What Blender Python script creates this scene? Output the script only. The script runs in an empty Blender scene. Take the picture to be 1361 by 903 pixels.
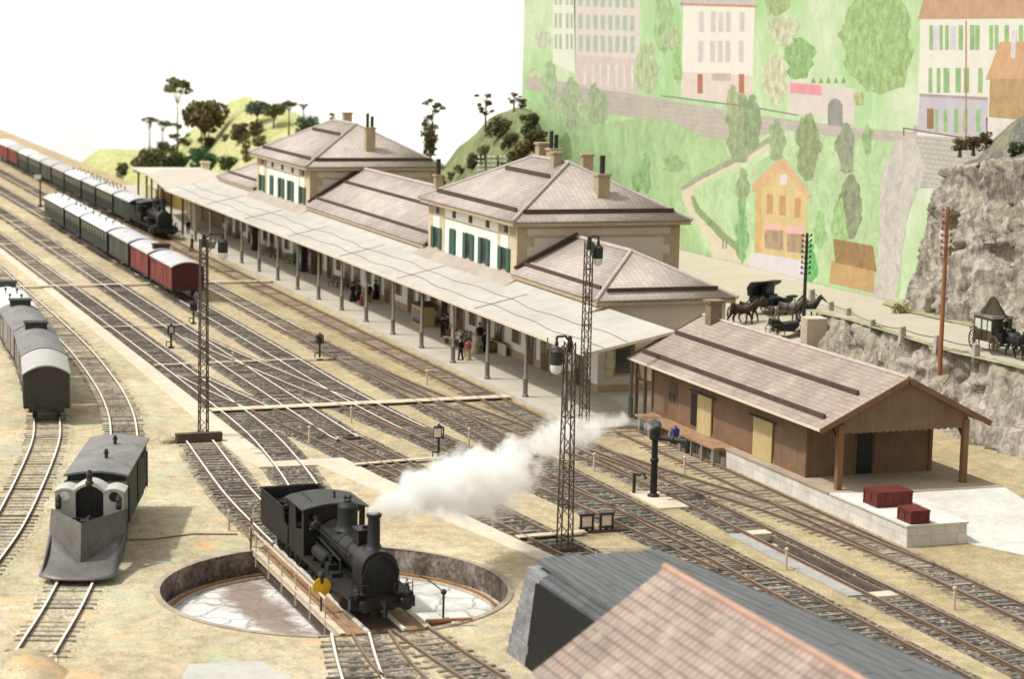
import bpy, bmesh, math, random
from mathutils import Vector, Matrix, noise as mnoise
RND = random.Random(11)
rad = math.radians
SC = bpy.context.scene
COL = SC.collection

# ------------------------------------------------------------------ camera
F_PX = 2898.5                                   # focal length in pixels of a 1361 x 903 picture
RIGHT = Vector((0.34900577, 0.93685788, 0.02218739))
DOWN = Vector((0.14291406, -0.02981045, -0.98928606))
FWD = Vector((-0.92615903, 0.34843744, -0.14429418))
EYE = Vector((0, 0, 26.0))
cam = bpy.data.cameras.new('camera')
camo = bpy.data.objects.new('camera', cam)
COL.objects.link(camo)
mw = Matrix((RIGHT, -DOWN, -FWD)).transposed().to_4x4()
mw.translation = EYE
camo.matrix_world = mw
cam.sensor_width = 36
cam.lens = 36 * F_PX / 1361
cam.clip_start = 1
cam.clip_end = 3000
cam.dof.use_dof = True
cam.dof.focus_distance = 122
cam.dof.aperture_fstop = 0.36
SC.camera = camo

# ------------------------------------------------------------------ light
SUN_EL, SUN_AZ = 58, -104                       # azimuth measured from +X towards +Y
w = bpy.data.worlds.new('World')
SC.world = w
w.use_nodes = True
wn = w.node_tree
bg = wn.nodes['Background']
sky = wn.nodes.new('ShaderNodeTexSky')
sky.sky_type = 'NISHITA'
sky.sun_disc = False
sky.sun_elevation = rad(SUN_EL)
sky.sun_rotation = rad(90 - SUN_AZ)
sky.dust_density = 3
hs = wn.nodes.new('ShaderNodeHueSaturation')    # a white, lamp-lit hall: nearly colourless sky light
hs.inputs['Saturation'].default_value = 0.12
wn.links.new(sky.outputs[0], hs.inputs['Color'])
tint = wn.nodes.new('ShaderNodeMix'); tint.data_type = 'RGBA'; tint.blend_type = 'MULTIPLY'
tint.inputs[0].default_value = 1
tint.inputs[7].default_value = (1.0, 0.98, 0.94, 1)
wn.links.new(hs.outputs[0], tint.inputs[6])
wn.links.new(tint.outputs[2], bg.inputs[0])
bg.inputs[1].default_value = 0.15
sd = bpy.data.lights.new('sun', 'SUN')
sd.energy = 2.4
sd.angle = rad(2.5)
sd.color = (1, 0.965, 0.90)
so = bpy.data.objects.new('sun', sd)
COL.objects.link(so)
sv = Vector((math.cos(rad(SUN_EL)) * math.cos(rad(SUN_AZ)), math.cos(rad(SUN_EL)) * math.sin(rad(SUN_AZ)), math.sin(rad(SUN_EL))))
so.rotation_euler = sv.to_track_quat('Z', 'Y').to_euler()
so.location = (-100, -60, 120)
SC.view_settings.view_transform = 'Standard'
SC.view_settings.look = 'None'
SC.view_settings.exposure = 0.37
SC.view_settings.gamma = 1
SC.cycles.volume_bounces = 8
SC.cycles.max_bounces = 12
SC.cycles.volume_step_rate = 1

# ------------------------------------------------------------------ materials
def lin(c):
    return tuple(((x / 255) / 12.92 if x / 255 <= .04045 else (((x / 255) + .055) / 1.055) ** 2.4) for x in c)

class NT:
    def __init__(s, name):
        s.m = bpy.data.materials.new(name); s.m.use_nodes = True
        s.t = s.m.node_tree; s.b = s.t.nodes['Principled BSDF']
        s.tc = s.n('ShaderNodeTexCoord')
    def n(s, k, **kw):
        x = s.t.nodes.new(k)
        for a, b in kw.items(): setattr(x, a, b)
        return x
    def l(s, a, b): s.t.links.new(a, b)
    def map(s, src='Object', scale=(1, 1, 1), rot=(0, 0, 0)):
        m = s.n('ShaderNodeMapping'); m.inputs['Scale'].default_value = scale; m.inputs['Rotation'].default_value = rot
        if src == 'Pos': s.l(s.n('ShaderNodeNewGeometry').outputs['Position'], m.inputs[0])
        else: s.l(s.tc.outputs[src], m.inputs[0])
        return m.outputs[0]
    def noise(s, vec, sc=1, det=4, rough=.6, dist=0):
        x = s.n('ShaderNodeTexNoise'); s.l(vec, x.inputs['Vector'])
        x.inputs['Scale'].default_value = sc; x.inputs['Detail'].default_value = det
        x.inputs['Roughness'].default_value = rough; x.inputs['Distortion'].default_value = dist
        return x.outputs['Fac']
    def ramp(s, fac, *stops):
        r = s.n('ShaderNodeValToRGB'); e = r.color_ramp.elements
        while len(e) < len(stops): e.new(.5)
        for i, (p, c) in enumerate(stops):
            e[i].position = p; e[i].color = (*c, 1) if not isinstance(c, (int, float)) else (c, c, c, 1)
        s.l(fac, r.inputs[0]); return r.outputs[0]
    def mix(s, fac, a, b, mode='MIX'):
        x = s.n('ShaderNodeMix', data_type='RGBA', blend_type=mode)
        for v, i in ((fac, 0), (a, 6), (b, 7)):
            if hasattr(v, 'links'): s.l(v, x.inputs[i])
            elif i == 0: x.inputs[0].default_value = v
            else: x.inputs[i].default_value = (*v, 1)
        return x.outputs[2]
    def math(s, op, a, b=0, c=0):
        x = s.n('ShaderNodeMath', operation=op)
        for i, v in enumerate((a, b, c)):
            if hasattr(v, 'links'): s.l(v, x.inputs[i])
            else: x.inputs[i].default_value = v
        return x.outputs[0]
    def bump(s, h, st=.3, d=.05):
        x = s.n('ShaderNodeBump'); x.inputs['Strength'].default_value = st; x.inputs['Distance'].default_value = d
        s.l(h, x.inputs['Height']); s.l(x.outputs[0], s.b.inputs['Normal'])
    def col(s, c):
        if hasattr(c, 'links'): s.l(c, s.b.inputs['Base Color'])
        else: s.b.inputs['Base Color'].default_value = (*c, 1)
    def done(s, rough=.8, metal=0, spec=.3):
        s.b.inputs['Roughness'].default_value = rough; s.b.inputs['Metallic'].default_value = metal
        s.b.inputs['Specular IOR Level'].default_value = spec
        return s.m

def k(c, f): return tuple(max(0, min(.95, x * f)) for x in c)

def plain(name, c, rough=.7, var=.2, sc=1.2, bump=0, metal=0, stretch=(1, 1, 1), c2=None, spec=.3):
    t = NT(name); v = t.map('Object', stretch)
    n1 = t.noise(v, sc, 5, .65); n2 = t.noise(v, sc * 7, 3, .6)
    f = t.math('ADD', t.math('MULTIPLY', n1, .65), t.math('MULTIPLY', n2, .35))
    t.col(t.ramp(f, (.33, k(c, 1 - var)), (.5, c), (.67, c2 or k(c, 1 + var))))
    if bump: t.bump(n2, bump, .05)
    return t.done(rough, metal, spec)

def bricks(name, c1, c2, mortar, w, h, m=.02, off=.5, var=.25, rough=.85, bump=.4, sc=.5, stain=None):
    t = NT(name); v = t.map('UV')
    b = t.n('ShaderNodeTexBrick'); t.l(v, b.inputs['Vector']); b.offset = off
    b.inputs['Scale'].default_value = 1
    b.inputs['Color1'].default_value = (*c1, 1); b.inputs['Color2'].default_value = (*c2, 1); b.inputs['Mortar'].default_value = (*mortar, 1)
    b.inputs['Mortar Size'].default_value = m; b.inputs['Mortar Smooth'].default_value = .3
    b.inputs['Brick Width'].default_value = w; b.inputs['Row Height'].default_value = h
    n = t.noise(t.map('Object'), sc, 5, .65)
    c = t.mix(1, b.outputs['Color'], t.ramp(n, (.3, 1 - var), (.7, 1 + var * .6)), 'MULTIPLY')
    if stain:
        n2 = t.noise(t.map('Object', (1, 1, 1)), sc * 2.3, 6, .7)
        c = t.mix(t.ramp(n2, (.5, 0), (.68, .75)), c, stain)
    t.col(c); t.bump(b.outputs['Fac'], -bump, .03)
    return t.done(rough)

def sand_nodes(t):
    p = t.map('Pos')
    n1 = t.noise(p, .11, 6, .62); n2 = t.noise(p, 1.1, 5, .7); n3 = t.noise(p, 6.5, 3, .7)
    c = t.ramp(n1, (.32, (.40, .332, .215)), (.5, (.485, .41, .275)), (.64, (.57, .495, .345)))
    c = t.mix(1, c, t.ramp(n2, (.36, .76), (.64, 1.18)), 'MULTIPLY')
    c = t.mix(1, c, t.ramp(n3, (.33, .55), (.45, .96), (.66, 1.14)), 'MULTIPLY')
    npk = t.noise(t.map('Pos', (.7, 1, 1)), .33, 5, .7, .4)
    c = t.mix(t.ramp(npk, (.53, 0), (.66, .45)), c, (.57, .44, .28))
    c = t.mix(t.ramp(npk, (.34, .45), (.46, 0)), c, (.47, .43, .33))
    ng = t.noise(t.map('Pos', (.9, 1, 1)), .19, 5, .7, .6)
    sx = t.n('ShaderNodeSeparateXYZ'); t.l(p, sx.inputs[0])
    tan = t.n('ShaderNodeMapRange'); t.l(t.math('ADD', sx.outputs[1], t.math('MULTIPLY', n1, 10)), tan.inputs[0]); tan.inputs[1].default_value = 36; tan.inputs[2].default_value = 52  # mask of the painted lamp falloff, rising with Y
    c = t.mix(tan.outputs[0], c, t.mix(1, c, (.80, .765, .69), 'MULTIPLY'))   # sand darker and warmer with rising Y: lamp falloff painted into the colour
    near = t.math('MULTIPLY', t.math('LESS_THAN', sx.outputs[1], 31.5), t.math('GREATER_THAN', sx.outputs[0], -190))
    g = t.math('MULTIPLY', t.ramp(ng, (.50, 0), (.64, .75)), near)
    g = t.math('MULTIPLY', g, t.ramp(n2, (.40, .1), (.6, 1)))
    c = t.mix(g, c, t.mix(t.ramp(t.noise(p, .5, 3, .6), (.45, 0), (.58, 1)), (.40, .46, .25), (.33, .45, .36)))
    no = t.noise(t.map('Pos', (1.3, 1, 1)), .27, 4, .7)
    o = t.math('MULTIPLY', t.ramp(no, (.59, 0), (.67, .6)), near)
    c = t.mix(o, c, (.68, .42, .19))
    return c, n2, n3

def sand_mat():
    t = NT('sand_ground'); c, n2, n3 = sand_nodes(t)
    t.col(c); t.bump(t.math('ADD', t.math('MULTIPLY', n2, .5), n3), .5, .06)
    return t.done(.95, 0, .1)

def ballast_mat():
    # attributes: edge 0..1 across the strip, dark 0..1 along it
    t = NT('ballast'); c, n2, n3 = sand_nodes(t)
    p = t.map('Pos')
    vo = t.n('ShaderNodeTexVoronoi'); t.l(p, vo.inputs['Vector']); vo.inputs['Scale'].default_value = 5.5
    sc_ = t.n('ShaderNodeSeparateColor'); t.l(vo.outputs['Color'], sc_.inputs[0])
    st = t.ramp(sc_.outputs[0], (0, (.065, .06, .054)), (.45, (.135, .125, .11)), (.75, (.23, .21, .175)), (.92, (.42, .36, .27)))
    st = t.mix(1, st, t.ramp(vo.outputs['Distance'], (.15, 1.15), (.75, .45)), 'MULTIPLY')
    a = t.n('ShaderNodeAttribute', attribute_name='edge').outputs['Fac']
    d = t.n('ShaderNodeAttribute', attribute_name='dark').outputs['Fac']
    nn = t.noise(p, .9, 5, .75)
    f = t.math('SUBTRACT', t.math('MULTIPLY', d, 1.75), t.math('MULTIPLY', t.math('POWER', a, 2.0), 1.0))
    n5 = t.noise(p, 4.5, 3, .7)
    f = t.math('ADD', f, t.math('ADD', t.math('MULTIPLY', t.math('SUBTRACT', nn, .5), 1.9), t.math('MULTIPLY', t.math('SUBTRACT', n5, .5), 1.3)))
    f = t.ramp(f, (.25, 0), (.85, 1))
    rust = t.n('ShaderNodeAttribute', attribute_name='rust').outputs['Fac']
    c = t.mix(t.math('MULTIPLY', rust, t.ramp(nn, (.35, .3), (.6, .95))), c, (.30, .19, .10))
    c = t.mix(f, c, st)
    t.col(c); t.bump(t.math('ADD', n3, t.math('MULTIPLY', vo.outputs['Distance'], 1.2)), .8, .07)
    return t.done(.95, 0, .1)

def rock_mat(name, base=(.55, .49, .41), dark=(.11, .095, .075), green=.5):
    t = NT(name); p = t.map('Pos', (1, 1, .22), (0, rad(12), 0))
    n1 = t.noise(p, 1.0, 8, .72, .4); n2 = t.noise(t.map('Pos'), 3.5, 6, .7)
    c = t.ramp(n1, (.24, dark), (.36, k(base, .78)), (.52, k(base, .95)), (.68, k(base, 1.2)))
    c = t.mix(1, c, t.ramp(n2, (.3, .72), (.7, 1.2)), 'MULTIPLY')
    n4 = t.noise(t.map('Pos', (1, 1, .16), (0, rad(14), 0)), .75, 5, .65, .6); n6 = t.noise(t.map('Pos', (1, 1, .3), (0, rad(10), 0)), 2.1, 4, .6, .4)
    c = t.mix(1, c, t.ramp(n4, (.42, 1), (.475, .6), (.50, .6), (.56, 1)), 'MULTIPLY'); c = t.mix(1, c, t.ramp(n6, (.42, 1), (.48, .86), (.50, .86), (.56, 1)), 'MULTIPLY')
    ng = t.noise(t.map('Pos'), .35, 5, .7)
    nz = t.n('ShaderNodeSeparateXYZ'); t.l(t.n('ShaderNodeNewGeometry').outputs['Normal'], nz.inputs[0])
    g = t.math('MULTIPLY', t.ramp(ng, (.5, 0), (.62, green)), t.ramp(nz.outputs[2], (.2, .15), (.7, 1)))
    c = t.mix(g, c, (.26, .27, .13))
    t.col(c); t.bump(t.math('ADD', t.math('ADD', n1, n4), t.math('MULTIPLY', n2, .5)), 1, .35)
    return t.done(.95, 0, .1)

def paint(name, c, var=.25, sc=.9, stretch=(1, 1, .35), c2=None, dist=.8):
    t = NT(name); v = t.map('Pos', stretch)
    n = t.noise(v, sc, 6, .7, dist); n2 = t.noise(t.map('Pos'), sc * 4, 4, .7)
    f = t.math('ADD', t.math('MULTIPLY', n, .7), t.math('MULTIPLY', n2, .3))
    t.col(t.ramp(f, (.38, k(c, 1 - var)), (.5, c), (.61, c2 or k(c, 1 + var))))
    return t.done(.9, 0, .1)

M = {}
M['sand'] = sand_mat(); M['ballast'] = ballast_mat()
M['rail_web'] = plain('rusty_rail', (.16, .105, .07), .7, .35, 2)
M['rail_head'] = plain('worn_rail_head', (.70, .66, .59), .5, .2, 1.2, metal=0, spec=.5)
M['rail_head_dull'] = plain('dull_rail_head', (.225, .165, .12), .6, .35, 1.5)
def sleeper_mat():
    t = NT('sleeper_wood'); a = t.n('ShaderNodeAttribute', attribute_name='tone').outputs['Fac']
    n = t.noise(t.map('Pos', (3, 1, 1)), 2.5, 5, .7)
    c = t.ramp(a, (0, (.10, .085, .07)), (.5, (.215, .19, .155)), (1, (.38, .335, .26)))
    t.col(t.mix(1, c, t.ramp(n, (.3, .55), (.7, 1.3)), 'MULTIPLY')); return t.done(.9, 0, .15)
M['sleeper'] = sleeper_mat()
M['concrete'] = plain('pale_concrete', (.58, .50, .39), .9, .16, .35, .2)
M['platform'] = plain('platform_paving', (.44, .41, .335), .9, .14, .3, .1)
M['plank'] = plain('pale_plank', (.56, .47, .35), .85, .25, 1.5, .2)
M['brown_plank'] = plain('weathered_deck', (.30, .185, .105), .85, .4, .9, .2)
M['timber_dark'] = plain('dark_timber', (.085, .06, .042), .85, .4, 2, .2)
M['black'] = plain('black_paint', (.012, .012, .012), .5, .4, 1.2, 0, spec=.35)
M['loco'] = plain('sooty_locomotive_black', (.0065, .0063, .006), .40, .5, 1.1, .05, c2=(.034, .028, .021), spec=.5)
M['loco_dull'] = plain('dull_dark_grey_paint', (.017, .0165, .0145), .6, .4, 1.3, .05)
M['iron'] = plain('dark_iron', (.035, .033, .03), .6, .35, 2)
M['steel'] = plain('bright_steel', (.45, .43, .39), .4, .2, 2, metal=.5)
M['grey_post'] = plain('grey_post_paint', (.20, .185, .155), .7, .2, 1.5)
M['mast'] = plain('rusty_mast', (.085, .066, .05), .75, .4, 1.5)
M['roof_light'] = plain('light_grey_roof', (.45, .45, .45), .6, .2, .6)
M['roof_white'] = plain('white_roof', (.70, .70, .69), .55, .06, .5)
M['roof_grey'] = plain('mid_grey_roof', (.195, .19, .185), .65, .32, .7, c2=(.27, .255, .235))
M['roof_grey2'] = plain('pale_grey_roof', (.40, .39, .37), .6, .12, .5)
def planked(name, c, wdt=.16, var=.18, rough=.65):
    return bricks(name, c, k(c, 1 - var * .6), k(c, .45), wdt, 40, .012, 0, var, rough, .25, .8)
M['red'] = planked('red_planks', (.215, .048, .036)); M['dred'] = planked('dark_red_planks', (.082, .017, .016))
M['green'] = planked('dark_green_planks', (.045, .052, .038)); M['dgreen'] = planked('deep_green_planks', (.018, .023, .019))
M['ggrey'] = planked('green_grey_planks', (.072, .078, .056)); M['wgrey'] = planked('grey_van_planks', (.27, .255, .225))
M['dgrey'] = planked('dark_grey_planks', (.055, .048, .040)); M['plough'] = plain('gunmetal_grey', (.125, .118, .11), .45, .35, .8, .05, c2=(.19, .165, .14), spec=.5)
M['plough_light'] = plain('light_grey_metal', (.46, .44, .41), .55, .15, .9)
M['plough_dark'] = plain('dark_grey_metal', (.05, .047, .044), .55, .3, .9)
M['glass'] = plain('dark_glass', (.03, .032, .03), .15, .3, .6, spec=.6)
M['pane'] = plain('pale_pane', (.62, .62, .52), .25, .15, .6, spec=.6)
M['tile'] = bricks('roof_tiles', (.52, .445, .395), (.43, .37, .335), (.33, .285, .255), .42, .36, .035, .0, .2, .85, .5, .25, (.31, .285, .255))
M['tile_brown'] = bricks('brown_roof_tiles', (.385, .30, .245), (.31, .25, .21), (.225, .18, .15), .40, .34, .03, .5, .32, .85, .5, .35, (.27, .245, .22))
M['tile_pink'] = bricks('pink_roof_tiles', (.395, .295, .24), (.32, .25, .21), (.17, .13, .11), .30, .34, .04, .0, .34, .85, .6, .45, (.40, .34, .26))
M['guard'] = plain('dark_red_brown_edging', (.085, .052, .042), .8, .3, 1.5)
M['ridge'] = plain('ridge_tile', (.42, .36, .32), .85, .2, 1.5)
M['wall'] = plain('white_render', (.80, .78, .70), .9, .05, .4)
M['plaster'] = plain('pinkish_plaster', (.55, .485, .41), .9, .07, .4)
M['stone'] = bricks('cream_stone', (.60, .50, .335), (.55, .45, .30), (.45, .36, .24), .9, .45, .015, .5, .1, .9, .2, .5)
M['stone_dark'] = plain('tan_stone', (.40, .31, .20), .9, .15, .8)
M['green_shutter'] = plain('green_shutter', (.045, .115, .08), .6, .25, 1.5)
M['door'] = plain('brown_door', (.13, .095, .06), .7, .25, 1.2)
M['canopy'] = plain('pale_canopy_sheet', (.425, .405, .36), .8, .16, .14, .05)
M['canopy_band'] = plain('brownish_flashing', (.36, .31, .26), .8, .18, .5)
M['seam'] = plain('dark_seam', (.09, .085, .07), .8, .2, 1)
M['fascia'] = plain('cream_fascia', (.62, .55, .43), .8, .1, .8)
M['ochre'] = plain('ochre_wall', (.46, .32, .09), .9, .15, .4)
M['cream_col'] = plain('cream_column', (.66, .58, .37), .9, .1, 1)
M['shed'] = bricks('brown_shed_boards', (.215, .135, .082), (.195, .122, .075), (.14, .088, .054), .2, 40, .012, 0, .22, .85, .2, .6)
M['shed_trim'] = plain('brown_trim', (.20, .105, .055), .8, .2, 1.2)
M['shed_door'] = planked('straw_door_boards', (.52, .41, .20), .22, .15, .8)
M['dock'] = bricks('whitewashed_stone', (.66, .63, .57), (.58, .55, .49), (.46, .42, .36), 1.6, .6, .02, .5, .16, .95, .4, .6, (.45, .39, .30))
M['dock_top'] = plain('dock_surface', (.36, .29, .215), .95, .2, .3, .2)
M['apron'] = plain('worn_pale_apron', (.56, .545, .505), .95, .22, .35, .15)
M['crate'] = plain('dark_red_crate', (.115, .024, .020), .6, .3, 1.5)
M['yellow'] = plain('yellow_disc', (.72, .44, .02), .6, .15, 2)
M['blue'] = plain('blue_enamel', (.045, .035, .16), .5, .2, 3)
M['lampwhite'] = plain('milk_glass', (.68, .67, .63), .3, .05, 2, spec=.5)
M['signal_face'] = plain('pale_signal_face', (.75, .62, .52), .7, .1, 2)
M['marker'] = plain('pale_pink_post', (.60, .47, .36), .8, .15, 3)
M['stack'] = bricks('dark_grey_blocks', (.105, .108, .11), (.075, .077, .08), (.02, .02, .02), 2.4, .28, .02, .5, .35, .75, .6, .5)
M['stack_end'] = plain('light_grey_blocks', (.24, .24, .242), .8, .5, 1.6, .5)
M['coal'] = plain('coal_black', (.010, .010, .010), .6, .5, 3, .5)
M['pit_wall'] = plain('stained_pit_wall', (.17, .14, .115), .95, .85, .7, .3, c2=(.48, .43, .37))
M['rust'] = plain('rust', (.33, .17, .07), .85, .35, 1.5)
M['skin'] = plain('skin', (.55, .34, .25), .6, .05, 3)
M['horse'] = plain('brown_horse_coat', (.062, .034, .022), .55, .3, 2)
M['horse_pale'] = plain('roan_horse_coat', (.16, .13, .10), .55, .3, 2)
M['horse_black'] = plain('black_horse_coat', (.016, .015, .016), .5, .3, 2)
M['carriage'] = plain('olive_brown_carriage', (.09, .072, .038), .45, .3, 1.5, spec=.5)
M['pole'] = plain('red_brown_pole', (.30, .115, .05), .8, .3, 1.2)
M['white_wall'] = plain('white_wall', (.93, .925, .90), .95, .01, .03)
M['rock'] = rock_mat('cliff_rock'); M['masonry'] = plain('buff_masonry', (.50, .42, .33), .95, .2, .6, .3)
M['road'] = plain('pale_road', (.42, .385, .30), .95, .08, .25, .1)
M['trunk'] = plain('bark', (.16, .115, .07), .9, .3, 2)
def grass_mat(name, c, c2, c3):
    t = NT(name); n = t.noise(t.map('Pos'), .22, 7, .7, .4); n2 = t.noise(t.map('Pos'), 1.6, 5, .7)
    c = t.ramp(n, (.34, c), (.5, c2), (.64, c3)); c = t.mix(1, c, t.ramp(n2, (.3, .6), (.7, 1.25)), 'MULTIPLY')
    t.col(c); t.bump(n2, .8, .2); return t.done(.95, 0, .1)
M['hill1'] = grass_mat('yellow_green_hill', (.30, .33, .12), (.43, .44, .20), (.50, .46, .25))
M['hill2'] = grass_mat('olive_hill', (.14, .155, .075), (.20, .225, .11), (.27, .26, .14))
def leaf_mat(name, c):
    t = NT(name); a = t.n('ShaderNodeAttribute', attribute_name='tone').outputs['Fac']
    t.col(t.ramp(a, (0, k(c, .55)), (.5, c), (1, k(c, 1.7)))); t.b.inputs['Subsurface Weight'].default_value = 0
    return t.done(.85, 0, .15)
for nm, c in (('leaf_olive', (.12, .125, .05)), ('leaf_brown', (.12, .095, .042)), ('leaf_green', (.055, .13, .06)), ('leaf_blue', (.11, .15, .10)), ('leaf_dark', (.07, .082, .036)), ('leaf_light', (.20, .20, .075))):
    M[nm] = leaf_mat(nm, c)

# ------------------------------------------------------------------ mesh builder
ORG = {}
class B:
    def __init__(s): s.v = []; s.f = []; s.a = {}
    def face(s, *pts):
        i = len(s.v); s.v += [tuple(p) for p in pts]; s.f.append((tuple(range(i, i + len(pts))), 0)); return s
    def faces(s, vs, fs, m=0):
        i = len(s.v); s.v += [tuple(p) for p in vs]; s.f += [(tuple(i + j for j in q), m) for q in fs]; return s
    def hexa(s, p, m=0):
        return s.faces(p, [(0, 3, 2, 1), (4, 5, 6, 7), (0, 1, 5, 4), (1, 2, 6, 5), (2, 3, 7, 6), (3, 0, 4, 7)], m)
    def box(s, x0, y0, z0, x1, y1, z1, m=0):
        return s.hexa([(x0, y0, z0), (x1, y0, z0), (x1, y1, z0), (x0, y1, z0), (x0, y0, z1), (x1, y0, z1), (x1, y1, z1), (x0, y1, z1)], m)
    def bar(s, p, q, w, h=None, m=0):
        p = Vector(p); q = Vector(q); h = h or w; d = (q - p).normalized()
        u = d.cross(Vector((0, 0, 1)))
        if u.length < 1e-3: u = Vector((0, 1, 0))
        u.normalize(); v = u.cross(d); u *= w / 2; v *= h / 2
        return s.hexa([p - u - v, p + u - v, p + u + v, p - u + v, q - u - v, q + u - v, q + u + v, q - u + v], m)
    def cyl(s, p, q, r0, r1=None, n=12, m=0, caps=True):
        p = Vector(p); q = Vector(q); r1 = r0 if r1 is None else r1; d = (q - p).normalized()
        u = d.cross(Vector((0, 0, 1)))
        if u.length < 1e-3: u = Vector((1, 0, 0))
        u.normalize(); v = d.cross(u); vs = []
        for c, r in ((p, r0), (q, r1)):
            for i in range(n):
                a = 2 * math.pi * i / n; vs.append(c + u * math.cos(a) * r + v * math.sin(a) * r)
        fs = [(i, (i + 1) % n, n + (i + 1) % n, n + i) for i in range(n)]
        if caps: fs += [tuple(range(n))[::-1], tuple(range(n, 2 * n))]
        return s.faces(vs, fs, m)
    def lathe(s, c, prof, n=16, axis='z', m=0):
        c = Vector(c); vs = []
        for r, h in prof:
            for i in range(n):
                a = 2 * math.pi * i / n; x, y = math.cos(a) * r, math.sin(a) * r
                vs.append(c + (Vector((x, y, h)) if axis == 'z' else Vector((h, x, y)) if axis == 'x' else Vector((x, h, y))))
        fs = []
        for j in range(len(prof) - 1):
            for i in range(n): fs.append((j * n + i, j * n + (i + 1) % n, (j + 1) * n + (i + 1) % n, (j + 1) * n + i))
        fs += [tuple(range(n))[::-1], tuple(range((len(prof) - 1) * n, len(prof) * n))]
        return s.faces(vs, fs, m)
    def prism(s, poly, axis, a, b, m=0):
        n = len(poly); vs = []
        for t in (a, b):
            for p, q in poly: vs.append((t, p, q) if axis == 'x' else (p, t, q) if axis == 'y' else (p, q, t))
        return s.faces(vs, [tuple(range(n))[::-1], tuple(range(n, 2 * n))] + [(i, (i + 1) % n, n + (i + 1) % n, n + i) for i in range(n)], m)
    def tube(s, pts, r, n=6, m=0):
        for a, b in zip(pts, pts[1:]): s.cyl(a, b, r, r, n, m)
        return s
    def ball(s, c, r, n=10, sq=(1, 1, 1), m=0):
        kk = n // 2 + 1; prof = [(max(1e-3, math.sin(math.pi * i / kk)), -math.cos(math.pi * i / kk)) for i in range(kk + 1)]
        t = B().lathe((0, 0, 0), prof, n)
        s.faces([(c[0] + x * r * sq[0], c[1] + y * r * sq[1], c[2] + z * r * sq[2]) for x, y, z in t.v], [f for f, _ in t.f], m); return s
    def moved(s, mat):
        s.v = [tuple(mat @ Vector(p)) for p in s.v]; return s
    def add(s, o, m=None):
        i = len(s.v); s.v += o.v; s.f += [(tuple(i + j for j in q), mm if m is None else m) for q, mm in o.f]; return s
    def build(s, name, mats, parent=None, label=None, recalc=True, smooth=38, weld=False):
        org = ORG.get(parent.name, Vector()) if parent else Vector()
        me = bpy.data.meshes.new(name)
        bm = bmesh.new(); n0 = len(s.v)
        vs = [bm.verts.new((p[0] - org[0], p[1] - org[1], p[2] - org[2])) for p in s.v]
        for q, m in s.f:
            try: f = bm.faces.new([vs[i] for i in q])
            except ValueError: continue
            f.material_index = m; f.smooth = smooth > 0
        if weld: bmesh.ops.remove_doubles(bm, verts=bm.verts, dist=.002)
        if recalc: bmesh.ops.recalc_face_normals(bm, faces=bm.faces)
        bm.normal_update()
        for e in bm.edges:
            if len(e.link_faces) == 2 and e.calc_face_angle(0) > rad(smooth): e.smooth = False
        uvl = bm.loops.layers.uv.new('UVMap')
        for f in bm.faces:
            n = f.normal; u = Vector((0, 0, 1)).cross(n)
            if u.length < .05: u = Vector((1, 0, 0))
            u.normalize(); v = n.cross(u)
            for lp in f.loops:
                p = lp.vert.co + org; lp[uvl].uv = (p.dot(u), p.dot(v))
        bm.to_mesh(me); bm.free()
        for m in (mats if isinstance(mats, (list, tuple)) else [mats]): me.materials.append(m)
        for an, vals in s.a.items():
            at = me.attributes.new(an, 'FLOAT', 'POINT')
            if len(vals) == len(me.vertices): at.data.foreach_set('value', vals)
        o = bpy.data.objects.new(name, me); COL.objects.link(o)
        if parent: o.parent = parent; ORG[o.name] = org
        if label: o['label'] = label
        return o

def tag(o, label=None, cat=None, group=None, kind=None):
    if label: o['label'] = label
    if cat: o['category'] = cat
    if group: o['group'] = group
    if kind: o['kind'] = kind
    return o
def thing(name, label, cat, loc=(0, 0, 0), group=None, rz=0):
    o = bpy.data.objects.new(name, None); COL.objects.link(o); o.location = loc; o.empty_display_size = .5
    o.rotation_euler.z = rz; ORG[o.name] = Vector(loc)
    return tag(o, label, cat, group)
def struct(o): o['kind'] = 'structure'; return o
def dup(o, loc=None, rz=None, label=None, group=None, parent=None, sc=None):
    c = o.copy(); COL.objects.link(c)
    if parent: c.parent = parent
    for ch in list(o.children): dup(ch, parent=c)
    if loc is not None: c.location = loc
    if rz is not None: c.rotation_euler.z = rz
    if sc: c.scale = (sc, sc, sc)
    if label: c['label'] = label
    if group: c['group'] = group
    return c
def ray(px, py): return RIGHT * ((px - 680.5) / F_PX) + DOWN * ((py - 451.5) / F_PX) + FWD
def on_z(px, py, z=0.0): d = ray(px, py); return EYE + d * ((z - EYE.z) / d.z)
def on_y(px, py, y): d = ray(px, py); return EYE + d * (y / d.y)
def spline(pts, step=2.0):
    P = [Vector((*p, 0)) for p in pts]; out = []
    for i in range(len(P) - 1):
        a = P[i - 1] if i else P[i] * 2 - P[i + 1]; b, c = P[i], P[i + 1]; d = P[i + 2] if i + 2 < len(P) else c * 2 - b
        n = max(1, int((c - b).length / step))
        for j in range(n):
            t = j / n; out.append(.5 * ((2 * b) + (c - a) * t + (2 * a - 5 * b + 4 * c - d) * t * t + (3 * b - a - 3 * c + d) * t ** 3))
    out.append(P[-1]); return out
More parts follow.
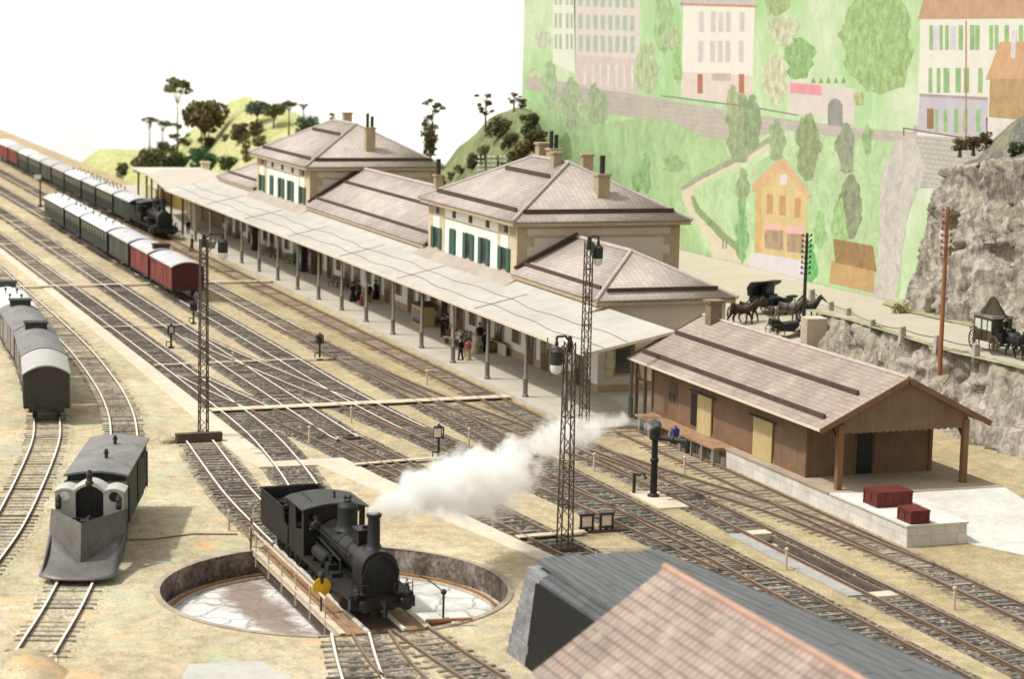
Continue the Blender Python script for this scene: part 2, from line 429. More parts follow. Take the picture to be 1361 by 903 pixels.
# ------------------------------------------------------------------ the ground
PITC = (-94.2, 27.0); PITR = 8.2; PITZ = -1.3
def ground():
    bm = bmesh.new()
    def loop(pts, z=0):
        v = [bm.verts.new((x, y, z)) for x, y in pts]
        return [bm.edges.new((v[i], v[(i + 1) % len(v)])) for i in range(len(v))]
    es = loop([(20, -60), (20, 98), (-318, 98), (-322, 70), (-331, 63), (-640, 63.5), (-640, -60)])
    es += loop([(PITC[0] + PITR * math.cos(2 * math.pi * i / 96), PITC[1] + PITR * math.sin(2 * math.pi * i / 96)) for i in range(96)])
    es += loop([(-98.4, 50.45), (-86.4, 50.45), (-86.4, 51.55), (-98.4, 51.55)])
    bmesh.ops.triangle_fill(bm, edges=es, use_beauty=True)
    bmesh.ops.recalc_face_normals(bm, faces=bm.faces)
    if sum(f.normal.z for f in bm.faces) < 0: bmesh.ops.reverse_faces(bm, faces=bm.faces)
    me = bpy.data.meshes.new('ground'); bm.to_mesh(me); bm.free(); me.materials.append(M['sand'])
    o = bpy.data.objects.new('ground', me); COL.objects.link(o)
    tag(struct(o), 'sandy beige ground of the whole railway yard', 'ground')
ground()
b = B()
b.face((-640, -60, -.02), (-640, 63.5, -.02), (-640, 63.5, -3), (-640, -60, -3))
b.face((-640, 63.5, -.02), (-331, 63, -.02), (-331, 63, -3), (-640, 63.5, -3)).face((-331, 63, -.02), (-322, 70, -.02), (-322, 70, -3), (-331, 63, -3)).face((-322, 70, -.02), (-318, 98, -.02), (-318, 98, -3), (-322, 70, -3))
tag(struct(b.build('baseboard_edge', M['plank'], recalc=False)), 'edge of the board the yard stands on', 'edge')

# ------------------------------------------------------------------ tracks
G = .8
def interp(prof, x):
    if isinstance(prof, (int, float)): return prof
    if x <= prof[0][0]: return prof[0][1]
    for (a, u), (c, v) in zip(prof, prof[1:]):
        if x <= c: return u + (v - u) * (x - a) / (c - a)
    return prof[-1][1]
TN = [0]
def track(label, pts, dark=0., bright=True, sand=.3, rust=0., skip=None, bed=True, step=2.0, width=1.5, spacing=.74):
    TN[0] += 1; zo = .008 + .003 * TN[0]
    P = spline(pts, step)
    root = thing('railway_track', label, 'track', (P[0].x, P[0].y, 0)); struct(root)
    T = []
    for i in range(len(P)):
        d = (P[min(i + 1, len(P) - 1)] - P[max(i - 1, 0)]).normalized(); T.append((d, Vector((-d.y, d.x, 0))))
    if bed:
        b = B(); ed = []; dk = []; rs = []; offs = (-1, -.72, -.4, 0, .4, .72, 1)
        for p, (d, n) in zip(P, T):
            for o in offs:
                q = p + n * o * width * (1.25 if abs(o) == 1 else 1.0)
                b.v.append((q.x, q.y, -.012 if abs(o) == 1 else zo)); ed.append(abs(o)); dk.append(interp(dark, q.x)); rs.append(interp(rust, q.x))
        m = len(offs)
        for i in range(len(P) - 1):
            for j in range(m - 1):
                if skip and 1 < j < 4 and (skip(P[i].x) or skip(P[i + 1].x)): continue
                b.f.append(((i * m + j, (i + 1) * m + j, (i + 1) * m + j + 1, i * m + j + 1), 0))
        b.a = {'edge': ed, 'dark': dk, 'rust': rs}
        o = b.build('ballast_bed', M['ballast'], root, recalc=False)
        if o.data.polygons[0].normal.z < 0: o.data.flip_normals()
    b = B(); tone = []; acc = 0
    for i in range(len(P) - 1):
        seg = P[i + 1] - P[i]; ln = seg.length
        while acc < ln:
            p = P[i] + seg * (acc / ln); d, n = T[i]; acc += spacing * RND.uniform(.93, 1.07)
            if skip and skip(p.x): continue
            if RND.random() < sand * .22: continue
            h = RND.uniform(.4, 1.35) if sand < .5 else RND.uniform(.0, 1.15)
            z1 = zo + .045 * h; hw = .115 * RND.uniform(.85, 1.1); hl = 1.30 * RND.uniform(.93, 1.05)
            u = d * hw; v = n * hl; c = p + n * RND.uniform(-.05, .05)
            c0 = Vector((c.x, c.y, -.1)); c1 = Vector((c.x, c.y, z1))
            b.hexa([c0 - u - v, c0 + u - v, c0 + u + v, c0 - u + v, c1 - u - v, c1 + u - v, c1 + u + v, c1 - u + v])
            t = min(1, max(0, RND.gauss(.30 + .35 * sand, .2))); tone += [t] * 8
        acc -= ln
    b.a = {'tone': tone}
    b.build('sleepers', M['sleeper'], root, smooth=0)
    for s in (-1, 1):
        b = B(); prev = None; vs = []
        prof = [(-.05, .06), (-.025, .1), (-.055, .165), (-.055, .225), (.055, .225), (.055, .165), (.025, .1), (.05, .06)]
        for p, (d, n) in zip(P, T):
            for y, z in prof:
                q = p + n * (s * G + y); vs.append((q.x, q.y, z))
        fs = []; m = len(prof)
        b.v = vs
        for i in range(len(P) - 1):
            br = bright(P[i].x) if callable(bright) else bright
            for j in range(m - 1):
                top = j == 3
                b.f.append(((i * m + j, i * m + j + 1, (i + 1) * m + j + 1, (i + 1) * m + j), (1 if br else 2) if top else 0))
        b.build('rail', [M['rail_web'], M['rail_head'], M['rail_head_dull']], root, smooth=0)
    return root

track('platform road running past the awning and over the inspection pit', [(-560, 50.9), (-300, 50.8), (-200, 50.75), (-140, 51.1), (-112, 51.0), (-55, 51.0)], [(-240, .0), (-215, .05), (-160, .25), (-120, .62), (-95, .85), (-60, .8)], False, .55, [(-300, .1), (-150, .75), (-125, .5), (-105, .1)], skip=lambda x: -98.6 < x < -86.2, step=1.0)
track('second road from the platform, under the red and green train', [(-560, 46.3), (-300, 46.2), (-200, 46.25), (-130, 46.5), (-100, 46.75), (-55, 46.9)], [(-230, .0), (-175, .2), (-158, .75), (-120, .9), (-60, .9)], lambda x: x < -175, .25)
track('third road curving in to join its neighbour near the lattice mast', [(-560, 41.6), (-300, 41.7), (-170, 41.8), (-140, 41.95), (-123, 43.0), (-113.5, 44.3), (-104, 45.3), (-92, 46.3)], [(-215, .05), (-198, .75), (-120, .95), (-90, .9)], lambda x: x < -132, .2)
track('fourth road with dark ballast next to the walkway', [(-560, 36.9), (-250, 37.0), (-140, 37.2), (-128, 37.6), (-117, 38.3), (-106, 39.2), (-97.6, 40.0), (-80, 41.9), (-62, 44.0)], [(-225, .1), (-205, .85), (-90, .95)], lambda x: x < -128, .2)
track('fifth road curving away to the turntable', [(-560, 32.3), (-250, 32.4), (-200, 32.6), (-150, 32.75), (-133, 32.65), (-123.5, 32.05), (-114.2, 31.0), (-106.5, 29.6), (-102.6, 28.6)], [(-215, .1), (-200, .85), (-125, .9), (-103, .55)], True, .25)
track('crossover linking the fourth and third roads', [(-172, 37.3), (-162, 38.2), (-150, 39.6), (-140, 40.9), (-128, 42.3)], [(-172, .8), (-128, .9)], lambda x: x < -140, .2, width=1.5)
track('crossover linking the fifth and fourth roads', [(-154, 32.9), (-145, 33.9), (-131, 35.8), (-120, 37.2), (-112, 38.5)], [(-154, .85), (-112, .9)], lambda x: x < -140, .2, width=1.5)
track('crossover from the second road to the platform road', [(-160, 46.4), (-150, 46.8), (-139.7, 47.6), (-128.6, 49.0), (-116, 50.5), (-107, 51.0)], [(-160, .7), (-140, .3), (-120, .55), (-107, .8)], False, .5, width=1.5)
track('rusty loading road along the stone dock', [(-126.5, 55.5), (-112, 55.6), (-95, 55.5), (-55, 55.2)], [(-126, .1), (-100, .25), (-85, .62), (-60, .75)], False, .7)
track('connection from the platform road to the loading road', [(-120, 51.1), (-112.5, 52.3), (-105.3, 53.9), (-99, 54.8), (-90, 55.4)], [(-120, .6), (-106, .25), (-90, .35)], False, .7, width=1.4)
track('short road from the timber stop to the turntable', [(-129.4, 28.4), (-120.4, 27.7), (-112.5, 27.2), (-102.5, 27.0)], [(-130, .2), (-126, .75), (-106, .85), (-102, .4)], True, .35)
track('grassy curved road the snow plough stands on', [(-430, 27.4), (-300, 28.0), (-216, 27.8), (-186, 27.7), (-168, 27.4), (-155, 26.8), (-144.5, 26.0), (-134, 24.6), (-120, 21.8), (-97.2, 15.55), (-86.9, 12.3)], [(-300, .1), (-180, .25), (-130, .42), (-100, .25), (-86, .15)], True, .75)
track('weedy siding the grey vans stand on', [(-260, 24.6), (-200, 24.6), (-169, 23.2), (-157, 22.5), (-145, 21.3), (-138.7, 20.55), (-129.8, 19.05), (-113.1, 15.1), (-104, 12.5), (-95, 9.4), (-84, 5)], .2, True, .8)
for pts, lb in (([(-86.2, 25.4), (-83.5, 24.8), (-79, 23.9), (-70, 22.2)], 'left of the three roads leaving the turntable'),
                ([(-86.2, 26.3), (-83, 25.9), (-79, 25.7), (-70, 25.6)], 'middle of the three roads leaving the turntable'),
                ([(-86.2, 28.1), (-82, 28.4), (-79, 28.7), (-70, 29.6)], 'right of the three roads leaving the turntable')):
    track(lb, pts, [(-86, .35), (-78, .55)], True if 'left' in lb else False, .6, width=1.3)

# inspection pit under the platform road
r = thing('inspection_pit', 'narrow brick-lined inspection pit between the rails near the loading dock', 'inspection pit', (-92.4, 51, 0))
b = B(); x0, x1, y0, y1, z = -98.4, -86.4, 50.45, 51.55, -1.4
b.face((x0, y0, z), (x1, y0, z), (x1, y1, z), (x0, y1, z)).face((x0, y0, z), (x0, y1, z), (x0, y1, 0), (x0, y0, 0)).face((x1, y0, z), (x1, y0, 0), (x1, y1, 0), (x1, y1, z))
b.face((x0, y1, z), (x1, y1, z), (x1, y1, 0), (x0, y1, 0)).face((x0, y0, z), (x0, y0, 0), (x1, y0, 0), (x1, y0, z))
b.build('pit_lining', bricks('pit_brick', (.17, .13, .10), (.12, .095, .08), (.08, .07, .06), .5, .2, .02), r, recalc=False)
for xs_ in ((-99.2, -98.35), (-86.45, -85.6)): b = B(); b.box(xs_[0], 50.36, -.3, xs_[1], 51.64, .10); b.build('end_slab', M['concrete'], r)
for y0_, y1_ in ((49.3, 50.12), (51.9, 52.25)): b = B(); b.box(-98.9, y0_, -.3, -86.2, y1_, .07); b.build('coping', plain('grey_coping', (.34, .33, .31), .9, .25, .6), r)
for i, (sx, sz) in enumerate(((-97.9, -.35), (-97.4, -.7))):
    b = B(); b.box(sx, 50.47, -1.38, sx + .45, 51.53, sz); b.build('step', M['plank'], r)

q = on_z(312, 896, 0)
b = B(); b.prism([(q.x - 1.3, q.y - 1.6), (q.x - .9, q.y + 1.3), (q.x + 1.8, q.y + 1.9), (q.x + 2.6, q.y - 1.8), (q.x + .4, q.y - 2.2)], 'z', -.1, .14)
tag(b.build('plaster_slab', plain('rough_white_plaster', (.46, .45, .41), .95, .15, .8, .4)), 'rough white plaster slab at the bottom edge left of the turntable roads', 'slab')
b = B(); vs = []; q = on_z(22, 893, 0)
for j in range(7):
    for i in range(24): a = 2 * math.pi * i / 24; rr = 2.6 * (1 - j / 6) * (1 + .12 * math.sin(3 * a) + .08 * math.sin(5 * a + 1)); vs.append((q.x + rr * math.cos(a) * 1.0, q.y + rr * math.sin(a) * .8, .75 * math.sin(math.pi / 2 * j / 6) - .02))
b.faces(vs, [(j * 24 + i, j * 24 + (i + 1) % 24, (j + 1) * 24 + (i + 1) % 24, (j + 1) * 24 + i) for j in range(6) for i in range(24)])
tag(b.build('sand_mound', M['sand'], smooth=80), 'low mound of brownish sand in the bottom left corner', 'mound')
# walkways
def slab(name, lab, poly, z, mat, cat='path', h=.4):
    b = B(); b.prism(poly, 'z', z - h, z); o = b.build(name, mat); tag(struct(o), lab, cat); return o
slab('path', 'pale concrete walkway beside the fifth road', [(-330, 30.2), (-210, 30.5), (-150, 30.0), (-126.3, 29.7), (-122.6, 29.8), (-122.6, 31.2), (-126, 31.4), (-150, 31.35), (-210, 31.35), (-330, 31.1)], .075, M['concrete'])
slab('path', 'pale concrete walkway stepping across the curved track', [(-122.7, 29.8), (-121.2, 30.1), (-121.0, 33.6), (-113.7, 34.8), (-95, 38.1), (-86, 39.5), (-86, 38.2), (-86, 40.6), (-97, 38.9), (-109, 37.2), (-117, 36.1), (-122.6, 36.0)][:5] + [(-86, 39.6), (-86, 40.4), (-98, 38.75), (-109, 37.3), (-117, 36.15), (-122.7, 35.6)], .09, M['concrete'])
def boards(lab, x, y0, y1, wd=.55, mat='plank', z=.19):
    b = B(); b.bar((x[0], y0, z), (x[1], y1, z), wd, .06)
    tag(b.build('board_crossing', M[mat]), lab, 'crossing boards')
boards('pale crossing boards over the tracks behind the tall lattice mast', (-139.6, -140.1), 31.4, 52.6, 1.1)
boards('far pale crossing boards by the red van', (-207.8, -208.2), 26.2, 41.0, .75)
boards('far pale crossing boards between the red van and the platform', (-208.4, -208.2), 44, 53.2, .75)
boards('thin dark crossing board beside the small signal near the walkway', (-179.4, -179.5), 31.2, 38.2, .3)
boards('thin crossing board with a kerb ending at the upright signal', (-158.9, -159.4), 31.5, 45.2, .35)
boards('short crossing board beside the signal nearest the steam', (-120.2, -120.9), 35.6, 41.2, .5)
boards('reddish crossing board beside the lattice mast by the dark stack', (-100.7, -100.9), 38.4, 42.2, .55)

# platform and dock
b = B(); b.prism([(-330, 55.0), (-250, 53.3), (-235, 52.95), (-127.5, 52.9), (-127.5, 55), (-129, 66), (-330, 66)], 'z', -.3, .2)
tag(struct(b.build('platform', M['platform'])), 'long grey paved platform under the awning', 'platform')
slab('pavement', 'white paved patch at the end of the station building', [(-138, 59.4), (-127.5, 57.2), (-121, 58.2), (-126, 64), (-138, 63)], .215, M['apron'], 'pavement')

# ------------------------------------------------------------------ white hall wall, hill terrain, cliff and road
b = B(); b.box(-1600, 97.5, -60, -250.6, 98.5, 62)
tag(struct(b.build('white_wall', M['white_wall'])), 'plain white wall of the hall behind the layout', 'wall')

def sstep(a, b_, x):
    t = max(0, min(1, (x - a) / (b_ - a))); return t * t * (3 - 2 * t)
def nz(x, y, s, o=5): return mnoise.fractal(Vector((x * s, y * s, 3.3)), .9, 2.1, o)
def sheet(name, lab, cat, xs, ys, fz, mat):
    b = B()
    for x in xs:
        for y in ys: b.v.append((x, y, fz(x, y)))
    n = len(ys)
    for i in range(len(xs) - 1):
        for j in range(n - 1): b.f.append(((i * n + j, (i + 1) * n + j, (i + 1) * n + j + 1, i * n + j + 1), 0))
    o = b.build(name, mat, recalc=False, smooth=60)
    return tag(struct(o), lab, cat)
def rng(a, b_, n): return [a + (b_ - a) * i / (n - 1) for i in range(n)]
def hz1(x, y):      # hill far behind the station's left end
    u = x + 4.19 * (y - 88)
    pk = interp([(-440, 0), (-425, .5), (-400, 5), (-375, 10.8), (-366, 12), (-350, 11.6), (-320, 9.6), (-296, 7.5), (-260, 5)], u) * sstep(66, 90, y)
    pk -= 8 * sstep(-343, -356, x) * (1 - sstep(70, 82, y))
    return (pk - .5 - 3 * sstep(-415, -436, u) + .9 * nz(x, y, .06)) * sstep(62, 68, y) - 1.2 * (1 - sstep(62, 68, y))
sheet('hill', 'yellow-green grassy hill behind the left end of the station', 'hill', rng(-470, -280, 90), rng(62.5, 95.2, 30), hz1, M['hill1'])
def hz2(x, y):
    u = x + 2.64 * (y - 88)
    pk = interp([(-285, 0), (-270, 3), (-259.5, 7.6), (-250, 12), (-243, 14.4), (-234, 16.2), (-229, 15.8), (-225, 12.6), (-218, 5.5), (-208, 0)], u) * sstep(73, 91, y)
    return (pk + .9 * nz(x, y, .08)) * sstep(73, 79, y) * sstep(-204, -216, u) - .4
sheet('hill', 'olive green hill between the two station pavilions', 'hill', rng(-330, -180, 90), rng(73, 95.2, 26), hz2, M['hill2'])
def plaza(x, y): return 2.0 * sstep(71, 77, y) + .06 * nz(x, y, .2) + (y - 77) * .055 * sstep(77, 80, y) + sstep(-160, -147, x) * sstep(79, 82, y) * 1.0
sheet('road', 'pale gravel forecourt behind the station where the horses wait', 'road', rng(-216, -147, 40), rng(71, 95.2, 26), lambda x, y: plaza(x, y) + .03, M['road'])
# road on the ledge
REDGE = [(-60, 77.2, 5.1), (-100, 77.6, 5.05), (-117, 78.2, 5.0), (-123, 77.7, 4.95), (-131, 78.4, 4.9), (-141, 80.0, 4.6), (-150, 81.8, 4.0), (-158, 84.4, 3.4)]
RBACK = [(-60, 87.0, 5.1), (-100, 87.2, 5.05), (-117, 87.5, 5.0), (-128, 87.3, 4.95), (-137, 87.2, 4.9), (-145, 88.2, 4.6), (-153, 91, 4.0), (-160, 95, 3.4)]
b = B()
def lerp3(L, n=6):
    out = []
    for p, q in zip(L, L[1:]):
        for i in range(n): out.append(Vector(p).lerp(Vector(q), i / n))
    return out + [Vector(L[-1])]
E1, E2 = lerp3(REDGE), lerp3(RBACK)
for i in range(len(E1) - 1):
    for j in range(5):
        a0 = E1[i].lerp(E2[i], j / 5); a1 = E1[i].lerp(E2[i], (j + 1) / 5); c0 = E1[i + 1].lerp(E2[i + 1], j / 5); c1 = E1[i + 1].lerp(E2[i + 1], (j + 1) / 5)
        b.face(a0, c0, c1, a1)
o = b.build('road', M['road'], recalc=False)
if o.data.polygons[0].normal.z < 0: o.data.flip_normals()
tag(struct(o), 'pale road on the rock ledge with guard stones along its edge', 'road')
b = B()
for i in range(len(E1) - 1):
    w0, w1 = .5 + .45 * mnoise.noise(Vector((E1[i].x * .3, 1, 2))), .5 + .45 * mnoise.noise(Vector((E1[i + 1].x * .3, 1, 2)))
    u = Vector((0, 1, 0)); up = Vector((0, 0, .05)); b.face(E1[i] + up - u * .3, E1[i + 1] + up - u * .3, E1[i + 1] + up + u * w1, E1[i] + up + u * w0)
    v0, v1 = .5 + .6 * mnoise.noise(Vector((E2[i].x * .3, 5, 2))), .5 + .6 * mnoise.noise(Vector((E2[i + 1].x * .3, 5, 2))); b.face(E2[i] + up - u * (v0 + .9), E2[i + 1] + up - u * (v1 + .9), E2[i + 1] + up + u * .6, E2[i] + up + u * .6)
o = b.build('grass_verge', grass_mat('verge_grass', (.30, .29, .18), (.34, .36, .19), (.42, .40, .29)), recalc=False); o['kind'] = 'stuff'; o['label'] = 'thin grass growing along both edges of the ledge road'; o['category'] = 'grass'
# lower and upper rock faces
def rockface(name, lab, foot, top, n_up, amp, mat, seed, sub=14, lean=0):
    F_, T_ = lerp3(foot, sub), lerp3(top, sub)
    b = B(); m = n_up + 1
    def _up(p): return p
    for i, (p, q) in enumerate(zip(F_, T_)):
        for j in range(m):
            t = j / n_up; c = p.lerp(q, t)
            sk_ = c.x + c.z * .32; sx = sk_ * .34 + seed
            h = mnoise.fractal(Vector((sx, c.z * .07, seed)), .75, 2.2, 7) * 1.1 + (.35 - abs(mnoise.noise(Vector((sk_ * .75 + seed, c.z * .12, 1.7))))) * 1.7 + (.3 - abs(mnoise.noise(Vector((sk_ * 1.9, c.z * .33, seed))))) * .8
            pit = mnoise.noise(Vector((c.x * .55, c.z * .55, seed + 4))); h -= 1.3 * sstep(.25, .55, pit)
            led = mnoise.noise(Vector((c.x * .12, c.z * .45, seed + 9))) * .5
            k_ = amp * (1 if 0 < j < n_up else .25)
            b.v.append((c.x + .2 * amp * mnoise.noise(Vector((c.x * .7, c.z * .7, 4))), c.y - (h + led) * k_, c.z + (.35 * amp * mnoise.noise(Vector((c.x * .8, c.z * .6, 8))) if j else 0)))
    for i in range(len(F_) - 1):
        for j in range(n_up): b.f.append(((i * m + j, (i + 1) * m + j, (i + 1) * m + j + 1, i * m + j + 1), 0))
    o = b.build(name, mat, recalc=False, smooth=70)
    if sum(p.normal.y for p in o.data.polygons) > 0: o.data.flip_normals()
    return tag(struct(o), lab, 'cliff')
rockface('rock_face', 'rough grey rock face below the road', [(-60, 75.2, -.2), (-100, 75.6, -.2), (-118, 76.0, -.2), (-131, 76.9, -.2), (-141, 78.6, -.2), (-149, 80.2, .6)],
         [(-60, 77.3, 5.14), (-100, 77.7, 5.09), (-118, 78.3, 5.04), (-131, 78.5, 4.94), (-141, 80.1, 4.64), (-149, 81.6, 4.1)], 30, .75, M['rock'], 3, 26)
rockface('cliff', 'tall grey cliff rising behind the road on the right', [(-60, 87.2, 4.8), (-100, 87.3, 4.8), (-117, 87.6, 4.7), (-128, 87.4, 4.7), (-137, 87.4, 4.6), (-145, 88.4, 4.3), (-151, 90.5, 3.7), (-155, 94.9, 3.0)],
         [(-60, 91.5, 19.5), (-100, 91.0, 18.8), (-117, 90.6, 18.0), (-128, 90.4, 17.6), (-137, 90.2, 17.0), (-145, 90.4, 15.8), (-149.5, 92.2, 12.8), (-154, 95.1, 10)], 64, 1.15, M['rock'], 17, 26)
# grassy ledge on top of the cliff and the scree slope above it
b = B()
tp = lerp3([(-60, 91.3, 19.3), (-100, 90.8, 18.6), (-117, 90.4, 17.8), (-128, 90.2, 17.4), (-137, 90.0, 16.9), (-145, 90.3, 15.6), (-149.5, 92.0, 12.6)], 6); m = 8
for p in tp:
    for j in range(m):
        t = j / (m - 1); b.v.append((p.x, p.y + (95.2 - p.y) * t, p.z - .1 + t * 1.2 + 4.2 * sstep(.2, .9, t) * sstep(-152, -136, p.x) + .45 * mnoise.noise(Vector((p.x * .4, t * 3, 2)))))
for i in range(len(tp) - 1):
    for j in range(m - 1): b.f.append(((i * m + j, (i + 1) * m + j, (i + 1) * m + j + 1, i * m + j + 1), 0))
o = b.build('cliff_top', rock_mat('scree_rock', (.30, .29, .25), (.09, .085, .075), .8), recalc=False, smooth=50)
if sum(p.normal.z for p in o.data.polygons) < 0: o.data.flip_normals()
tag(struct(o), 'grassy ledge and scree on top of the cliff', 'cliff top')
# ------------------------------------------------------------------ the painted backdrop (flat in the place itself)
YB = 95.3
def pc(r, g, b_, f=.76): return k(lin((r, g, b_)), f)
def hillside():
    t = NT('painted_hillside'); n = t.noise(t.map('Pos', (1, 1, .8)), .05, 6, .6, .8); n2 = t.noise(t.map('Pos', (1, 1, .6), (0, .5, 0)), .35, 6, .72, .8)
    c = t.ramp(n, (.36, pc(172, 214, 150)), (.48, pc(196, 224, 172)), (.60, pc(226, 234, 206)))
    c = t.mix(t.ramp(n2, (.42, 0), (.62, .5)), c, pc(186, 216, 160)); c = t.mix(t.ramp(n2, (.36, .45), (.5, 0)), c, pc(232, 238, 216))
    t.col(c); return t.done(.9, 0, .1)
bd = thing('painted_backdrop', 'flat backdrop board painted with a green hillside village', 'backdrop', (-165, YB, 0))
b = B(); b.box(-251.8, YB, -2, -60, YB + .4, 46)
b.build('board', hillside(), bd)
PM = {}
def pm(c, var=.12, sc=.9, c2=None, st=(1, 1, .75)):
    key = (c, var, sc, st)
    if key not in PM: PM[key] = paint('paint_%d_%d_%d' % c, pc(*c), var, sc, st)
    return PM[key]
def P(name, pts, c, layer=1, parent=None, var=.12, rough=0, sc=.9):
    if rough:
        q = []
        for a, e in zip(pts, pts[1:] + pts[:1]):
            n = max(1, int(math.dist(a, e) / 5))
            for i in range(n):
                t = i / n; q.append((a[0] + (e[0] - a[0]) * t + RND.uniform(-rough, rough), a[1] + (e[1] - a[1]) * t + RND.uniform(-rough, rough)))
        pts = q
    b = B(); yf = YB - .0025 * layer
    w_ = [on_y(x, y, yf) for x, y in pts]
    b.prism([(v.x, v.z) for v in w_], 'y', YB + .05, yf)
    return b.build(name, pm(c, var, sc) if isinstance(c, tuple) else c, parent or bd, smooth=0)
def rect(x0, x1, y0, y1, sl=0): return [(x0, y0), (x1, y0 + sl), (x1, y1 + sl), (x0, y1)]
meadow = [(698, 130), (740, 145), (800, 165), (850, 157), (892, 155), (930, 164), (962, 185), (972, 215), (940, 240), (905, 255), (912, 290), (938, 330), (955, 350), (860, 360), (698, 300)]
P('painted_meadow', meadow, (180, 207, 154), 1, var=.17, rough=2, sc=.45)
P('painted_slope', [(985, 225), (1030, 205), (1100, 178), (1200, 186), (1196, 400), (1040, 390), (985, 330), (940, 290), (925, 255), (950, 240)], (192, 216, 168), 1, var=.16, rough=2, sc=.5)
P('painted_path', [(1040, 172), (990, 204), (925, 236), (906, 250), (906, 264), (916, 286), (938, 315), (948, 345), (890, 345), (880, 430), (1230, 430), (1200, 398), (1100, 385), (1000, 352), (978, 335), (950, 300), (926, 270), (922, 254), (935, 243), (1000, 212), (1048, 180)], (226, 214, 190), 2.5, var=.08)
P('painted_fence', [(1040, 170), (990, 202), (925, 234), (905, 250), (908, 253), (930, 240), (992, 209), (1040, 178)], (172, 174, 150), 3.2, var=.2)
P('painted_hedge', [(922, 258), (930, 276), (960, 306), (985, 328), (984, 338), (955, 314), (924, 282), (918, 262)], (150, 168, 120), 3, var=.2, rough=.8)
P('painted_wall', [(698, 100), (800, 117), (905, 136), (978, 148), (1060, 160), (1140, 170), (1222, 176), (1222, 190), (1120, 183), (1040, 172), (985, 190), (935, 182), (890, 160), (850, 157), (800, 150), (760, 134), (698, 117)], bricks('painted_masonry', pc(206, 196, 182), pc(196, 186, 174), pc(180, 172, 160), 1.4, .5, .02, .5, .1, .9, 0, .6), 2)
P('painted_rock', [(1190, 186), (1216, 184), (1230, 225), (1206, 290), (1190, 400), (1160, 402), (1168, 330), (1172, 232)], (208, 202, 192), 3.4, var=.2, rough=1.5)
P('painted_retaining_wall', [(1214, 166), (1310, 185), (1310, 250), (1216, 250)], bricks('painted_stones', pc(206, 202, 190), pc(196, 194, 182), pc(172, 170, 158), .8, .4, .04, .5, .1, .9, 0, .6), 3)
# trees on the painting: ragged watercolour shapes
LN = [0]; TM = {}
def tm(c):
    if c not in TM: TM[c] = paint('paint_tree_%d_%d_%d' % c, pc(c[0] * .92 + 14, c[1] * .92 + 16, c[2] * .92 + 14), .30, 1.3, (1, 1, .8), None, .3)
    return TM[c]
def ptree(cx, y0, y1, wd, c, layer=5):
    LN[0] += 1; layer = 5.03 + LN[0] * .1
    n = 26; pts = []; ph = [RND.uniform(0, 6.28) for _ in range(3)]
    for i in range(n):
        a = 2 * math.pi * i / n; ex = .72 if math.sin(a) < 0 else .9
        lump = 1 + .13 * math.sin(3 * a + ph[0]) + .10 * math.sin(5 * a + ph[1]) + .09 * math.sin(9 * a + ph[2])
        if y1 - y0 > 1.6 * wd: lump *= .62 + .38 * min(1, (math.sin(a) + 1.15))
        pts.append((cx + wd / 2 * math.copysign(abs(math.cos(a)) ** ex, math.cos(a)) * lump * RND.uniform(.9, 1.08), (y0 + y1) / 2 + (y1 - y0) / 2 * math.sin(a) * RND.uniform(.95, 1.04)))
    P('painted_tree', pts, tm(c), layer, rough=1.8)
for tr in ((731, 80, 146, 22, (176, 196, 156)), (759, 102, 174, 24, (176, 186, 152)), (790, 108, 166, 19, (170, 184, 150)), (801, 122, 166, 13, (168, 184, 148)), (752, 176, 214, 18, (140, 160, 112)), (742, 130, 160, 12, (190, 205, 160)),
           (776, 130, 172, 14, (186, 200, 156)), (984, 124, 216, 40, (160, 172, 136)), (974, 112, 160, 16, (178, 182, 142)), (999, 126, 200, 24, (150, 166, 130)), (1074, 150, 240, 34, (156, 166, 124)), (1032, 158, 214, 22, (168, 182, 140)),
           (1124, 162, 232, 24, (158, 162, 136)), (1131, 232, 318, 32, (150, 156, 126)), (1153, 165, 206, 13, (160, 186, 136)), (1062, 48, 106, 38, (156, 190, 128)), (1168, -30, 125, 94, (170, 196, 134)), (881, -30, 72, 24, (174, 200, 148)),
           (893, 32, 66, 20, (186, 196, 156)), (858, 203, 258, 15, (150, 184, 128)), (846, 228, 256, 14, (152, 186, 130)), (986, 262, 350, 15, (142, 182, 124)), (988, 222, 268, 18, (158, 176, 132)), (1076, 322, 376, 20, (116, 190, 118)),
           (1032, -12, 20, 34, (176, 190, 132)), (860, 55, 124, 32, (192, 202, 160)), (1030, 70, 140, 34, (212, 212, 178)), (1040, 20, 60, 40, (208, 210, 180)), (1142, 122, 140, 14, (186, 186, 130)), (900, 60, 110, 12, (168, 204, 138)), (778, 218, 240, 14, (160, 190, 130)), (722, 40, 62, 22, (206, 208, 190)), (712, 92, 104, 20, (206, 210, 178)), (1115, 260, 330, 20, (170, 200, 138)), (895, 208, 228, 26, (164, 184, 132)), (1090, 280, 330, 16, (165, 205, 140))):
    ptree(*tr)
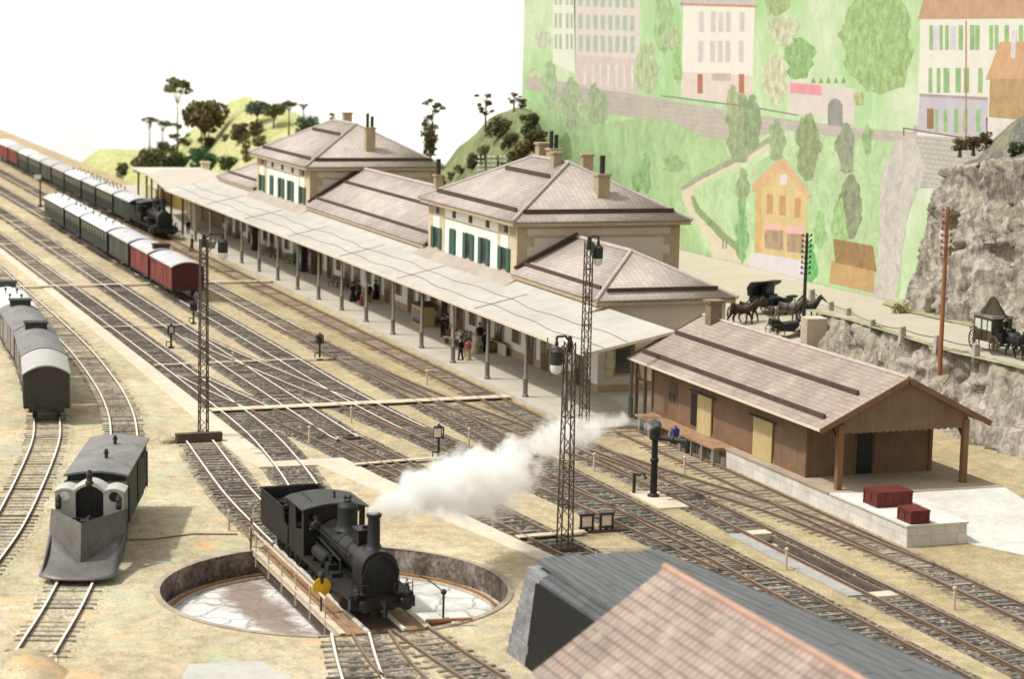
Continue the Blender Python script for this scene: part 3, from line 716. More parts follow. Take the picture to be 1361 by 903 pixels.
# houses on the painting
h = P('painted_house', [(735, -40), (764, -40), (765, 98), (735, 84)], (236, 238, 220), 3, var=.05)
for y0, y1 in ((-10, 6), (17, 37), (45, 65)):
    for x0 in (737, 743, 752, 758): P('painted_window', rect(x0, x0 + 3.5, y0, y1), (186, 196, 166), 4, h)
h = P('painted_house', [(762, -40), (851, -40), (849, 124), (786, 118), (765, 108)], (228, 218, 206), 3, var=.06)
P('painted_ground_floor', [(765, 72), (849, 78), (849, 123), (786, 117), (766, 107)], (222, 206, 198), 4, h, var=.1)
for y0, y1 in ((-12, 8), (18, 38), (46, 68)):
    for i in range(8): P('painted_window', rect(769 + i * 9.8, 774.5 + i * 9.8, y0 + i * .3, y1 + i * .3), (186, 198, 180), 4, h)
for i in range(7): P('painted_pillar', rect(776 + i * 10.5, 778.5 + i * 10.5, 84 + i * .4, 112 + i), (234, 226, 218), 5, h)
h = P('painted_house', [(908, 5), (1003, 8), (1000, 142), (905, 128)], (240, 236, 222), 3, var=.04)
P('painted_roof', [(903, 4), (915, -18), (995, -18), (1006, 7)], (206, 198, 192), 4, h); P('painted_eave', rect(904, 1006, 3.5, 6.5, 3), (206, 150, 128), 5, h)
P('painted_ground_floor', [(906, 95), (1000, 100), (1000, 141), (905, 127)], (232, 216, 204), 4, h, var=.06)
for x0 in (929, 945, 955, 965, 983): P('painted_window', rect(x0, x0 + 6.5, 15, 42), (214, 208, 204), 4, h); P('painted_window', rect(x0 - 1, x0 + 5.5, 54, 82), (214, 208, 204), 4, h)
for x0 in (927, 982): P('painted_door', rect(x0, x0 + 7, 98, 124), (190, 130, 104), 5, h)
P('painted_awning', rect(946, 971, 97, 107), (208, 188, 176), 5, h)
P('painted_railing', [(878, 126), (1000, 141), (1060, 152), (1060, 153.5), (1000, 143), (878, 127.5)], (150, 146, 136), 6)
h = P('painted_house', [(1223, 25), (1390, 25), (1390, 190), (1219, 180)], (238, 234, 220), 4, var=.04)
P('painted_roof', [(1232, -20), (1390, -20), (1390, 23), (1220, 25)], (206, 168, 140), 5, h, var=.1)
P('painted_ground_floor', [(1222, 126), (1313, 131), (1312, 186), (1219, 176)], (206, 200, 206), 5, h, var=.07); P('painted_cornice', [(1222, 124), (1313, 129), (1313, 133), (1222, 128)], (180, 166, 166), 6, h)
for x0, x1, y0, y1 in ([(x, x_, 33, 66) for x, x_ in ((1235, 1240), (1249, 1253), (1256, 1261), (1274, 1280), (1289, 1295), (1296, 1302), (1315, 1320), (1322, 1327), (1335, 1341), (1354, 1360))] + [(x, x_, 90, 123) for x, x_ in ((1234, 1239), (1245, 1250), (1254, 1262), (1270, 1277), (1281, 1288), (1300, 1306))] + [(x, x_, 145, 176) for x, x_ in ((1243, 1247), (1254, 1259), (1268, 1274), (1280, 1286), (1297, 1303))]):
    P('painted_shutter', rect(x0, x1, y0, y1), (160, 192, 136), 6, h, var=.2)
P('painted_door', rect(1232, 1241, 144, 171), (160, 132, 92), 6, h); P('painted_drainpipe', rect(1283, 1285, 27, 186), (184, 140, 116), 7, h)
for x0 in (1240.5, 1263): P('painted_window', rect(x0, x0 + 8, 34, 66), (220, 214, 218), 6, h)
P('painted_railing', [(1200, 169), (1280, 182), (1280, 190), (1278, 190), (1278, 184), (1202, 171), (1202, 180), (1200, 180)], (150, 130, 120), 7)
h = P('painted_barn', [(1316, 103), (1390, 103), (1390, 162), (1314, 155)], (196, 166, 122), 10, var=.14)
P('painted_roof', [(1329, 55), (1390, 55), (1390, 105), (1310, 105)], (218, 176, 138), 12, h, var=.1); P('painted_chimney', [(1345, 40), (1352, 40), (1349, 78), (1343, 76)], (222, 218, 218), 13, h)
P('painted_yard_wall', [(1311, 156), (1390, 163), (1390, 200), (1311, 190)], (232, 226, 216), 5)
h = P('painted_garden_wall', [(1048, 106), (1136, 118), (1136, 166), (1048, 150)], (226, 216, 206), 3, var=.06)
P('painted_awning', [(1050, 110), (1092, 113), (1092, 127), (1050, 123)], (236, 164, 172), 4, h, var=.1); P('painted_gate', [(1100, 166), (1100, 140), (1104, 133), (1110, 130), (1116, 133), (1120, 140), (1120, 168)], (162, 160, 152), 4, h)
for i in range(5): P('painted_bush', [(1078 + i * 10, 110), (1081 + i * 10, 102), (1084 + i * 10, 110)], (136, 166, 116), 4, h)
h = P('painted_chalet', [(1005, 250), (1040, 214), (1073, 259), (1071, 347), (1004, 337)], (222, 198, 146), 10, var=.09)
P('painted_roof', [(998, 246), (1034, 212), (1044, 211), (1079, 259), (1072, 264), (1040, 223), (1012, 252), (1000, 254)], (220, 186, 146), 12, h, var=.12)
P('painted_side_wall', [(1004, 254), (1012, 252), (1013, 336), (1003, 335)], (214, 184, 128), 12, h)
P('painted_ground_floor', [(997, 335), (1071, 347), (1071, 376), (995, 364)], (226, 220, 222), 12, h, var=.04)
for pts in (rect(1015, 1037, 295, 305, 2), rect(1044, 1069, 299, 310, 2)): P('painted_awning', pts, (238, 190, 184), 14, h, var=.06)
for pts in (rect(1016, 1041, 303, 330, 3), rect(1046, 1068, 309, 334, 3)): P('painted_shop_window', pts, (184, 160, 132), 13, h, var=.25)
for x0, y0 in ((1019, 258), (1036, 260), (1056, 263)): P('painted_window', rect(x0, x0 + 8, y0, y0 + 26), (200, 160, 116), 13, h, var=.15)
P('painted_attic_window', rect(1037, 1046, 232, 246), (228, 222, 222), 13, h)
for x0, c in ((1000, (190, 186, 190)), (1014, (226, 204, 150)), (1048, (220, 196, 148))): P('painted_door', rect(x0, x0 + 6, 343 + (x0 - 1000) * .12, 370 + (x0 - 1000) * .12), c, 8, h)
h = P('painted_hut', [(1105, 346), (1162, 358), (1161, 389), (1102, 376)], (204, 170, 124), 10, var=.12)
P('painted_roof', [(1107, 317), (1160, 327), (1165, 361), (1110, 349)], (168, 138, 96), 12, h, var=.22)
for x0 in (960, 964): P('painted_figure', [(x0, 318), (x0 + 1, 314), (x0 + 2, 318), (x0 + 2, 331), (x0, 331)], (150, 146, 132), 4)
# ------------------------------------------------------------------ station building
st = thing('station_building', 'long cream and white station with two tall pavilions and tiled roofs', 'station', (-199, 65, .2))
YF = 59.2
def quad_roof(pts, name='roof', mat='tile', lab=None, th=.16):
    b = B()
    for q in pts: b.face(*q)
    o = b.build(name, M[mat], st, lab, recalc=False)
    for p in o.data.polygons: pass
    if sum(p.normal.z for p in o.data.polygons) < 0: o.data.flip_normals()
    md = o.modifiers.new('thick', 'SOLIDIFY'); md.thickness = th; md.offset = -1
    return o
def guard(parent, a, c, h=.34):
    b = B(); b.bar((a[0], a[1], a[2] + h / 2), (c[0], c[1], c[2] + h / 2), .14, h); b.build('snow_guard', M['guard'], parent)
def ridge_tiles(parent, *segs):
    b = B()
    for p, q in segs: b.cyl(p, q, .17, .17, 7)
    b.build('ridge', M['ridge'], parent)
def hip(x0, x1, y0, y1, ze, zr, rx0=None, rx1=None, hip0=True, hip1=True, guards=()):
    yr = (y0 + y1) / 2; a = x0 if not hip0 else rx0; c = x1 if not hip1 else rx1
    A0, A1 = (x0, y0, ze), (x0, y1, ze); C0, C1 = (x1, y0, ze), (x1, y1, ze); R0, R1 = (a, yr, zr), (c, yr, zr)
    f = [(A0, C0, R1, R0), (C1, A1, R0, R1)]; sg = [(R0, R1)]
    if hip1: f.append((C0, C1, R1)); sg += [(C0, R1), (C1, R1)]
    if hip0: f.append((A1, A0, R0)); sg += [(A0, R0), (A1, R0)]
    ro = quad_roof(f); ridge_tiles(ro, *sg)
    b = B(); b.box(x0 + .1, y0 + .1, ze - .42, x1 - .1, y0 + .5, ze - .17); b.box(x0 + .1, y1 - .5, ze - .42, x1 - .1, y1 - .1, ze - .17)
    if hip1: b.box(x1 - .5, y0 + .5, ze - .42, x1 - .1, y1 - .5, ze - .17)
    b.build('cornice', M['stone_dark'], st)
    return ro
def chimney(x, y, z0, z1, sx=.8, sy=.8, flues=0):
    b = B(); b.box(x - sx / 2, y - sy / 2, z0, x + sx / 2, y + sy / 2, z1); b.box(x - sx / 2 - .1, y - sy / 2 - .1, z1, x + sx / 2 + .1, y + sy / 2 + .1, z1 + .16)
    o = b.build('chimney', M['stone_dark'], st)
    for i in range(flues):
        b = B(); fx = y - sy / 2 + sy * (i + .5) / flues; b.cyl((x, fx, z1 + .15), (x, fx, z1 + 1.6 - .3 * i), .22 if flues == 1 else .17, None, 10); b.build('flue_pipe', M['iron'], o)
def window(x, z0, z1, wd=1.1, sh=.75, y=YF, blind=0, closed=False):
    b = B(); b.box(x - wd / 2 - .12, y - .07, z0 - .1, x + wd / 2 + .12, y + .1, z1 + .12); fr = b.build('window', M['fascia'], st)
    b = B(); b.box(x - wd / 2, y - .085, z0, x + wd / 2, y - .05, z1); b.build('pane', M['glass'], fr)
    if blind: b = B(); b.box(x - wd / 2 - .25, y - .10, z1 - blind, x + wd / 2 + .25, y - .04, z1 + .1); b.build('blind', M['wall'], fr)
    zt = z1 - blind
    for s in (-1, 1):
        xc = x + s * (wd / 2 + sh / 2 - (.25 if closed else 0)); b = B(); b.box(xc - sh / 2, y - .16, z0 - .05, xc + sh / 2, y - .09, zt)
        for i in range(5):
            zz = z0 + (zt - z0) * (i + .5) / 5; b.box(xc - sh / 2 + .1, y - .185, zz - .16, xc + sh / 2 - .1, y - .15, zz + .1)
        b.build('shutter', M['green_shutter'], fr)
def pavilion(x0, x1):
    y1 = 72.9; zt = 10.55; z0 = .2
    b = B(); b.box(x0, YF, z0, x1, y1, zt); b.build('wall', M['plaster'], st)
    b = B(); b.box(x0 + .02, YF - .03, 6.0, x1 - .02, YF, zt - .02); b.build('facade_panel', M['wall'], st)
    b = B()   # bays and stone bands
    for a, c in ((0, .20), (.80, 1.0)):
        xa, xc = x0 + (x1 - x0) * a, x0 + (x1 - x0) * c; b.box(xa - (.05 if a == 0 else 0), YF - .06, 6.0, xc + (.05 if c == 1 else 0), YF - .03, zt)
    b.box(x0, YF - .05, 9.42, x1, YF - .031, 9.56); b.box(x0, YF - .05, 10.32, x1, YF - .031, zt)
    b.build('stone_bay', M['stone'], st)
    b = B()   # frieze slots
    for cx in (x0 + (x1 - x0) * .1, x0 + (x1 - x0) * .9):
        for o in (-1.7, -1.25, -.8, .8, 1.25, 1.7): b.box(cx + o - .06, YF - .075, 9.62, cx + o + .06, YF - .059, 10.3)
    b.build('frieze_slot', M['door'], st)
    L = x1 - x0
    for fr_ in (.11, .31, .50, .69, .89):
        b = B(); xx = x0 + L * fr_; b.box(xx - .38, YF - .085, 9.68, xx + .38, YF - .04, 10.24); b.build('attic_window', M['black'], st)
    window(x0 + L * .105, 6.75, 9.35, 1.15, .8, blind=.85); window(x0 + L * .30, 6.7, 8.75, .55, .7, closed=True); window(x0 + L * .485, 6.7, 8.75, 1.1, .75); window(x0 + L * .66, 6.7, 8.75, 1.1, .75); window(x0 + L * .875, 6.75, 9.35, 1.15, .8, blind=.85)
    # end wall: quoins, string course
    b = B()
    for ye, s in ((YF, 1), (y1, -1)):
        b.box(x1, min(ye, ye + s * .75), z0, x1 + .05, max(ye, ye + s * .75), zt)
        for i in range(14):
            if i % 2 == 0: b.box(x1, min(ye + s * .75, ye + s * 1.35), z0 + i * .72, x1 + .051, max(ye + s * .75, ye + s * 1.35), z0 + i * .72 + .68)
    b.box(x1, YF + .76, 9.5, x1 + .09, y1 - .76, 9.66); b.box(x1, YF + .76, 10.2, x1 + .045, y1 - .76, zt)
    b.build('quoin', M['stone_dark'], st)
    xr0, xr1 = x0 + 6.9, x1 - 6.9; ze, zr = 10.85, 14.85
    ro = hip(x0 - .75, x1 + .75, YF - .75, y1 + .75, ze, zr, xr0, xr1)
    yr = (YF + y1) / 2
    def on(y): return ze + (zr - ze) * (y - (YF - .75)) / (yr - YF + .75)
    guard(ro, (x0 + 1.2, YF + .3, on(YF + .3)), (x1 - 1.2, YF + .3, on(YF + .3))); guard(ro, (x0 + 6.2, yr - 2.2, on(yr - 2.2)), (x1 - 5.4, yr - 2.2, on(yr - 2.2)))
    xe = x1 + .75; rr = lambda d: ze + (zr - ze) * d / (xe - xr1)
    guard(ro, (xe - .95, YF + .5, rr(.95)), (xe - .95, y1 - .5, rr(.95)))
    return xr0, xr1, yr, zr
a = pavilion(-178.3, -156.6)
chimney(-157.6 - 1.6, 67.2, 11.6, 14.1, .95, 1.0, 1)
chimney(-164.6, 65.4, 14.2, 15.5, .7, .7); chimney(-170.5, 66.6, 14.2, 15.9, .9, 1.2, 0); chimney(-169.0, 66.9, 14.4, 15.5, 1.1, .9, 2); chimney(-163.4, 67.6, 13.8, 15.4, .6, .9)
pavilion(-239.8, -217.3)
chimney(-219.6, 66.2, 11.8, 14.6, .85, 1.0, 2); chimney(-229.5, 66.6, 14.3, 15.7, .8, .9)
# low wings
def wing(x0, x1, hip0, hip1, ridge0=None, ridge1=None, y1=69.0, zr=9.55):
    b = B(); b.box(x0, YF + .02, .2, x1, y1, 6.6); b.build('wall', M['plaster'], st)
    ze = 6.85; xa = x0 - (.7 if hip0 else 0); xb = x1 + (.7 if hip1 else 0)
    ro = hip(xa, xb, YF - .6, y1 + .6, ze, zr, ridge0, ridge1, hip0, hip1)
    yr = (YF + y1) / 2
    def on(y): return ze + (zr - ze) * (y - (YF - .6)) / (yr - YF + .6)
    guard(ro, (xa + (1.6 if hip0 else .2), YF + .5, on(YF + .5)), (xb - (1.8 if hip1 else .2), YF + .5, on(YF + .5)), .26)
    if not hip1 and not hip0: guard(ro, (xa + .2, yr - 2.3, on(yr - 2.3)), (xb - .2, yr - 2.3, on(yr - 2.3)), .26)
    return ro, yr, zr
ro, yr, zr = wing(-156.58, -140.0, False, True, None, -146.0)
guard(ro, (-140.2, YF + .6, 7.28), (-140.2, 68.4, 7.28), .3)
b = B(); b.bar((-156.4, YF - .3, 7.2), (-156.4, yr, 9.8), .25, .2); b.build('verge', M['guard'], ro)
ro, yr, zr = wing(-217.28, -178.32, False, False, y1=70.5, zr=10.6)
b = B(); b.bar((-217.1, YF - .3, 7.2), (-217.1, yr, 10.85), .25, .2); b.build('verge', M['guard'], ro)
chimney(-191.5, 64.4, 10.2, 11.7, .6, .7, 1)
wing(-257, -239.82, True, False, -251, None)
# end wall detail of the right wing: window with shutters, tan plinth
b = B(); b.box(-140, YF + .05, .2, -139.94, 69, .72); b.build('plinth', M['stone_dark'], st)
b = B(); b.box(-140, YF + .05, .72, -139.95, 69, 1.3); b.build('plinth_band', M['plaster'], st)
b = B(); b.box(-140, 60.1, 1.35, -139.92, 62.2, 3.9); fr = b.build('window', M['stone_dark'], st)
b = B(); b.box(-139.95, 60.5, 1.5, -139.88, 61.9, 3.75); b.build('pane', M['glass'], fr)
b = B()
for y in (60.05, 62.35):
    for i in range(4): b.box(-140, y - .25 - .1 * (i % 2), 1.2 + i * .7, -139.9, y + .25 + .1 * (i % 2), 1.87 + i * .7)
b.build('window_quoin', M['stone'], st)
# ground-floor front under the awning
b = B(); b.box(-257, YF - .04, .2, -140.0, YF + .0, 6.2); b.build('ground_floor_front', M['wall'], st)
b = B(); b.box(-257, YF - .09, .2, -140, YF - .041, .75); b.build('plinth', M['stone_dark'], st)
b = B(); b.box(-257, YF - .09, 4.5, -140, YF - .041, 4.75); b.build('string_course', M['stone'], st)
x = -143.0; i = 0
while x > -256:
    big = i % 3 != 1; wd = 1.55 if big else 1.25; zb = .2 if big else 1.35
    b = B(); b.box(x - wd / 2 - .28, YF - .13, zb, x + wd / 2 + .28, YF - .045, 4.15); fr = b.build('door' if big else 'window', M['stone_dark'], st)
    b = B(); b.box(x - wd / 2, YF - .16, zb + .02, x + wd / 2, YF - .10, 3.95)
    o = b.build('leaf' if big else 'pane', M['door'] if i % 5 else M['timber_dark'], fr)
    if big:
        b = B(); b.box(x - wd / 2 + .15, YF - .185, 1.4, x - .1, YF - .155, 3.0); b.box(x + .1, YF - .185, 1.4, x + wd / 2 - .15, YF - .155, 3.0); b.box(x - wd / 2 + .12, YF - .185, 3.2, x + wd / 2 - .12, YF - .155, 3.8); b.build('glazing', M['glass'], fr)
    x -= 3.15 if i % 4 else 3.8; i += 1
# awning
AX0, AX1 = -262, -128.2
prof = [(53.25, 4.98), (55.6, 5.45), (57.9, 5.92), (YF, 6.45)]
b = B()
for (ya, za), (yb, zb) in zip(prof[:2], prof[1:3]): b.hexa([(AX0, ya, za - .14), (AX1, ya, za - .14), (AX1, yb, zb - .14), (AX0, yb, zb - .14), (AX0, ya, za), (AX1, ya, za), (AX1, yb, zb), (AX0, yb, zb)])
aw = b.build('awning', M['canopy'], st)
b = B()
for x0, x1 in ((-240.6, -216.4), (-179.2, -155.6)): b = B(); b.hexa([(x0, 57.9, 5.8), (x1, 57.9, 5.8), (x1, YF - .1, 6.4), (x0, YF - .1, 6.4), (x0, 57.9, 5.925), (x1, 57.9, 5.925), (x1, YF - .1, 6.62), (x0, YF - .1, 6.62)]); b.build('flashing', M['canopy_band'], aw)
b = B()
for x0, x1 in ((AX0, -240.65), (-216.35, -179.25), (-155.55, -139.35)): b = B(); b.hexa([(x0, 57.9, 5.8), (x1, 57.9, 5.8), (x1, YF - .1, 6.3), (x0, YF - .1, 6.3), (x0, 57.9, 5.922), (x1, 57.9, 5.922), (x1, YF - .1, 6.45), (x0, YF - .1, 6.45)]); b.build('awning_back', M['canopy'], aw)
b = B(); b.hexa([(-139.3, 57.9, 5.8), (AX1, 57.9, 5.8), (AX1, 59.6, 6.14), (-139.3, 59.6, 6.14), (-139.3, 57.9, 5.921), (AX1, 57.9, 5.921), (AX1, 59.6, 6.26), (-139.3, 59.6, 6.26)]); b.build('awning_end', M['canopy'], aw)
for yy, ph in ((54.6, 0), (56.3, 2.0)):
    b = B(); n = 110; pts = []
    for i in range(n + 1):
        x = AX0 + (AX1 - AX0) * i / n; y = yy + .16 * math.sin(i * .35 + ph) + .1 * math.sin(i * .9) + (57.6 - yy) * .0; pts.append((x, y, 4.98 + (y - 53.25) * .2 + .012))
    b.tube(pts, .028, 4); b.build('seam', M['seam'], aw)
for i, x in enumerate((-150, -169, -186, -204, -222, -240)):
    b = B(); b.bar((x, 53.4, 5.03), (x - .6, 57.8, 5.91), .05, .04); b.build('seam', M['seam'], aw)
b = B(); b.box(AX0, 53.15, 4.78, AX1, 53.24, 4.99); b.bar((AX1 + .04, 53.2, 4.88), (AX1 + .04, 59.6, 6.16), .08, .2); b.build('fascia', M['fascia'], aw)
px = [-132.0, -139.5, -147.3, -155.0, -162.7, -170.3, -178.0, -185.6, -193.3, -200.8, -208.4, -216.0, -223.6, -231.0, -238.6, -246.2]
def post(x, y, zt):
    b = B(); b.lathe((x, y, .2), [(.24, 0), (.24, .12), (.17, .2), (.17, 1.25), (.2, 1.3), (.115, 1.42), (.095, zt - .5), (.16, zt - .42), (.1, zt - .36), (.1, zt - .2)], 10); b.build('awning_post', M['grey_post'], st)
for i, x in enumerate(px):
    post(x, 53.55, 4.9)
    if i in (0, 2, 4, 7): b = B(); b.tube([(x - .35, 53.55, .2), (x - .33, 53.55, 2.2), (x - .1, 53.55, 3.2), (x - .1, 53.55, 4.7)], .04, 5); b.build('rain_pipe', M['grey_post'], st)
post(-130.5, 57.6, 5.7)
b = B()
for x in px[1:]: b.bar((x, 53.6, 4.72), (x, YF, 5.9), .1, .16)
b.box(AX0, 53.5, 4.62, AX1 - .3, 53.62, 4.78); b.bar((-130.5, 57.55, 5.25), (-129.1, 59.3, 6.05), .12, .16); b.bar((-130.5, 57.5, 4.9), (-130.5, 53.6, 4.7), .1, .14); b.bar((-130.5, 57.5, 5.2), (-128.8, 56.2, 5.3), .1, .14)
b.build('awning_frame', M['grey_post'], st)
b = B()   # wall-mounted wire post of the wires on the roof
tp_ = thing('insulator_rack', 'wire rack with rows of white insulators behind the middle roof', 'insulator rack', (-195, 70.8, 6))
for y in (70.3, 71.5): b.cyl((-195, y, 6), (-195, y, 13.4), .07, None, 6)
b.build('upright', M['iron'], tp_)
for i in range(6):
    b = B(); z = 11.0 + i * .42; b.bar((-195, 69.5, z), (-195, 72.3, z), .06, .06); cb = b.build('cross_arm', M['iron'], tp_)
    b = B()
    for y in (69.6, 70.0, 70.7, 71.1, 71.8, 72.2): b.lathe((-195, y, z + .03), [(.05, 0), (.1, .05), (.1, .14), (.04, .24)], 6)
    b.build('insulator', M['lampwhite'], cb)

# ------------------------------------------------------------------ shelter at the far end of the platform
sh = thing('platform_shelter', 'flat-roofed ochre walled shelter at the far end of the platform', 'shelter', (-280, 60, .2))
b = B(); po = [(-262.02, 53.25), (-281, 54.9), (-284, 57.4), (-275, 61), (-262.02, 61)]; zz = lambda y: 4.98 + .2 * (y - 53.25)
b.faces([(x, y, zz(y) - .14) for x, y in po] + [(x, y, zz(y)) for x, y in po], [(4, 3, 2, 1, 0), (5, 6, 7, 8, 9)] + [(i, (i + 1) % 5, 5 + (i + 1) % 5, 5 + i) for i in range(5)]); b.build('roof', plain('beige_flat_roof', (.44, .395, .335), .8, .12, .3), sh)
b = B(); b.prism([(-307, 57.5), (-292.5, 57.0), (-262.1, 61.02), (-262.1, 67), (-306, 67.2)], 'z', 4.3, 4.52); b.build('flat_roof', plain('pale_flat_roof', (.52, .475, .40), .8, .1, .3), sh)
b = B(); b.prism([(-257.2, 60.0), (-285, 60.6), (-300, 60.2), (-304, 66), (-257.2, 66)], 'z', .2, 4.29); b.build('wall', M['ochre'], sh)
b = B(); b.prism([(-257.1, 59.8), (-285, 60.4), (-285, 60.55), (-257.1, 59.98)], 'z', .2, 1.9); b.build('plinth', plain('tan_plinth', (.34, .25, .15), .9, .2, .5), sh)
for x, y in ((-260, 56.7), (-266.5, 57.6), (-273, 59.4)):
    b = B(); b.box(x - .45, y - .45, .2, x + .45, y + .45, 4.29 if x < -270 else 5.4); b.build('column', M['cream_col'], sh)
b = B(); b.box(-303, 58.3, .2, -293.5, 58.6, 2.4); b.build('end_panel', M['cream_col'], sh)
for x, y in ((-253.5, 53.6), (-263, 54.2), (-272, 55), (-281, 56.2), (-292.5, 57.6), (-298, 58.0), (-305, 58.2)):
    b = B(); b.cyl((x, y, .2), (x, y, 4.3 if x < -285 else 5.0), .14, None, 8); b.build('post', M['timber_dark'], sh)
b = B(); b.box(-291, 64, 4.5, -290, 65, 6.2); b.box(-291.15, 63.85, 6.2, -289.85, 65.15, 6.4); b.build('chimney', M['stone'], sh)
# ------------------------------------------------------------------ goods shed, dock, crates
ZD = 1.15
dk = thing('loading_dock', 'whitewashed stone loading dock with a brown top under the goods shed', 'loading dock', (-104, 60, 0))
b = B(); b.box(-114.9, 57.0, 0, -94.0, 60.5, ZD - .1); b.build('stone_wall', M['dock'], dk)
b = B(); b.prism([(-127, 57.45), (-115, 57.45), (-115, 56.93), (-102.2, 56.93), (-101.2, 60.55), (-101.0, 67.2), (-127, 67.2)], 'z', ZD - .1, ZD); b.build('top', M['dock_top'], dk)
b = B(); b.prism([(-102.1, 56.94), (-93.95, 56.94), (-93.95, 60.56), (-101.1, 60.56)], 'z', ZD - .1, ZD + .004)
b.hexa([(-101.0, 60.57, -.1), (-93.95, 60.57, -.1), (-92.5, 67.2, -.1), (-100.9, 67.2, -.1), (-101.0, 60.57, ZD), (-93.95, 60.57, .03), (-92.5, 67.2, .03), (-100.9, 67.2, ZD)])
b.prism([(-93.94, 60.57), (-91, 62.0), (-86, 64.6), (-87, 68), (-92.49, 67.2)], 'z', -.1, .026)
b.build('apron', M['apron'], dk)
b = B(); b.box(-127, 57.46, 0, -115.0, 57.6, ZD - .1); b.build('rear_wall', M['concrete'], dk)
b = B(); b.box(-126.6, 56.2, ZD - .12, -114.9, 57.44, ZD + .01); b.build('boardwalk', M['brown_plank'], dk)
for i in range(8):
    b = B(); x = -126.2 + i * 1.55; b.box(x, 56.25, 0, x + .3, 56.6, ZD - .13); b.build('pier', M['grey_post'], dk)
b = B(); b.box(-126.4, 56.75, 0, -115, 57.4, .55); b.build('footing', M['concrete'], dk)

gs = thing('goods_shed', 'brown boarded goods shed with a tiled gable roof and straw-coloured doors', 'goods shed', (-116, 61.6, ZD))
X0, X1, Y0, Y1, ZE, ZR, YR = -127.0, -106.0, 57.6, 65.5, 4.62, 7.2, 61.7
b = B(); b.prism([(Y0, ZD), (Y1, ZD), (Y1, 4.9), (YR, 6.95), (Y0, 4.9)], 'x', X0, X1); wl = b.build('wall', M['shed'], gs)
b = B()
for x in (X0, X1): 
    for y in (Y0, Y1): b.box(x - .1, y - .1, ZD, x + .1, y + .1, 4.7)
b.box(X0, Y0 - .06, 4.45, X1, Y0 - .001, 4.7); b.box(X0, Y0 - .05, ZD, X1, Y0 - .001, ZD + .25); b.box(X1 + .001, Y0, 4.2, X1 + .05, Y1, 4.35)
b.build('trim', M['shed_trim'], gs)
def rz_(y): return ZE + (ZR - ZE) * (1 - abs(y - YR) / (YR - 56.45))
RX0, RX1 = -128.4, -102.35
b = B()
for a, c in ((56.45, YR), (YR, 66.95)):
    b.hexa([(RX0, a, rz_(a) - .16), (RX1, a, rz_(a) - .16), (RX1, c, rz_(c) - .16), (RX0, c, rz_(c) - .16), (RX0, a, rz_(a)), (RX1, a, rz_(a)), (RX1, c, rz_(c)), (RX0, c, rz_(c))])
ro = b.build('roof', M['tile_brown'], gs)
b = B(); b.cyl((RX0, YR, ZR + .02), (RX1, YR, ZR + .02), .13, None, 8); b.build('ridge', M['ridge'], ro)
for y, xa, xb in ((57.15, RX0 + .5, RX1 - 1.0), (59.45, RX0 + .6, RX1 - 1.5)): guard(ro, (xa, y, rz_(y)), (xb, y, rz_(y)), .26)
for x in (RX0 - .05, RX1 + .05):
    b = B()
    for s in (-1, 1): b.bar((x, YR + s * 5.35, rz_(YR + 5.35 * s) - .1), (x, YR, ZR - .08), .09, .3)
    b.build('bargeboard', M['shed_trim'], ro)
b = B(); b.bar((RX0, 56.42, ZE - .1), (RX1, 56.42, ZE - .1), .1, .14); b.build('gutter', M['fascia'], ro)
# open front gable with scalloped valance
b = B(); pts = [(YR, ZR - .22), (57.55, 5.1), (57.55, 4.35)]
n = 40
for i in range(n + 1): pts.append((57.55 + (65.75 - 57.55) * i / n, 4.30 - (.10 if i % 2 else 0)))
pts += [(65.75, 4.35), (65.75, 5.1)]
b.prism(pts, 'x', -102.75, -102.62); b.build('gable_boards', M['shed'], gs)
for y in (57.75, 65.6):
    b = B(); b.box(-102.78, y - .16, ZD, -102.45, y + .16, 4.75); b.bar((-102.8, y, 4.9), (-106, y, 4.9), .18, .22); b.bar((-102.8, y, 3.7), (-104, y, 4.85), .14, .14); b.build('post', M['shed_trim'], gs)
def shx(px, py): return on_y(px, py, Y0).x
# side openings
xa, xb, xc = shx(918, 555), shx(929, 556), shx(945, 560)
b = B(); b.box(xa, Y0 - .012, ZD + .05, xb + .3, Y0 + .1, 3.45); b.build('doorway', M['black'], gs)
b = B(); b.box(xb, Y0 - .14, ZD + .02, xc + .25, Y0 - .05, 3.55); o = b.build('sliding_door', M['shed_door'], gs)
b = B(); b.bar((xa, Y0 - .16, 3.62), (xc + .8, Y0 - .16, 3.62), .06, .1); b.build('door_track', M['iron'], o)
xa, xb = shx(1003, 590), shx(1028, 598)
b = B(); b.box(xa, Y0 - .14, ZD + .02, xb, Y0 - .05, 3.5); o = b.build('sliding_door', M['shed_door'], gs); b = B(); b.bar((xa - .6, Y0 - .16, 3.57), (xb + .4, Y0 - .16, 3.57), .06, .1); b.build('door_track', M['iron'], o)
b = B(); b.box(xa - .35, Y0 - .03, ZD + .02, xa - .02, Y0 + .05, 3.5); b.build('door_jamb', M['shed_trim'], gs)
xa, xb = shx(889, 525), shx(900, 530)
b = B(); b.box(xa - .1, Y0 - .05, 2.3, xb + .1, Y0 + .05, 3.75); fr = b.build('window', M['shed_trim'], gs)
b = B()
for i in range(2):
    for j in range(2): b.box(xa + (xb - xa) * i / 2 + .05, Y0 - .065, 2.38 + j * .68, xa + (xb - xa) * (i + 1) / 2 - .05, Y0 - .04, 2.98 + j * .68)
b.build('pane', M['glass'], fr)
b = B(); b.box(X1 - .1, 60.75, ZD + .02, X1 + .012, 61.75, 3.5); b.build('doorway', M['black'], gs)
b = B(); b.bar((X1 + .03, 60.65, ZD), (X1 + .03, 60.65, 3.6), .08, .1); b.bar((X1 + .03, 61.85, ZD), (X1 + .03, 61.85, 3.6), .08, .1); b.build('door_frame', M['shed_trim'], gs)
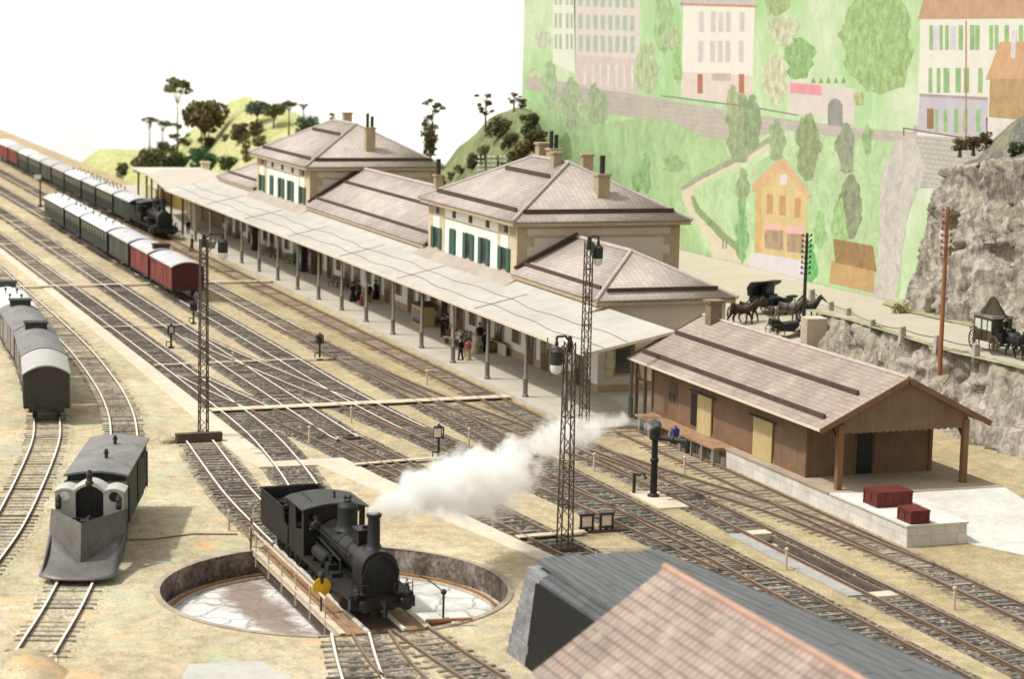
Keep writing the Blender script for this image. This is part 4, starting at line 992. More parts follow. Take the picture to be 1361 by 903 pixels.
b = B(); b.box(-126.7, 61.0, 6.6, -125.9, 61.8, 8.35); b.box(-126.85, 60.85, 8.35, -125.75, 61.95, 8.5); b.build('chimney', plain('brown_chimney', (.22, .16, .11), .9, .2, 1), gs)
# lean-to porch at the left end
b = B()
for x, y in ((-129.6, 57.6), (-128.2, 57.6), (-129.6, 61.0)): b.box(x - .09, y - .09, .2, x + .09, y + .09, 4.5)
b.bar((-129.6, 57.6, 3.0), (-127, 57.6, 3.0), .1, .14); b.bar((-129.6, 57.6, 4.4), (-127, 57.6, 4.4), .1, .14); b.bar((-129.0, 57.55, 3.1), (-128.3, 57.0, 4.5), .09, .09); b.build('porch_frame', M['shed_trim'], gs)
b = B(); b.box(-129.5, 57.62, 3.08, -127.1, 57.68, 4.32); b.build('porch_panel', M['fascia'], gs)
b = B(); b.box(-128.9, 58.4, .2, -127.2, 58.5, 3.0); b.build('porch_door', M['roof_white'], gs)
def crate(lab, pc_, pl, pr_, h):
    c, l, r_ = (on_z(*p, ZD + .005) for p in (pc_, pl, pr_)); lx = max(.9, (c - l).length); ly = (r_ - c).length
    t = thing('crate', lab, 'crate', (c.x, c.y, ZD + .005))
    b = B(); x1, y0 = c.x, c.y; b.box(x1 - lx, y0, ZD + .05, x1, y0 + ly, ZD + h); b.build('box', M['crate'], t)
    b = B()
    b.box(x1 - lx - .03, y0 - .03, ZD + .01, x1 + .03, y0 + ly + .03, ZD + .12); b.box(x1 - lx - .03, y0 - .03, ZD + h - .1, x1 + .03, y0 + ly + .03, ZD + h + .03)
    n = max(2, round(ly / .55))
    for i in range(n + 1): yy = y0 + (ly - .1) * i / n; b.box(x1, yy, ZD + .1, x1 + .035, yy + .1, ZD + h - .1)
    for i in range(3): xx = x1 - lx + (lx - .1) * i / 2; b.box(xx, y0 - .035, ZD + .1, xx + .1, y0, ZD + h - .1)
    b.build('batten', plain('crate_batten', (.12, .022, .018), .6, .3, 1.5), t)
crate('long low dark red crate, the larger one on the white dock', (1166, 676), (1150, 668), (1212, 673), .80)
crate('small dark red crate nearest the corner of the white dock', (1211, 698), (1205, 690), (1234, 696), .68)

# ------------------------------------------------------------------ block stack and roofed building in the foreground
sk = thing('block_stack', 'long flat-topped stack of dark grey blocks with a black front face', 'block stack', (-62, 34, 0))
b = B(); prof = [(31.05, 0), (31.45, 3.55), (31.9, 3.86), (32.8, 4.0), (37.7, 4.05), (38.6, 0)]
b.faces([(x, y + .04 + (.13 * (x + 82) if j > 3 else 0), z) for x in (-80.0, -34) for j, (y, z) in enumerate(prof)], [tuple(range(6))[::-1], tuple(range(6, 12))] + [(i, (i + 1) % 6, 6 + (i + 1) % 6, 6 + i) for i in range(6)]); b.build('blocks', M['stack'], sk)
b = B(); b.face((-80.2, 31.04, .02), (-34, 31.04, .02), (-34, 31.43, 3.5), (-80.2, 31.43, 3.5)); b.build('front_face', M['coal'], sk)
b = B()
for i in range(13):
    z0 = i * .285; sh_ = .12 * (13 - i) / 13
    for j in range(5):
        y0 = 31.0 + .11 * i * .55 + j * 1.42 + RND.uniform(-.03, .03)
        y1 = y0 + 1.36
        if y1 > 38.6 - i * .07: break
        b.box(-82.25 + .022 * i + RND.uniform(-.05, .05), y0, z0, -80.02 + RND.uniform(-.12, .1) - .02 * i, y1, z0 + .27)
b.build('end_blocks', M['stack_end'], sk)
b = B()
NB = 16
for i in range(NB):
    x = -82 + RND.uniform(0, .3)
    ya = lambda x, i=i: 32.0 + i / NB * (37.6 + .13 * (x + 82) - 32.0)
    while x < -36:
        x2 = min(-34, x + RND.uniform(4, 12)); zt = 4.06 + RND.uniform(0, .02); g_ = .025
        w0, w1 = ya(x, i + 1), ya(x2, i + 1); v0, v1 = ya(x), ya(x2)
        v0, w0, v1, w1 = (ya(x, i) + g_, ya(x, i + 1) - g_, ya(x2, i) + g_, ya(x2, i + 1) - g_)
        b.hexa([(x, v0, 3.9), (x2, v1, 3.9), (x2, w1, 3.9), (x, w0, 3.9), (x, v0, zt), (x2, v1, zt), (x2, w1, zt), (x, w0, zt)]); x = x2 + .03
b.build('top_layer', plain('grey_top_blocks', (.125, .128, .13), .8, .3, .8, .3, stretch=(.3, 3, 1)), sk)
fb = thing('workshop_building', 'building in the foreground with a pink and tan tiled roof', 'workshop', (-38, 25, 0))
b = B(); b.prism([(19.9, 0), (30.1, 0), (30.1, 7.4), (25.0, 10.7), (19.9, 7.4)], 'x', -53.2, -22); b.build('wall', M['plaster'], fb)
b = B()
for s in (-1, 1):
    b.hexa([(-53.9, 25 + s * 6.2, 6.62), (-21, 25 + s * 6.2, 6.62), (-21, 25, 10.9), (-53.9, 25, 10.9), (-53.9, 25 + s * 6.2, 6.76), (-21, 25 + s * 6.2, 6.76), (-21, 25, 11.04), (-53.9, 25, 11.04)])
ro = b.build('roof', M['tile_pink'], fb)
b = B(); b.cyl((-53.95, 25, 11.05), (-21, 25, 11.05), .1, None, 8); b.build('ridge', plain('ridge_pink', (.42, .27, .20), .85, .2, 1.5), ro)

# ------------------------------------------------------------------ lamp masts
def mast(lab, x, y, h, wd, lamp_y, lamp_z, z0=0, top_w=None, group=None):
    t = thing('lamp_mast', lab, 'lamp mast', (x, y, z0)); tw = top_w or wd * .8
    def cr(i, z): s = (wd + (tw - wd) * z / h) / 2; return Vector((x + (s if i in (0, 1) else -s), y + (s if i in (1, 2) else -s), z0 + z))
    for i in range(4): b = B(); b.bar(cr(i, 0), cr(i, h), .06, .06); b.build('leg', M['mast'], t)
    b = B(); n = int(h / (wd * 1.15))
    for i in range(4):
        j = (i + 1) % 4
        for q in range(n):
            za, zb = h * q / n, h * (q + 1) / n; b.bar(cr(i if q % 2 else j, za), cr(j if q % 2 else i, zb), .035, .035)
            if q % 3 == 0: b.bar(cr(i, za), cr(j, za), .05, .05)
    b.build('lacing', M['mast'], t)
    b = B(); b.box(x - wd * .8, y - wd * .8, z0 - .1, x + wd * .8, y + wd * .8, z0 + .22); b.build('foot', M['timber_dark'], t)
    s = 1 if lamp_y > y else -1; zt = z0 + h
    b = B(); b.tube([(x, y, zt), (x, y + .35 * (lamp_y - y), zt + .3), (x, lamp_y, zt + .28), (x, lamp_y, lamp_z + 1.0)], .06, 6); b.cyl((x, y, zt - .5), (x, y, zt + .3), .16, .1, 8)
    b.build('arm', M['iron'], t)
    b = B(); b.lathe((x, lamp_y, lamp_z), [(.29, .22), (.31, .3), (.31, .85), (.36, .9), (.2, 1.05), (.08, 1.15), (.1, 1.3), (.05, 1.45)], 14); lp = b.build('lamp_housing', M['iron'], t)
    b = B(); b.lathe((x, lamp_y, lamp_z), [(.1, -.22), (.25, -.12), (.3, .05), (.3, .24)], 14); b.build('globe', M['lampwhite'], lp)
    b = B(); b.tube([(x, lamp_y - .5, zt + .25), (x, lamp_y - .45, zt - .3), (x, y + .2 * s, zt - .9)], .035, 5)
    for dy in (-.35, .0): b.lathe((x, (y + lamp_y) / 2 + dy, zt - .15), [(.05, -.45), (.13, -.35), (.13, -.1), (.06, 0)], 8)
    b.build('insulator', M['grey_post'], t)
mast('tall lattice lamp mast behind the timber stop at left', -131.7, 29.15, 12.35, .52, 30.35, 11.25)
mast('lattice lamp mast rising behind the steam by the dark stack', -98.1, 39.95, 10.5, .62, 39.25, 9.15, top_w=.42)
mast('lattice lamp mast standing at the right end of the awning', -126.2, 52.5, 12.45, .5, 53.15, 11.1)
t = thing('buffer_stop', 'dark timber beam stop across the short turntable road', 'buffer stop', (-129.7, 28.4, 0))
b = B(); b.box(-129.95, 27.0, .02, -129.45, 29.85, .62); b.build('beam', M['timber_dark'], t)
b = B(); b.ball((-130.2, 26.6, .1), .55, 8, (1, 1, .6)); b.build('sand_heap', M['sand'], t)
t = thing('rail_end_stop', 'small brown wooden stop at the end of the grassy curved road', 'buffer stop', (-86.5, 12.3, 0))
b = B(); b.prism([(11.5, -.2), (13.1, -.2), (13.15, .12), (11.3, .12)], 'x', -86.75, -86.5); b.prism([(12.4, -1.2), (13.1, -1.2), (13.1, .1)], 'x', -86.5, -86.0); b.build('board', M['plank'], t)

# ------------------------------------------------------------------ small signals, posts
def signal(lab, p, h, kind, rz=0):
    t = thing('ground_signal', lab, 'signal', (p[0], p[1], 0), rz=0); x, y = p[:2]
    b = B(); b.cyl((x, y, 0), (x, y, h - .6), .09, .07, 8); b.box(x - .22, y - .22, 0, x + .22, y + .22, .12); b.build('post', M['iron'], t)
    b = B(); z = h - .6
    for a in (-1, 1):
        for c in (-1, 1): b.box(x + a * .2 - .035, y + c * .22 - .035, z, x + a * .2 + .035, y + c * .22 + .035, z + .6)
    b.box(x - .24, y - .26, z - .04, x + .24, y + .26, z + .03); b.box(x - .24, y - .26, z + .57, x + .24, y + .26, z + .64); b.lathe((x, y, z + .62), [(.16, 0), (.1, .12), (.04, .2)], 8)
    cg = b.build('lantern_frame', M['iron'], t)
    b = B()
    if kind == 1: b.box(x + .2, y - .34, z + .05, x + .25, y + .06, z + .55)
    else: b.box(x - .14, y - .16, z + .06, x + .14, y + .16, z + .5)
    b.build('lens' if kind != 1 else 'face', M['signal_face'] if kind == 1 else M['pane'] if kind == 3 else M['iron'], cg)
    b = B(); b.tube([(x, y - .1, .5), (x + .1, y - .4, .55), (x + .1, y - .4, .15)], .045, 5); b.build('lever', M['iron'], t)
signal('ground signal with a pale face beside the steam cloud', (-121.0, 41.0), 2.0, 1)
signal('upright ground signal between the second road and the platform road', (-159.8, 44.4), 1.9, 2)
signal('ground signal with an open lantern near the walkway', (-168, 34.6), 1.75, 3)
signal('ground signal just behind the tall lattice mast', (-181, 39.2), 1.8, 2)
t = thing('ground_signal', 'double ground signal with two pale faces by the dark stack', 'signal', (-101.3, 43, 0))
for dy in (-.55, .55):
    b = B(); x, y = -101.3, 43 + dy
    for a in (-1, 1): b.box(x - .05, y + a * .33 - .05, 0.1, x + .05, y + a * .33 + .05, .95)
    b.box(x - .12, y - .4, .9, x + .12, y + .4, 1.0); b.box(x - .12, y - .4, .22, x + .12, y + .4, .3); b.cyl((x, y, 0), (x, y, .25), .1, None, 8); fr = b.build('frame', M['iron'], t)
    b = B(); b.box(x - .03, y - .26, .34, x + .03, y + .26, .86); b.build('face', M['signal_face'], fr)
b = B(); b.box(-101.5, 42.2, 0, -101.1, 44.9, .1); b.build('base', M['timber_dark'], t)
t = thing('distant_signal_post', 'thin black post with a small sign left of the green train', 'post', (-295.6, 43.2, 0))
b = B(); b.cyl((-295.6, 43.2, 0), (-295.6, 43.2, 4.2), .13, .1, 8); b.box(-295.8, 42.8, 0, -295.4, 43.6, .25); b.build('post', M['iron'], t)
b = B(); b.box(-295.6, 42.4, 3.7, -295.5, 43.3, 4.3); b.build('sign', M['roof_white'], t)
mk = [((-91.6, 48.9), 'beside the inspection pit'), ((-82.9, 52.9), 'nearest the lower right edge'), ((-115.6, 48.8), 'behind the steam left of the water crane'), ((-113.4, 53.6), 'right of the water crane'), ((-133.7, 39.3), 'between the third and fourth roads'), ((-127.8, 34.9), 'beside the bend of the walkway'), ((-124.9, 44.3), 'beside the second road behind the steam'), ((-146.9, 48.8), 'near the platform crossing boards'), ((-158, 37.2), 'between crossing rails behind the lattice mast'), ((-106.5, 24.9), 'left of the tender')]
for (x, y), lb in mk:
    t = thing('marker_post', 'short pale pink marker post ' + lb, 'marker post', (x, y, 0), 'pale marker posts between the tracks')
    b = B(); b.cyl((x, y, 0), (x, y, .95), .075, .065, 8); b.build('post', M['marker'], t)
    b = B(); b.lathe((x, y, 1.0), [(.07, -.08), (.105, -.02), (.10, .06), (.04, .12)], 8); b.build('cap', M['marker'], t)
# water crane
t = thing('water_crane', 'black cast-iron water crane with a swinging pipe arm', 'water crane', (-108.2, 49.3, 0)); x, y = -108.2, 49.3
b = B(); b.lathe((x, y, 0), [(.34, 0), (.34, .15), (.2, .25), (.19, 2.0), (.24, 2.05), (.24, 2.2), (.18, 2.25), (.17, 3.2), (.3, 3.3)], 14); b.build('column', M['black'], t)
b = B(); b.lathe((x, y, 0), [(.3, 3.3), (.32, 3.35), (.32, 4.05), (.36, 4.1), (.3, 4.3), (.1, 4.42)], 14); b.build('head', plain('green_black', (.03, .042, .036), .5, .3, 2), t)
ax, ay = x + 1.55, y + 1.25
b = B(); b.tube([(x, y, 3.45), (ax, ay, 3.38)], .16, 10); b.cyl((ax, ay, 3.45), (ax, ay, 2.75), .17, .14, 10); b.cyl((x + .8, y + .64, 3.41), (x + .92, y + .74, 3.41), .22, None, 10); b.build('arm', M['iron'], t)
b = B(); b.box(x - 1.3, y - .9, 0, x + 2.9, y + 1.2, .07); b.build('slab', M['concrete'], t)
t = thing('valve_post', 'short black valve post beside the water crane', 'valve post', (-109.3, 48.6, 0))
b = B(); b.cyl((-109.3, 48.6, .07), (-109.3, 48.6, 1.2), .1, None, 8); b.tube([(-109.3, 48.6, 1.15), (-108.9, 49.0, 1.2), (-108.8, 49.1, .9)], .06, 6); b.build('post', M['iron'], t)
p = on_z(897, 592, ZD)
t = thing('lantern', 'blue box lantern on a thin stand at the edge of the shed boardwalk', 'lantern', (p.x, p.y, ZD))
b = B(); b.cyl((p.x, p.y, ZD), (p.x, p.y, ZD + .65), .05, None, 6); b.build('stand', M['iron'], t)
b = B(); b.box(p.x - .17, p.y - .2, ZD + .6, p.x + .17, p.y + .2, ZD + 1.0); b.lathe((p.x, p.y, ZD + 1.0), [(.2, 0), (.1, .1), (.05, .2)], 8); b.build('box', M['blue'], t)
# cable kerbs on the ground
b = B(); b.tube([(-105.1, 15.6, .04), (-105.9, 18, .05), (-105.6, 20.8, .04), (-106.1, 23, .06), (-105.5, 25.1, .05)], .045, 5); tag(b.build('ground_wire', M['brown_plank']), 'thin brown wire conduit running along the ground left of the turntable', 'conduit')
# ------------------------------------------------------------------ turntable
def pitfloor():
    t = NT('cracked_white_floor'); p = t.map('Pos')
    v = t.n('ShaderNodeTexVoronoi', feature='DISTANCE_TO_EDGE'); v.inputs['Scale'].default_value = .9
    nn = t.n('ShaderNodeTexNoise'); nn.inputs['Scale'].default_value = 1.2; nn.inputs['Detail'].default_value = 5; t.l(p, nn.inputs['Vector'])
    pp = t.n('ShaderNodeMix', data_type='VECTOR'); pp.inputs[0].default_value = .45; t.l(p, pp.inputs[4]); t.l(nn.outputs['Color'], pp.inputs[5]); t.l(pp.outputs[1], v.inputs['Vector'])
    n1 = t.noise(p, .5, 6, .7)
    c = t.ramp(n1, (.3, (.42, .40, .37)), (.55, (.66, .65, .62)), (.7, (.74, .73, .70)))
    c = t.mix(t.ramp(v.outputs[0], (.0, .8), (.045, 0)), c, (.20, .19, .17))
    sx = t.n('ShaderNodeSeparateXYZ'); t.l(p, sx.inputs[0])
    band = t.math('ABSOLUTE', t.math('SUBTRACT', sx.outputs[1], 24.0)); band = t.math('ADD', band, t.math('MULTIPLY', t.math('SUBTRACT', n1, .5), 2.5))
    c = t.mix(t.ramp(t.math('MULTIPLY', band, .25), (.16, .80), (.36, 0)), c, (.20, .14, .10))  # brown dirt and the bridge's shadow painted together as a band on the floor
    t.col(c); t.bump(v.outputs[0], .3, .05); return t.done(.9, 0, .15)
tt = thing('turntable_pit', 'round turntable pit with a stained rim wall and cracked white floor', 'turntable pit', (PITC[0], PITC[1], PITZ))
def ring(r0, r1, z0, z1, n=96):
    b = B(); vs = []
    for i in range(n):
        a = 2 * math.pi * i / n; c, s = math.cos(a), math.sin(a)
        for r, z in ((r0, z0), (r0, z1), (r1, z1), (r1, z0)): vs.append((PITC[0] + c * r, PITC[1] + s * r, z))
    fs = []
    for i in range(n):
        j = (i + 1) % n
        for q in range(4): fs.append((i * 4 + q, j * 4 + q, j * 4 + (q + 1) % 4, i * 4 + (q + 1) % 4))
    return b.faces(vs, fs)
ring(PITR - .22, PITR + .02, PITZ - .2, .03).build('rim_wall', M['pit_wall'], tt)
ring(PITR - .24, PITR + .05, .02, .05).build('coping', plain('stained_coping', (.36, .30, .225), .9, .4, .9), tt)
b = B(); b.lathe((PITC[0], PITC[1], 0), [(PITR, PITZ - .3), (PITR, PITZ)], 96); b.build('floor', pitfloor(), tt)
ring(PITR - .75, PITR - .2, PITZ, PITZ + .12).build('ring_step', plain('pale_ring', (.50, .46, .40), .9, .4, .8), tt)
ring(PITR - .66, PITR - .56, PITZ + .12, PITZ + .25).build('ring_rail', M['rust'], tt)
br = thing('turntable_bridge', 'rusty brown turntable bridge with a plank walkway and handrail', 'turntable bridge', (PITC[0], PITC[1], 0))
BX0, BX1, YC = -102.25, -86.15, 27.0
for y in (25.1, 28.9):
    b = B(); b.box(BX0 + .1, y - .07, -.2, BX1 - .1, y + .07, .16); b.box(BX0 + .1, y - .14, .1, BX1 - .1, y + .14, .18); b.build('girder', M['plank'] if y < 27 else M['plank'], br)
for y0, y1 in ((25.25, 26.08), (27.92, 28.75)):
    b = B(); b.box(BX0, y0, .06, BX1, y1, .14); b.build('walkway', M['brown_plank'], br)
b = B(); b.box(BX0, 26.3, .02, BX1, 27.7, .1); b.build('deck', M['timber_dark'], br)
b = B(); b.box(BX0 + .3, 25.2, -.75, BX1 - .3, 25.3, .05); b.build('side_beam', M['timber_dark'], br)
b = B(); b.box(BX0 + .6, 25.9, -1.1, BX1 - .6, 26.3, .0); b.box(BX0 + .6, 27.7, -1.1, BX1 - .6, 28.1, 0); b.build('main_beam', M['rust'], br)
for s in (-1, 1): b = B(); b.box(BX0, YC + s * .8 - .07, .1, BX1, YC + s * .8 + .07, .225); b.build('rail', M['rail_head'], br)
b = B()
for i in range(6): x = BX0 + 1 + i * 2.5; b.bar((x, 25.02, -.6), (x, 25.02, 1.05), .06, .06)
b.bar((BX0 - .3, 25.02, 1.05), (BX1 - 2.6, 25.02, 1.05), .07, .09); b.build('handrail', M['plank'], br)
b = B(); b.bar((BX0 + .3, 24.9, .6), (BX0 - .9, 24.6, 1.3), .1, .1); b.bar((BX0 + .6, 24.9, 1.2), (BX0 - .7, 25.3, 1.9), .08, .08); b.bar((BX0 + .2, 24.95, -.5), (BX0 + .3, 24.95, 1.7), .1, .1); b.build('pole', M['brown_plank'], br)
b = B(); b.lathe((PITC[0], PITC[1], PITZ), [(1.0, 0), (.9, .3), (.5, .6)], 16); b.build('pivot', M['rust'], br)
t = thing('locking_lever', 'rusty locking lever on the rim in front of the locomotive', 'lever', (-86.5, 30.0, 0))
b = B(); b.bar((-86.9, 29.0, .25), (-86.5, 31.0, .3), .14, .12); b.bar((-86.9, 29.2, .1), (-87.2, 30.2, .12), .3, .2); b.build('bar', M['rust'], t)
b = B(); b.cyl((-87.2, 29.9, .12), (-87.2, 29.9, 1.4), .05, None, 6); b.ball((-87.2, 29.9, 1.4), .14, 8); b.tube([(-87.2, 29.9, 1.4), (-87.6, 29.3, 1.9), (-87.9, 29.0, 2.0)], .03, 5); b.build('handle', M['iron'], t)
t = thing('disc_signal', 'round yellow disc signal beside the locomotive running board', 'signal', (-89.9, 25.15, .18))
b = B(); b.cyl((-89.9, 25.15, .18), (-89.9, 25.15, 1.1), .045, None, 6); b.build('post', M['iron'], t)
b = B(); b.lathe((-89.84, 25.15, 1.3), [(.40, 0), (.42, .02), (.42, .05), (.38, .06)], 24, 'x'); b.build('disc', M['yellow'], t)
b = B(); b.lathe((-89.9, 25.15, 1.45), [(.14, 0), (.15, .35), (.17, .36), (.1, .5)], 10); b.build('lamp', M['iron'], t)

# ------------------------------------------------------------------ locomotive (front beam at x = 0, nose along +X, rails at z = 0)
def locomotive():
    t = thing('steam_locomotive', 'x', 'locomotive', (0, 0, 0), 'steam locomotives')
    L, D, I = M['loco'], M['loco_dull'], M['iron']
    def pt(name, b, m=L, par=None, **kw): return b.build(name, m, par or t, **kw)
    b = B(); b.box(-.35, -1.45, .72, 0, 1.45, 1.2); bm_ = pt('buffer_beam', b)
    for s in (-1, 1):
        b = B(); b.lathe((0, s * .92, .98), [(.17, 0), (.14, .05), (.13, .32), (.1, .33), (.1, .45), (.27, .46), (.27, .52), (.2, .55)], 12, 'x'); pt('buffer', b)
        b = B(); b.lathe((-15.75, s * .92, .98), [(.2, -.42), (.27, -.38), (.27, -.33), (.1, -.3), (.13, 0)], 12, 'x'); pt('buffer', b)
    b = B(); b.tube([(0, 0, .95), (.25, 0, .95), (.3, 0, .7), (.32, 0, .4)], .06, 6); b.box(0, -.12, .85, .1, .12, 1.05); pt('coupling', b, I)
    # frames, running boards
    b = B(); b.box(-15.6, -.62, .55, -.3, .62, 1.25); pt('frame', b, D)
    for s in (-1, 1):
        b = B(); b.box(-9.2, min(s * .62, s * 1.42), 1.22, -.2, max(s * .62, s * 1.42), 1.30); b.box(-9.2, s * 1.42 - .03, 1.08, -.2, s * 1.42 + .03, 1.30); pt('running_board', b, D)
        b = B(); b.lathe((-3.1, s * 1.08, .72), [(.3, 0), (.36, .05), (.36, 1.35), (.42, 1.38), (.42, 1.5), (.3, 1.56)], 14, 'x'); b.box(-2.9, s * 1.08 - .3, 1.0, -1.7, s * 1.08 + .3, 1.25); pt('cylinder', b)
        b = B(); b.bar((-6.6, s * 1.03, .62), (-1.9, s * 1.1, .72), .07, .12); b.bar((-8.2, s * .98, .62), (-4.2, s * .98, .62), .08, .14); b.bar((-4.2, s * 1.1, 1.0), (-2.8, s * 1.1, .95), .06, .08); pt('side_rod', b, D)
    for x, r in ((-4.2, .66), (-6.2, .66), (-8.2, .66), (-10.9, .55), (-12.6, .55), (-14.3, .55)):
        for s in (-1, 1):
            b = B(); b.lathe((x, s * .8, r), [(r * .86, -.07), (r + .04, -.06), (r, 0), (r, .07), (r * .86, .07)], 20, 'y')
            wh = pt('wheel', b, I); b = B()
            for i in range(10): a = math.pi * i / 5; b.bar((x, s * .88, r), (x + math.cos(a) * r * .84, s * .88, r + math.sin(a) * r * .84), .06, .05)
            b.cyl((x, s * .86, r), (x, s * .94, r), .14, None, 8); pt('spokes', b, D, wh)
    # smokebox and boiler
    poly = [(-.76, 1.3), (.76, 1.3)] + [(.80 * math.cos(a), 2.28 + .82 * math.sin(a)) for a in [math.pi * i / 18 for i in range(19)]]
    b = B(); b.prism(poly, 'x', -2.1, -.55); sb = pt('smokebox', b)
    b = B(); b.prism([(y * 1.04, 1.26 + (z - 1.3) * 1.035) for y, z in poly], 'x', -.56, -.46); pt('smokebox_front', b, M['black'], sb)
    b = B(); b.lathe((-.46, 0, 2.2), [(.62, 0), (.6, .05), (.3, .12), (.06, .13), (.05, .25)], 20, 'x'); b.bar((-.3, -.2, 2.2), (-.3, .2, 2.2), .05, .05); pt('smokebox_door', b, M['black'], sb)
    b = B(); b.tube([(-.36, -.78, 1.45), (-.36, -.84, 1.9), (-.3, -.55, 2.75), (-.3, 0, 2.98), (-.3, .55, 2.75), (-.36, .84, 1.9), (-.36, .78, 1.45)], .028, 5); pt('handrail', b, D, sb)
    b = B(); b.lathe((-7.6, 0, 2.3), [(.74, 0), (.74, 5.5)], 24, 'x'); bo = pt('boiler', b)
    b = B()
    for x in (-2.2, -3.3, -4.6, -5.9, -7.2): b.lathe((x, 0, 2.3), [(.745, -.04), (.765, -.03), (.765, .03), (.745, .04)], 24, 'x')
    pt('boiler_band', b, D, bo)
    for s in (-1, 1):
        b = B(); b.tube([(-7.6, s * .82, 2.55), (-2.3, s * .82, 2.55)], .03, 5)
        for x in (-7.2, -5.5, -3.8, -2.4): b.bar((x, s * .74, 2.52), (x, s * .84, 2.55), .04, .04)
        pt('handrail', b, D, bo)
        b = B(); b.tube([(-7.5, s * .8, 2.2), (-4.2, s * .86, 2.05), (-3.6, s * .86, 2.0), (-3.5, s * .88, 1.3)], .055, 6); b.tube([(-7.5, s * .9, 1.95), (-4.6, s * .92, 1.85), (-4.4, s * .92, 1.3)], .04, 6); pt('pipe', b, D, bo)
    b = B(); b.prism([(-.62, 1.3), (.62, 1.3), (.74, 2.3), (-.74, 2.3)], 'x', -7.6, -6.2); pt('firebox', b, L, bo)
    # chimney, dome, sandbox
    b = B(); b.lathe((-1.45, 0, 2.95), [(.5, .0), (.36, .14), (.28, .3), (.265, 1.45), (.33, 1.5), (.34, 1.62), (.27, 1.63), (.24, 1.4)], 20); ch = pt('chimney', b, M['black'])
    b = B(); b.box(-3.25, -.42, 2.9, -2.35, .42, 3.6); b.box(-3.3, -.47, 3.56, -2.3, .47, 3.64); b.box(-2.9, -.1, 3.6, -2.7, .1, 3.75); pt('sandbox', b)
    b = B(); b.lathe((-5.5, 0, 2.95), [(.62, 0), (.50, .12), (.46, .2), (.46, 1.0), (.47, 1.06), (.38, 1.2), (.2, 1.27), (.08, 1.3)], 22); do = pt('dome', b, D)
    b = B()
    for dy in (-.12, .12): b.cyl((-5.5, dy, 4.2), (-5.5, dy, 4.52), .05, None, 8)
    b.bar((-5.5, -.22, 4.42), (-5.5, .22, 4.42), .05, .05); b.lathe((-5.5, 0, 4.2), [(.16, 0), (.18, .1), (.1, .18)], 10); pt('safety_valve', b, I, do)
    b = B(); b.lathe((-6.9, -1.02, 1.72), [(.2, 0), (.3, .08), (.3, 1.85), (.2, 1.93)], 14, 'x')
    for x in (-6.6, -5.3): b.box(x - .05, -1.3, 1.3, x + .05, -.75, 1.5)
    pt('air_reservoir', b, D)
    b = B(); b.box(-4.6, -1.3, 1.3, -4.0, -.85, 1.75); b.cyl((-4.3, -1.08, 1.75), (-4.3, -1.08, 2.1), .12, None, 10); b.box(-3.9, -1.3, 1.3, -3.4, -.9, 1.5); pt('lubricator', b, D)
    b = B(); b.lathe((-1.95, .95, 1.3), [(.1, 0), (.16, .1), (.16, .9), (.1, 1.0)], 10); b.lathe((-1.2, .98, 1.3), [(.08, 0), (.08, .5), (.13, .55), (.13, .8), (.05, .9)], 10); pt('pump', b)
    # lamp irons and lamps on the beam
    for s in (-1, 1):
        b = B(); b.lathe((-.16, s * 1.12, 1.2), [(.12, 0), (.13, .3), (.15, .32), (.07, .45), (.08, .52)], 10); b.tube([(-.16, s * 1.12 - .12, 1.5), (-.16, s * 1.12, 1.95), (-.16, s * 1.12 + .12, 1.5)], .02, 4); lp = pt('headlamp', b, I)
        b = B(); b.lathe((-.03, s * 1.12, 1.38), [(.1, 0), (.08, .03)], 12, 'x'); pt('lens', b, M['glass'], lp)
    b = B()
    for s in (-1, 1): b.tube([(-.1, s * 1.36, 1.2), (-.1, s * 1.36, 1.85)], .03, 5); b.tube([(-.25, s * .6, 1.28), (-.25, s * .6, 1.7), (-.25, s * 1.36, 1.7)], .025, 5)
    pt('lamp_iron', b, I)
    for s in (-1, 1): b = B(); b.box(-.5, s * .25 - .1, .25, -.4, s * .25 + .1, .7); pt('rail_guard', b, I)
    # cab
    for s in (-1, 1):
        b = B(); y0, y1 = sorted((s * 1.46, s * 1.40))
        b.prism([(-10.3, 1.15), (-7.65, 1.15), (-7.65, 3.5), (-8.0, 3.5), (-8.05, 2.45), (-9.0, 2.3), (-9.15, 3.5), (-10.3, 3.5)], 'y', y0, y1); cb = pt('cab_side', b, D)
    b = B()
    for s in (-1, 1): y0, y1 = sorted((s * .75, s * 1.42)); b.box(-7.75, y0, 1.3, -7.68, y1, 2.5); b.box(-7.75, y0, 3.25, -7.68, y1, 3.55); b.box(-7.75, s * 1.3 - .1, 2.5, -7.68, s * 1.3 + .1, 3.25)
    b.box(-7.75, -.76, 2.85, -7.68, .76, 3.72); pt('cab_front', b, L)
    b = B(); n = 12; pr_ = [(1.62 * math.sin(math.radians(-90 + 180 * i / n)) if False else -1.6 + 3.2 * i / n, 3.52 + .24 * (1 - ((-1.6 + 3.2 * i / n) / 1.6) ** 2)) for i in range(n + 1)]
    b.prism(pr_ + [(y, z - .07) for y, z in pr_[::-1]], 'x', -10.45, -7.35); rf = pt('cab_roof', b, plain('cab_roof_grey', (.055, .054, .05), .6, .25, .8))
    b = B(); b.cyl((-8.6, .25, 3.7), (-8.6, .25, 4.05), .06, None, 8); b.bar((-8.3, -.9, 3.72), (-10.2, -.9, 3.72), .03, .03); pt('whistle', b, I, rf)
    b = B(); b.box(-10.3, -1.4, 1.0, -7.7, 1.4, 1.2); b.box(-7.95, -.6, 1.2, -7.76, .6, 2.9); pt('cab_floor', b, M['black'])
    # tender
    b = B()
    for s in (-1, 1):
        y0, y1 = sorted((s * 1.47, s * 1.41)); b.prism([(-15.7, 1.12), (-10.5, 1.12), (-10.5, 1.9), (-11.1, 2.1), (-11.5, 2.75), (-15.7, 2.80)], 'y', y0, y1)
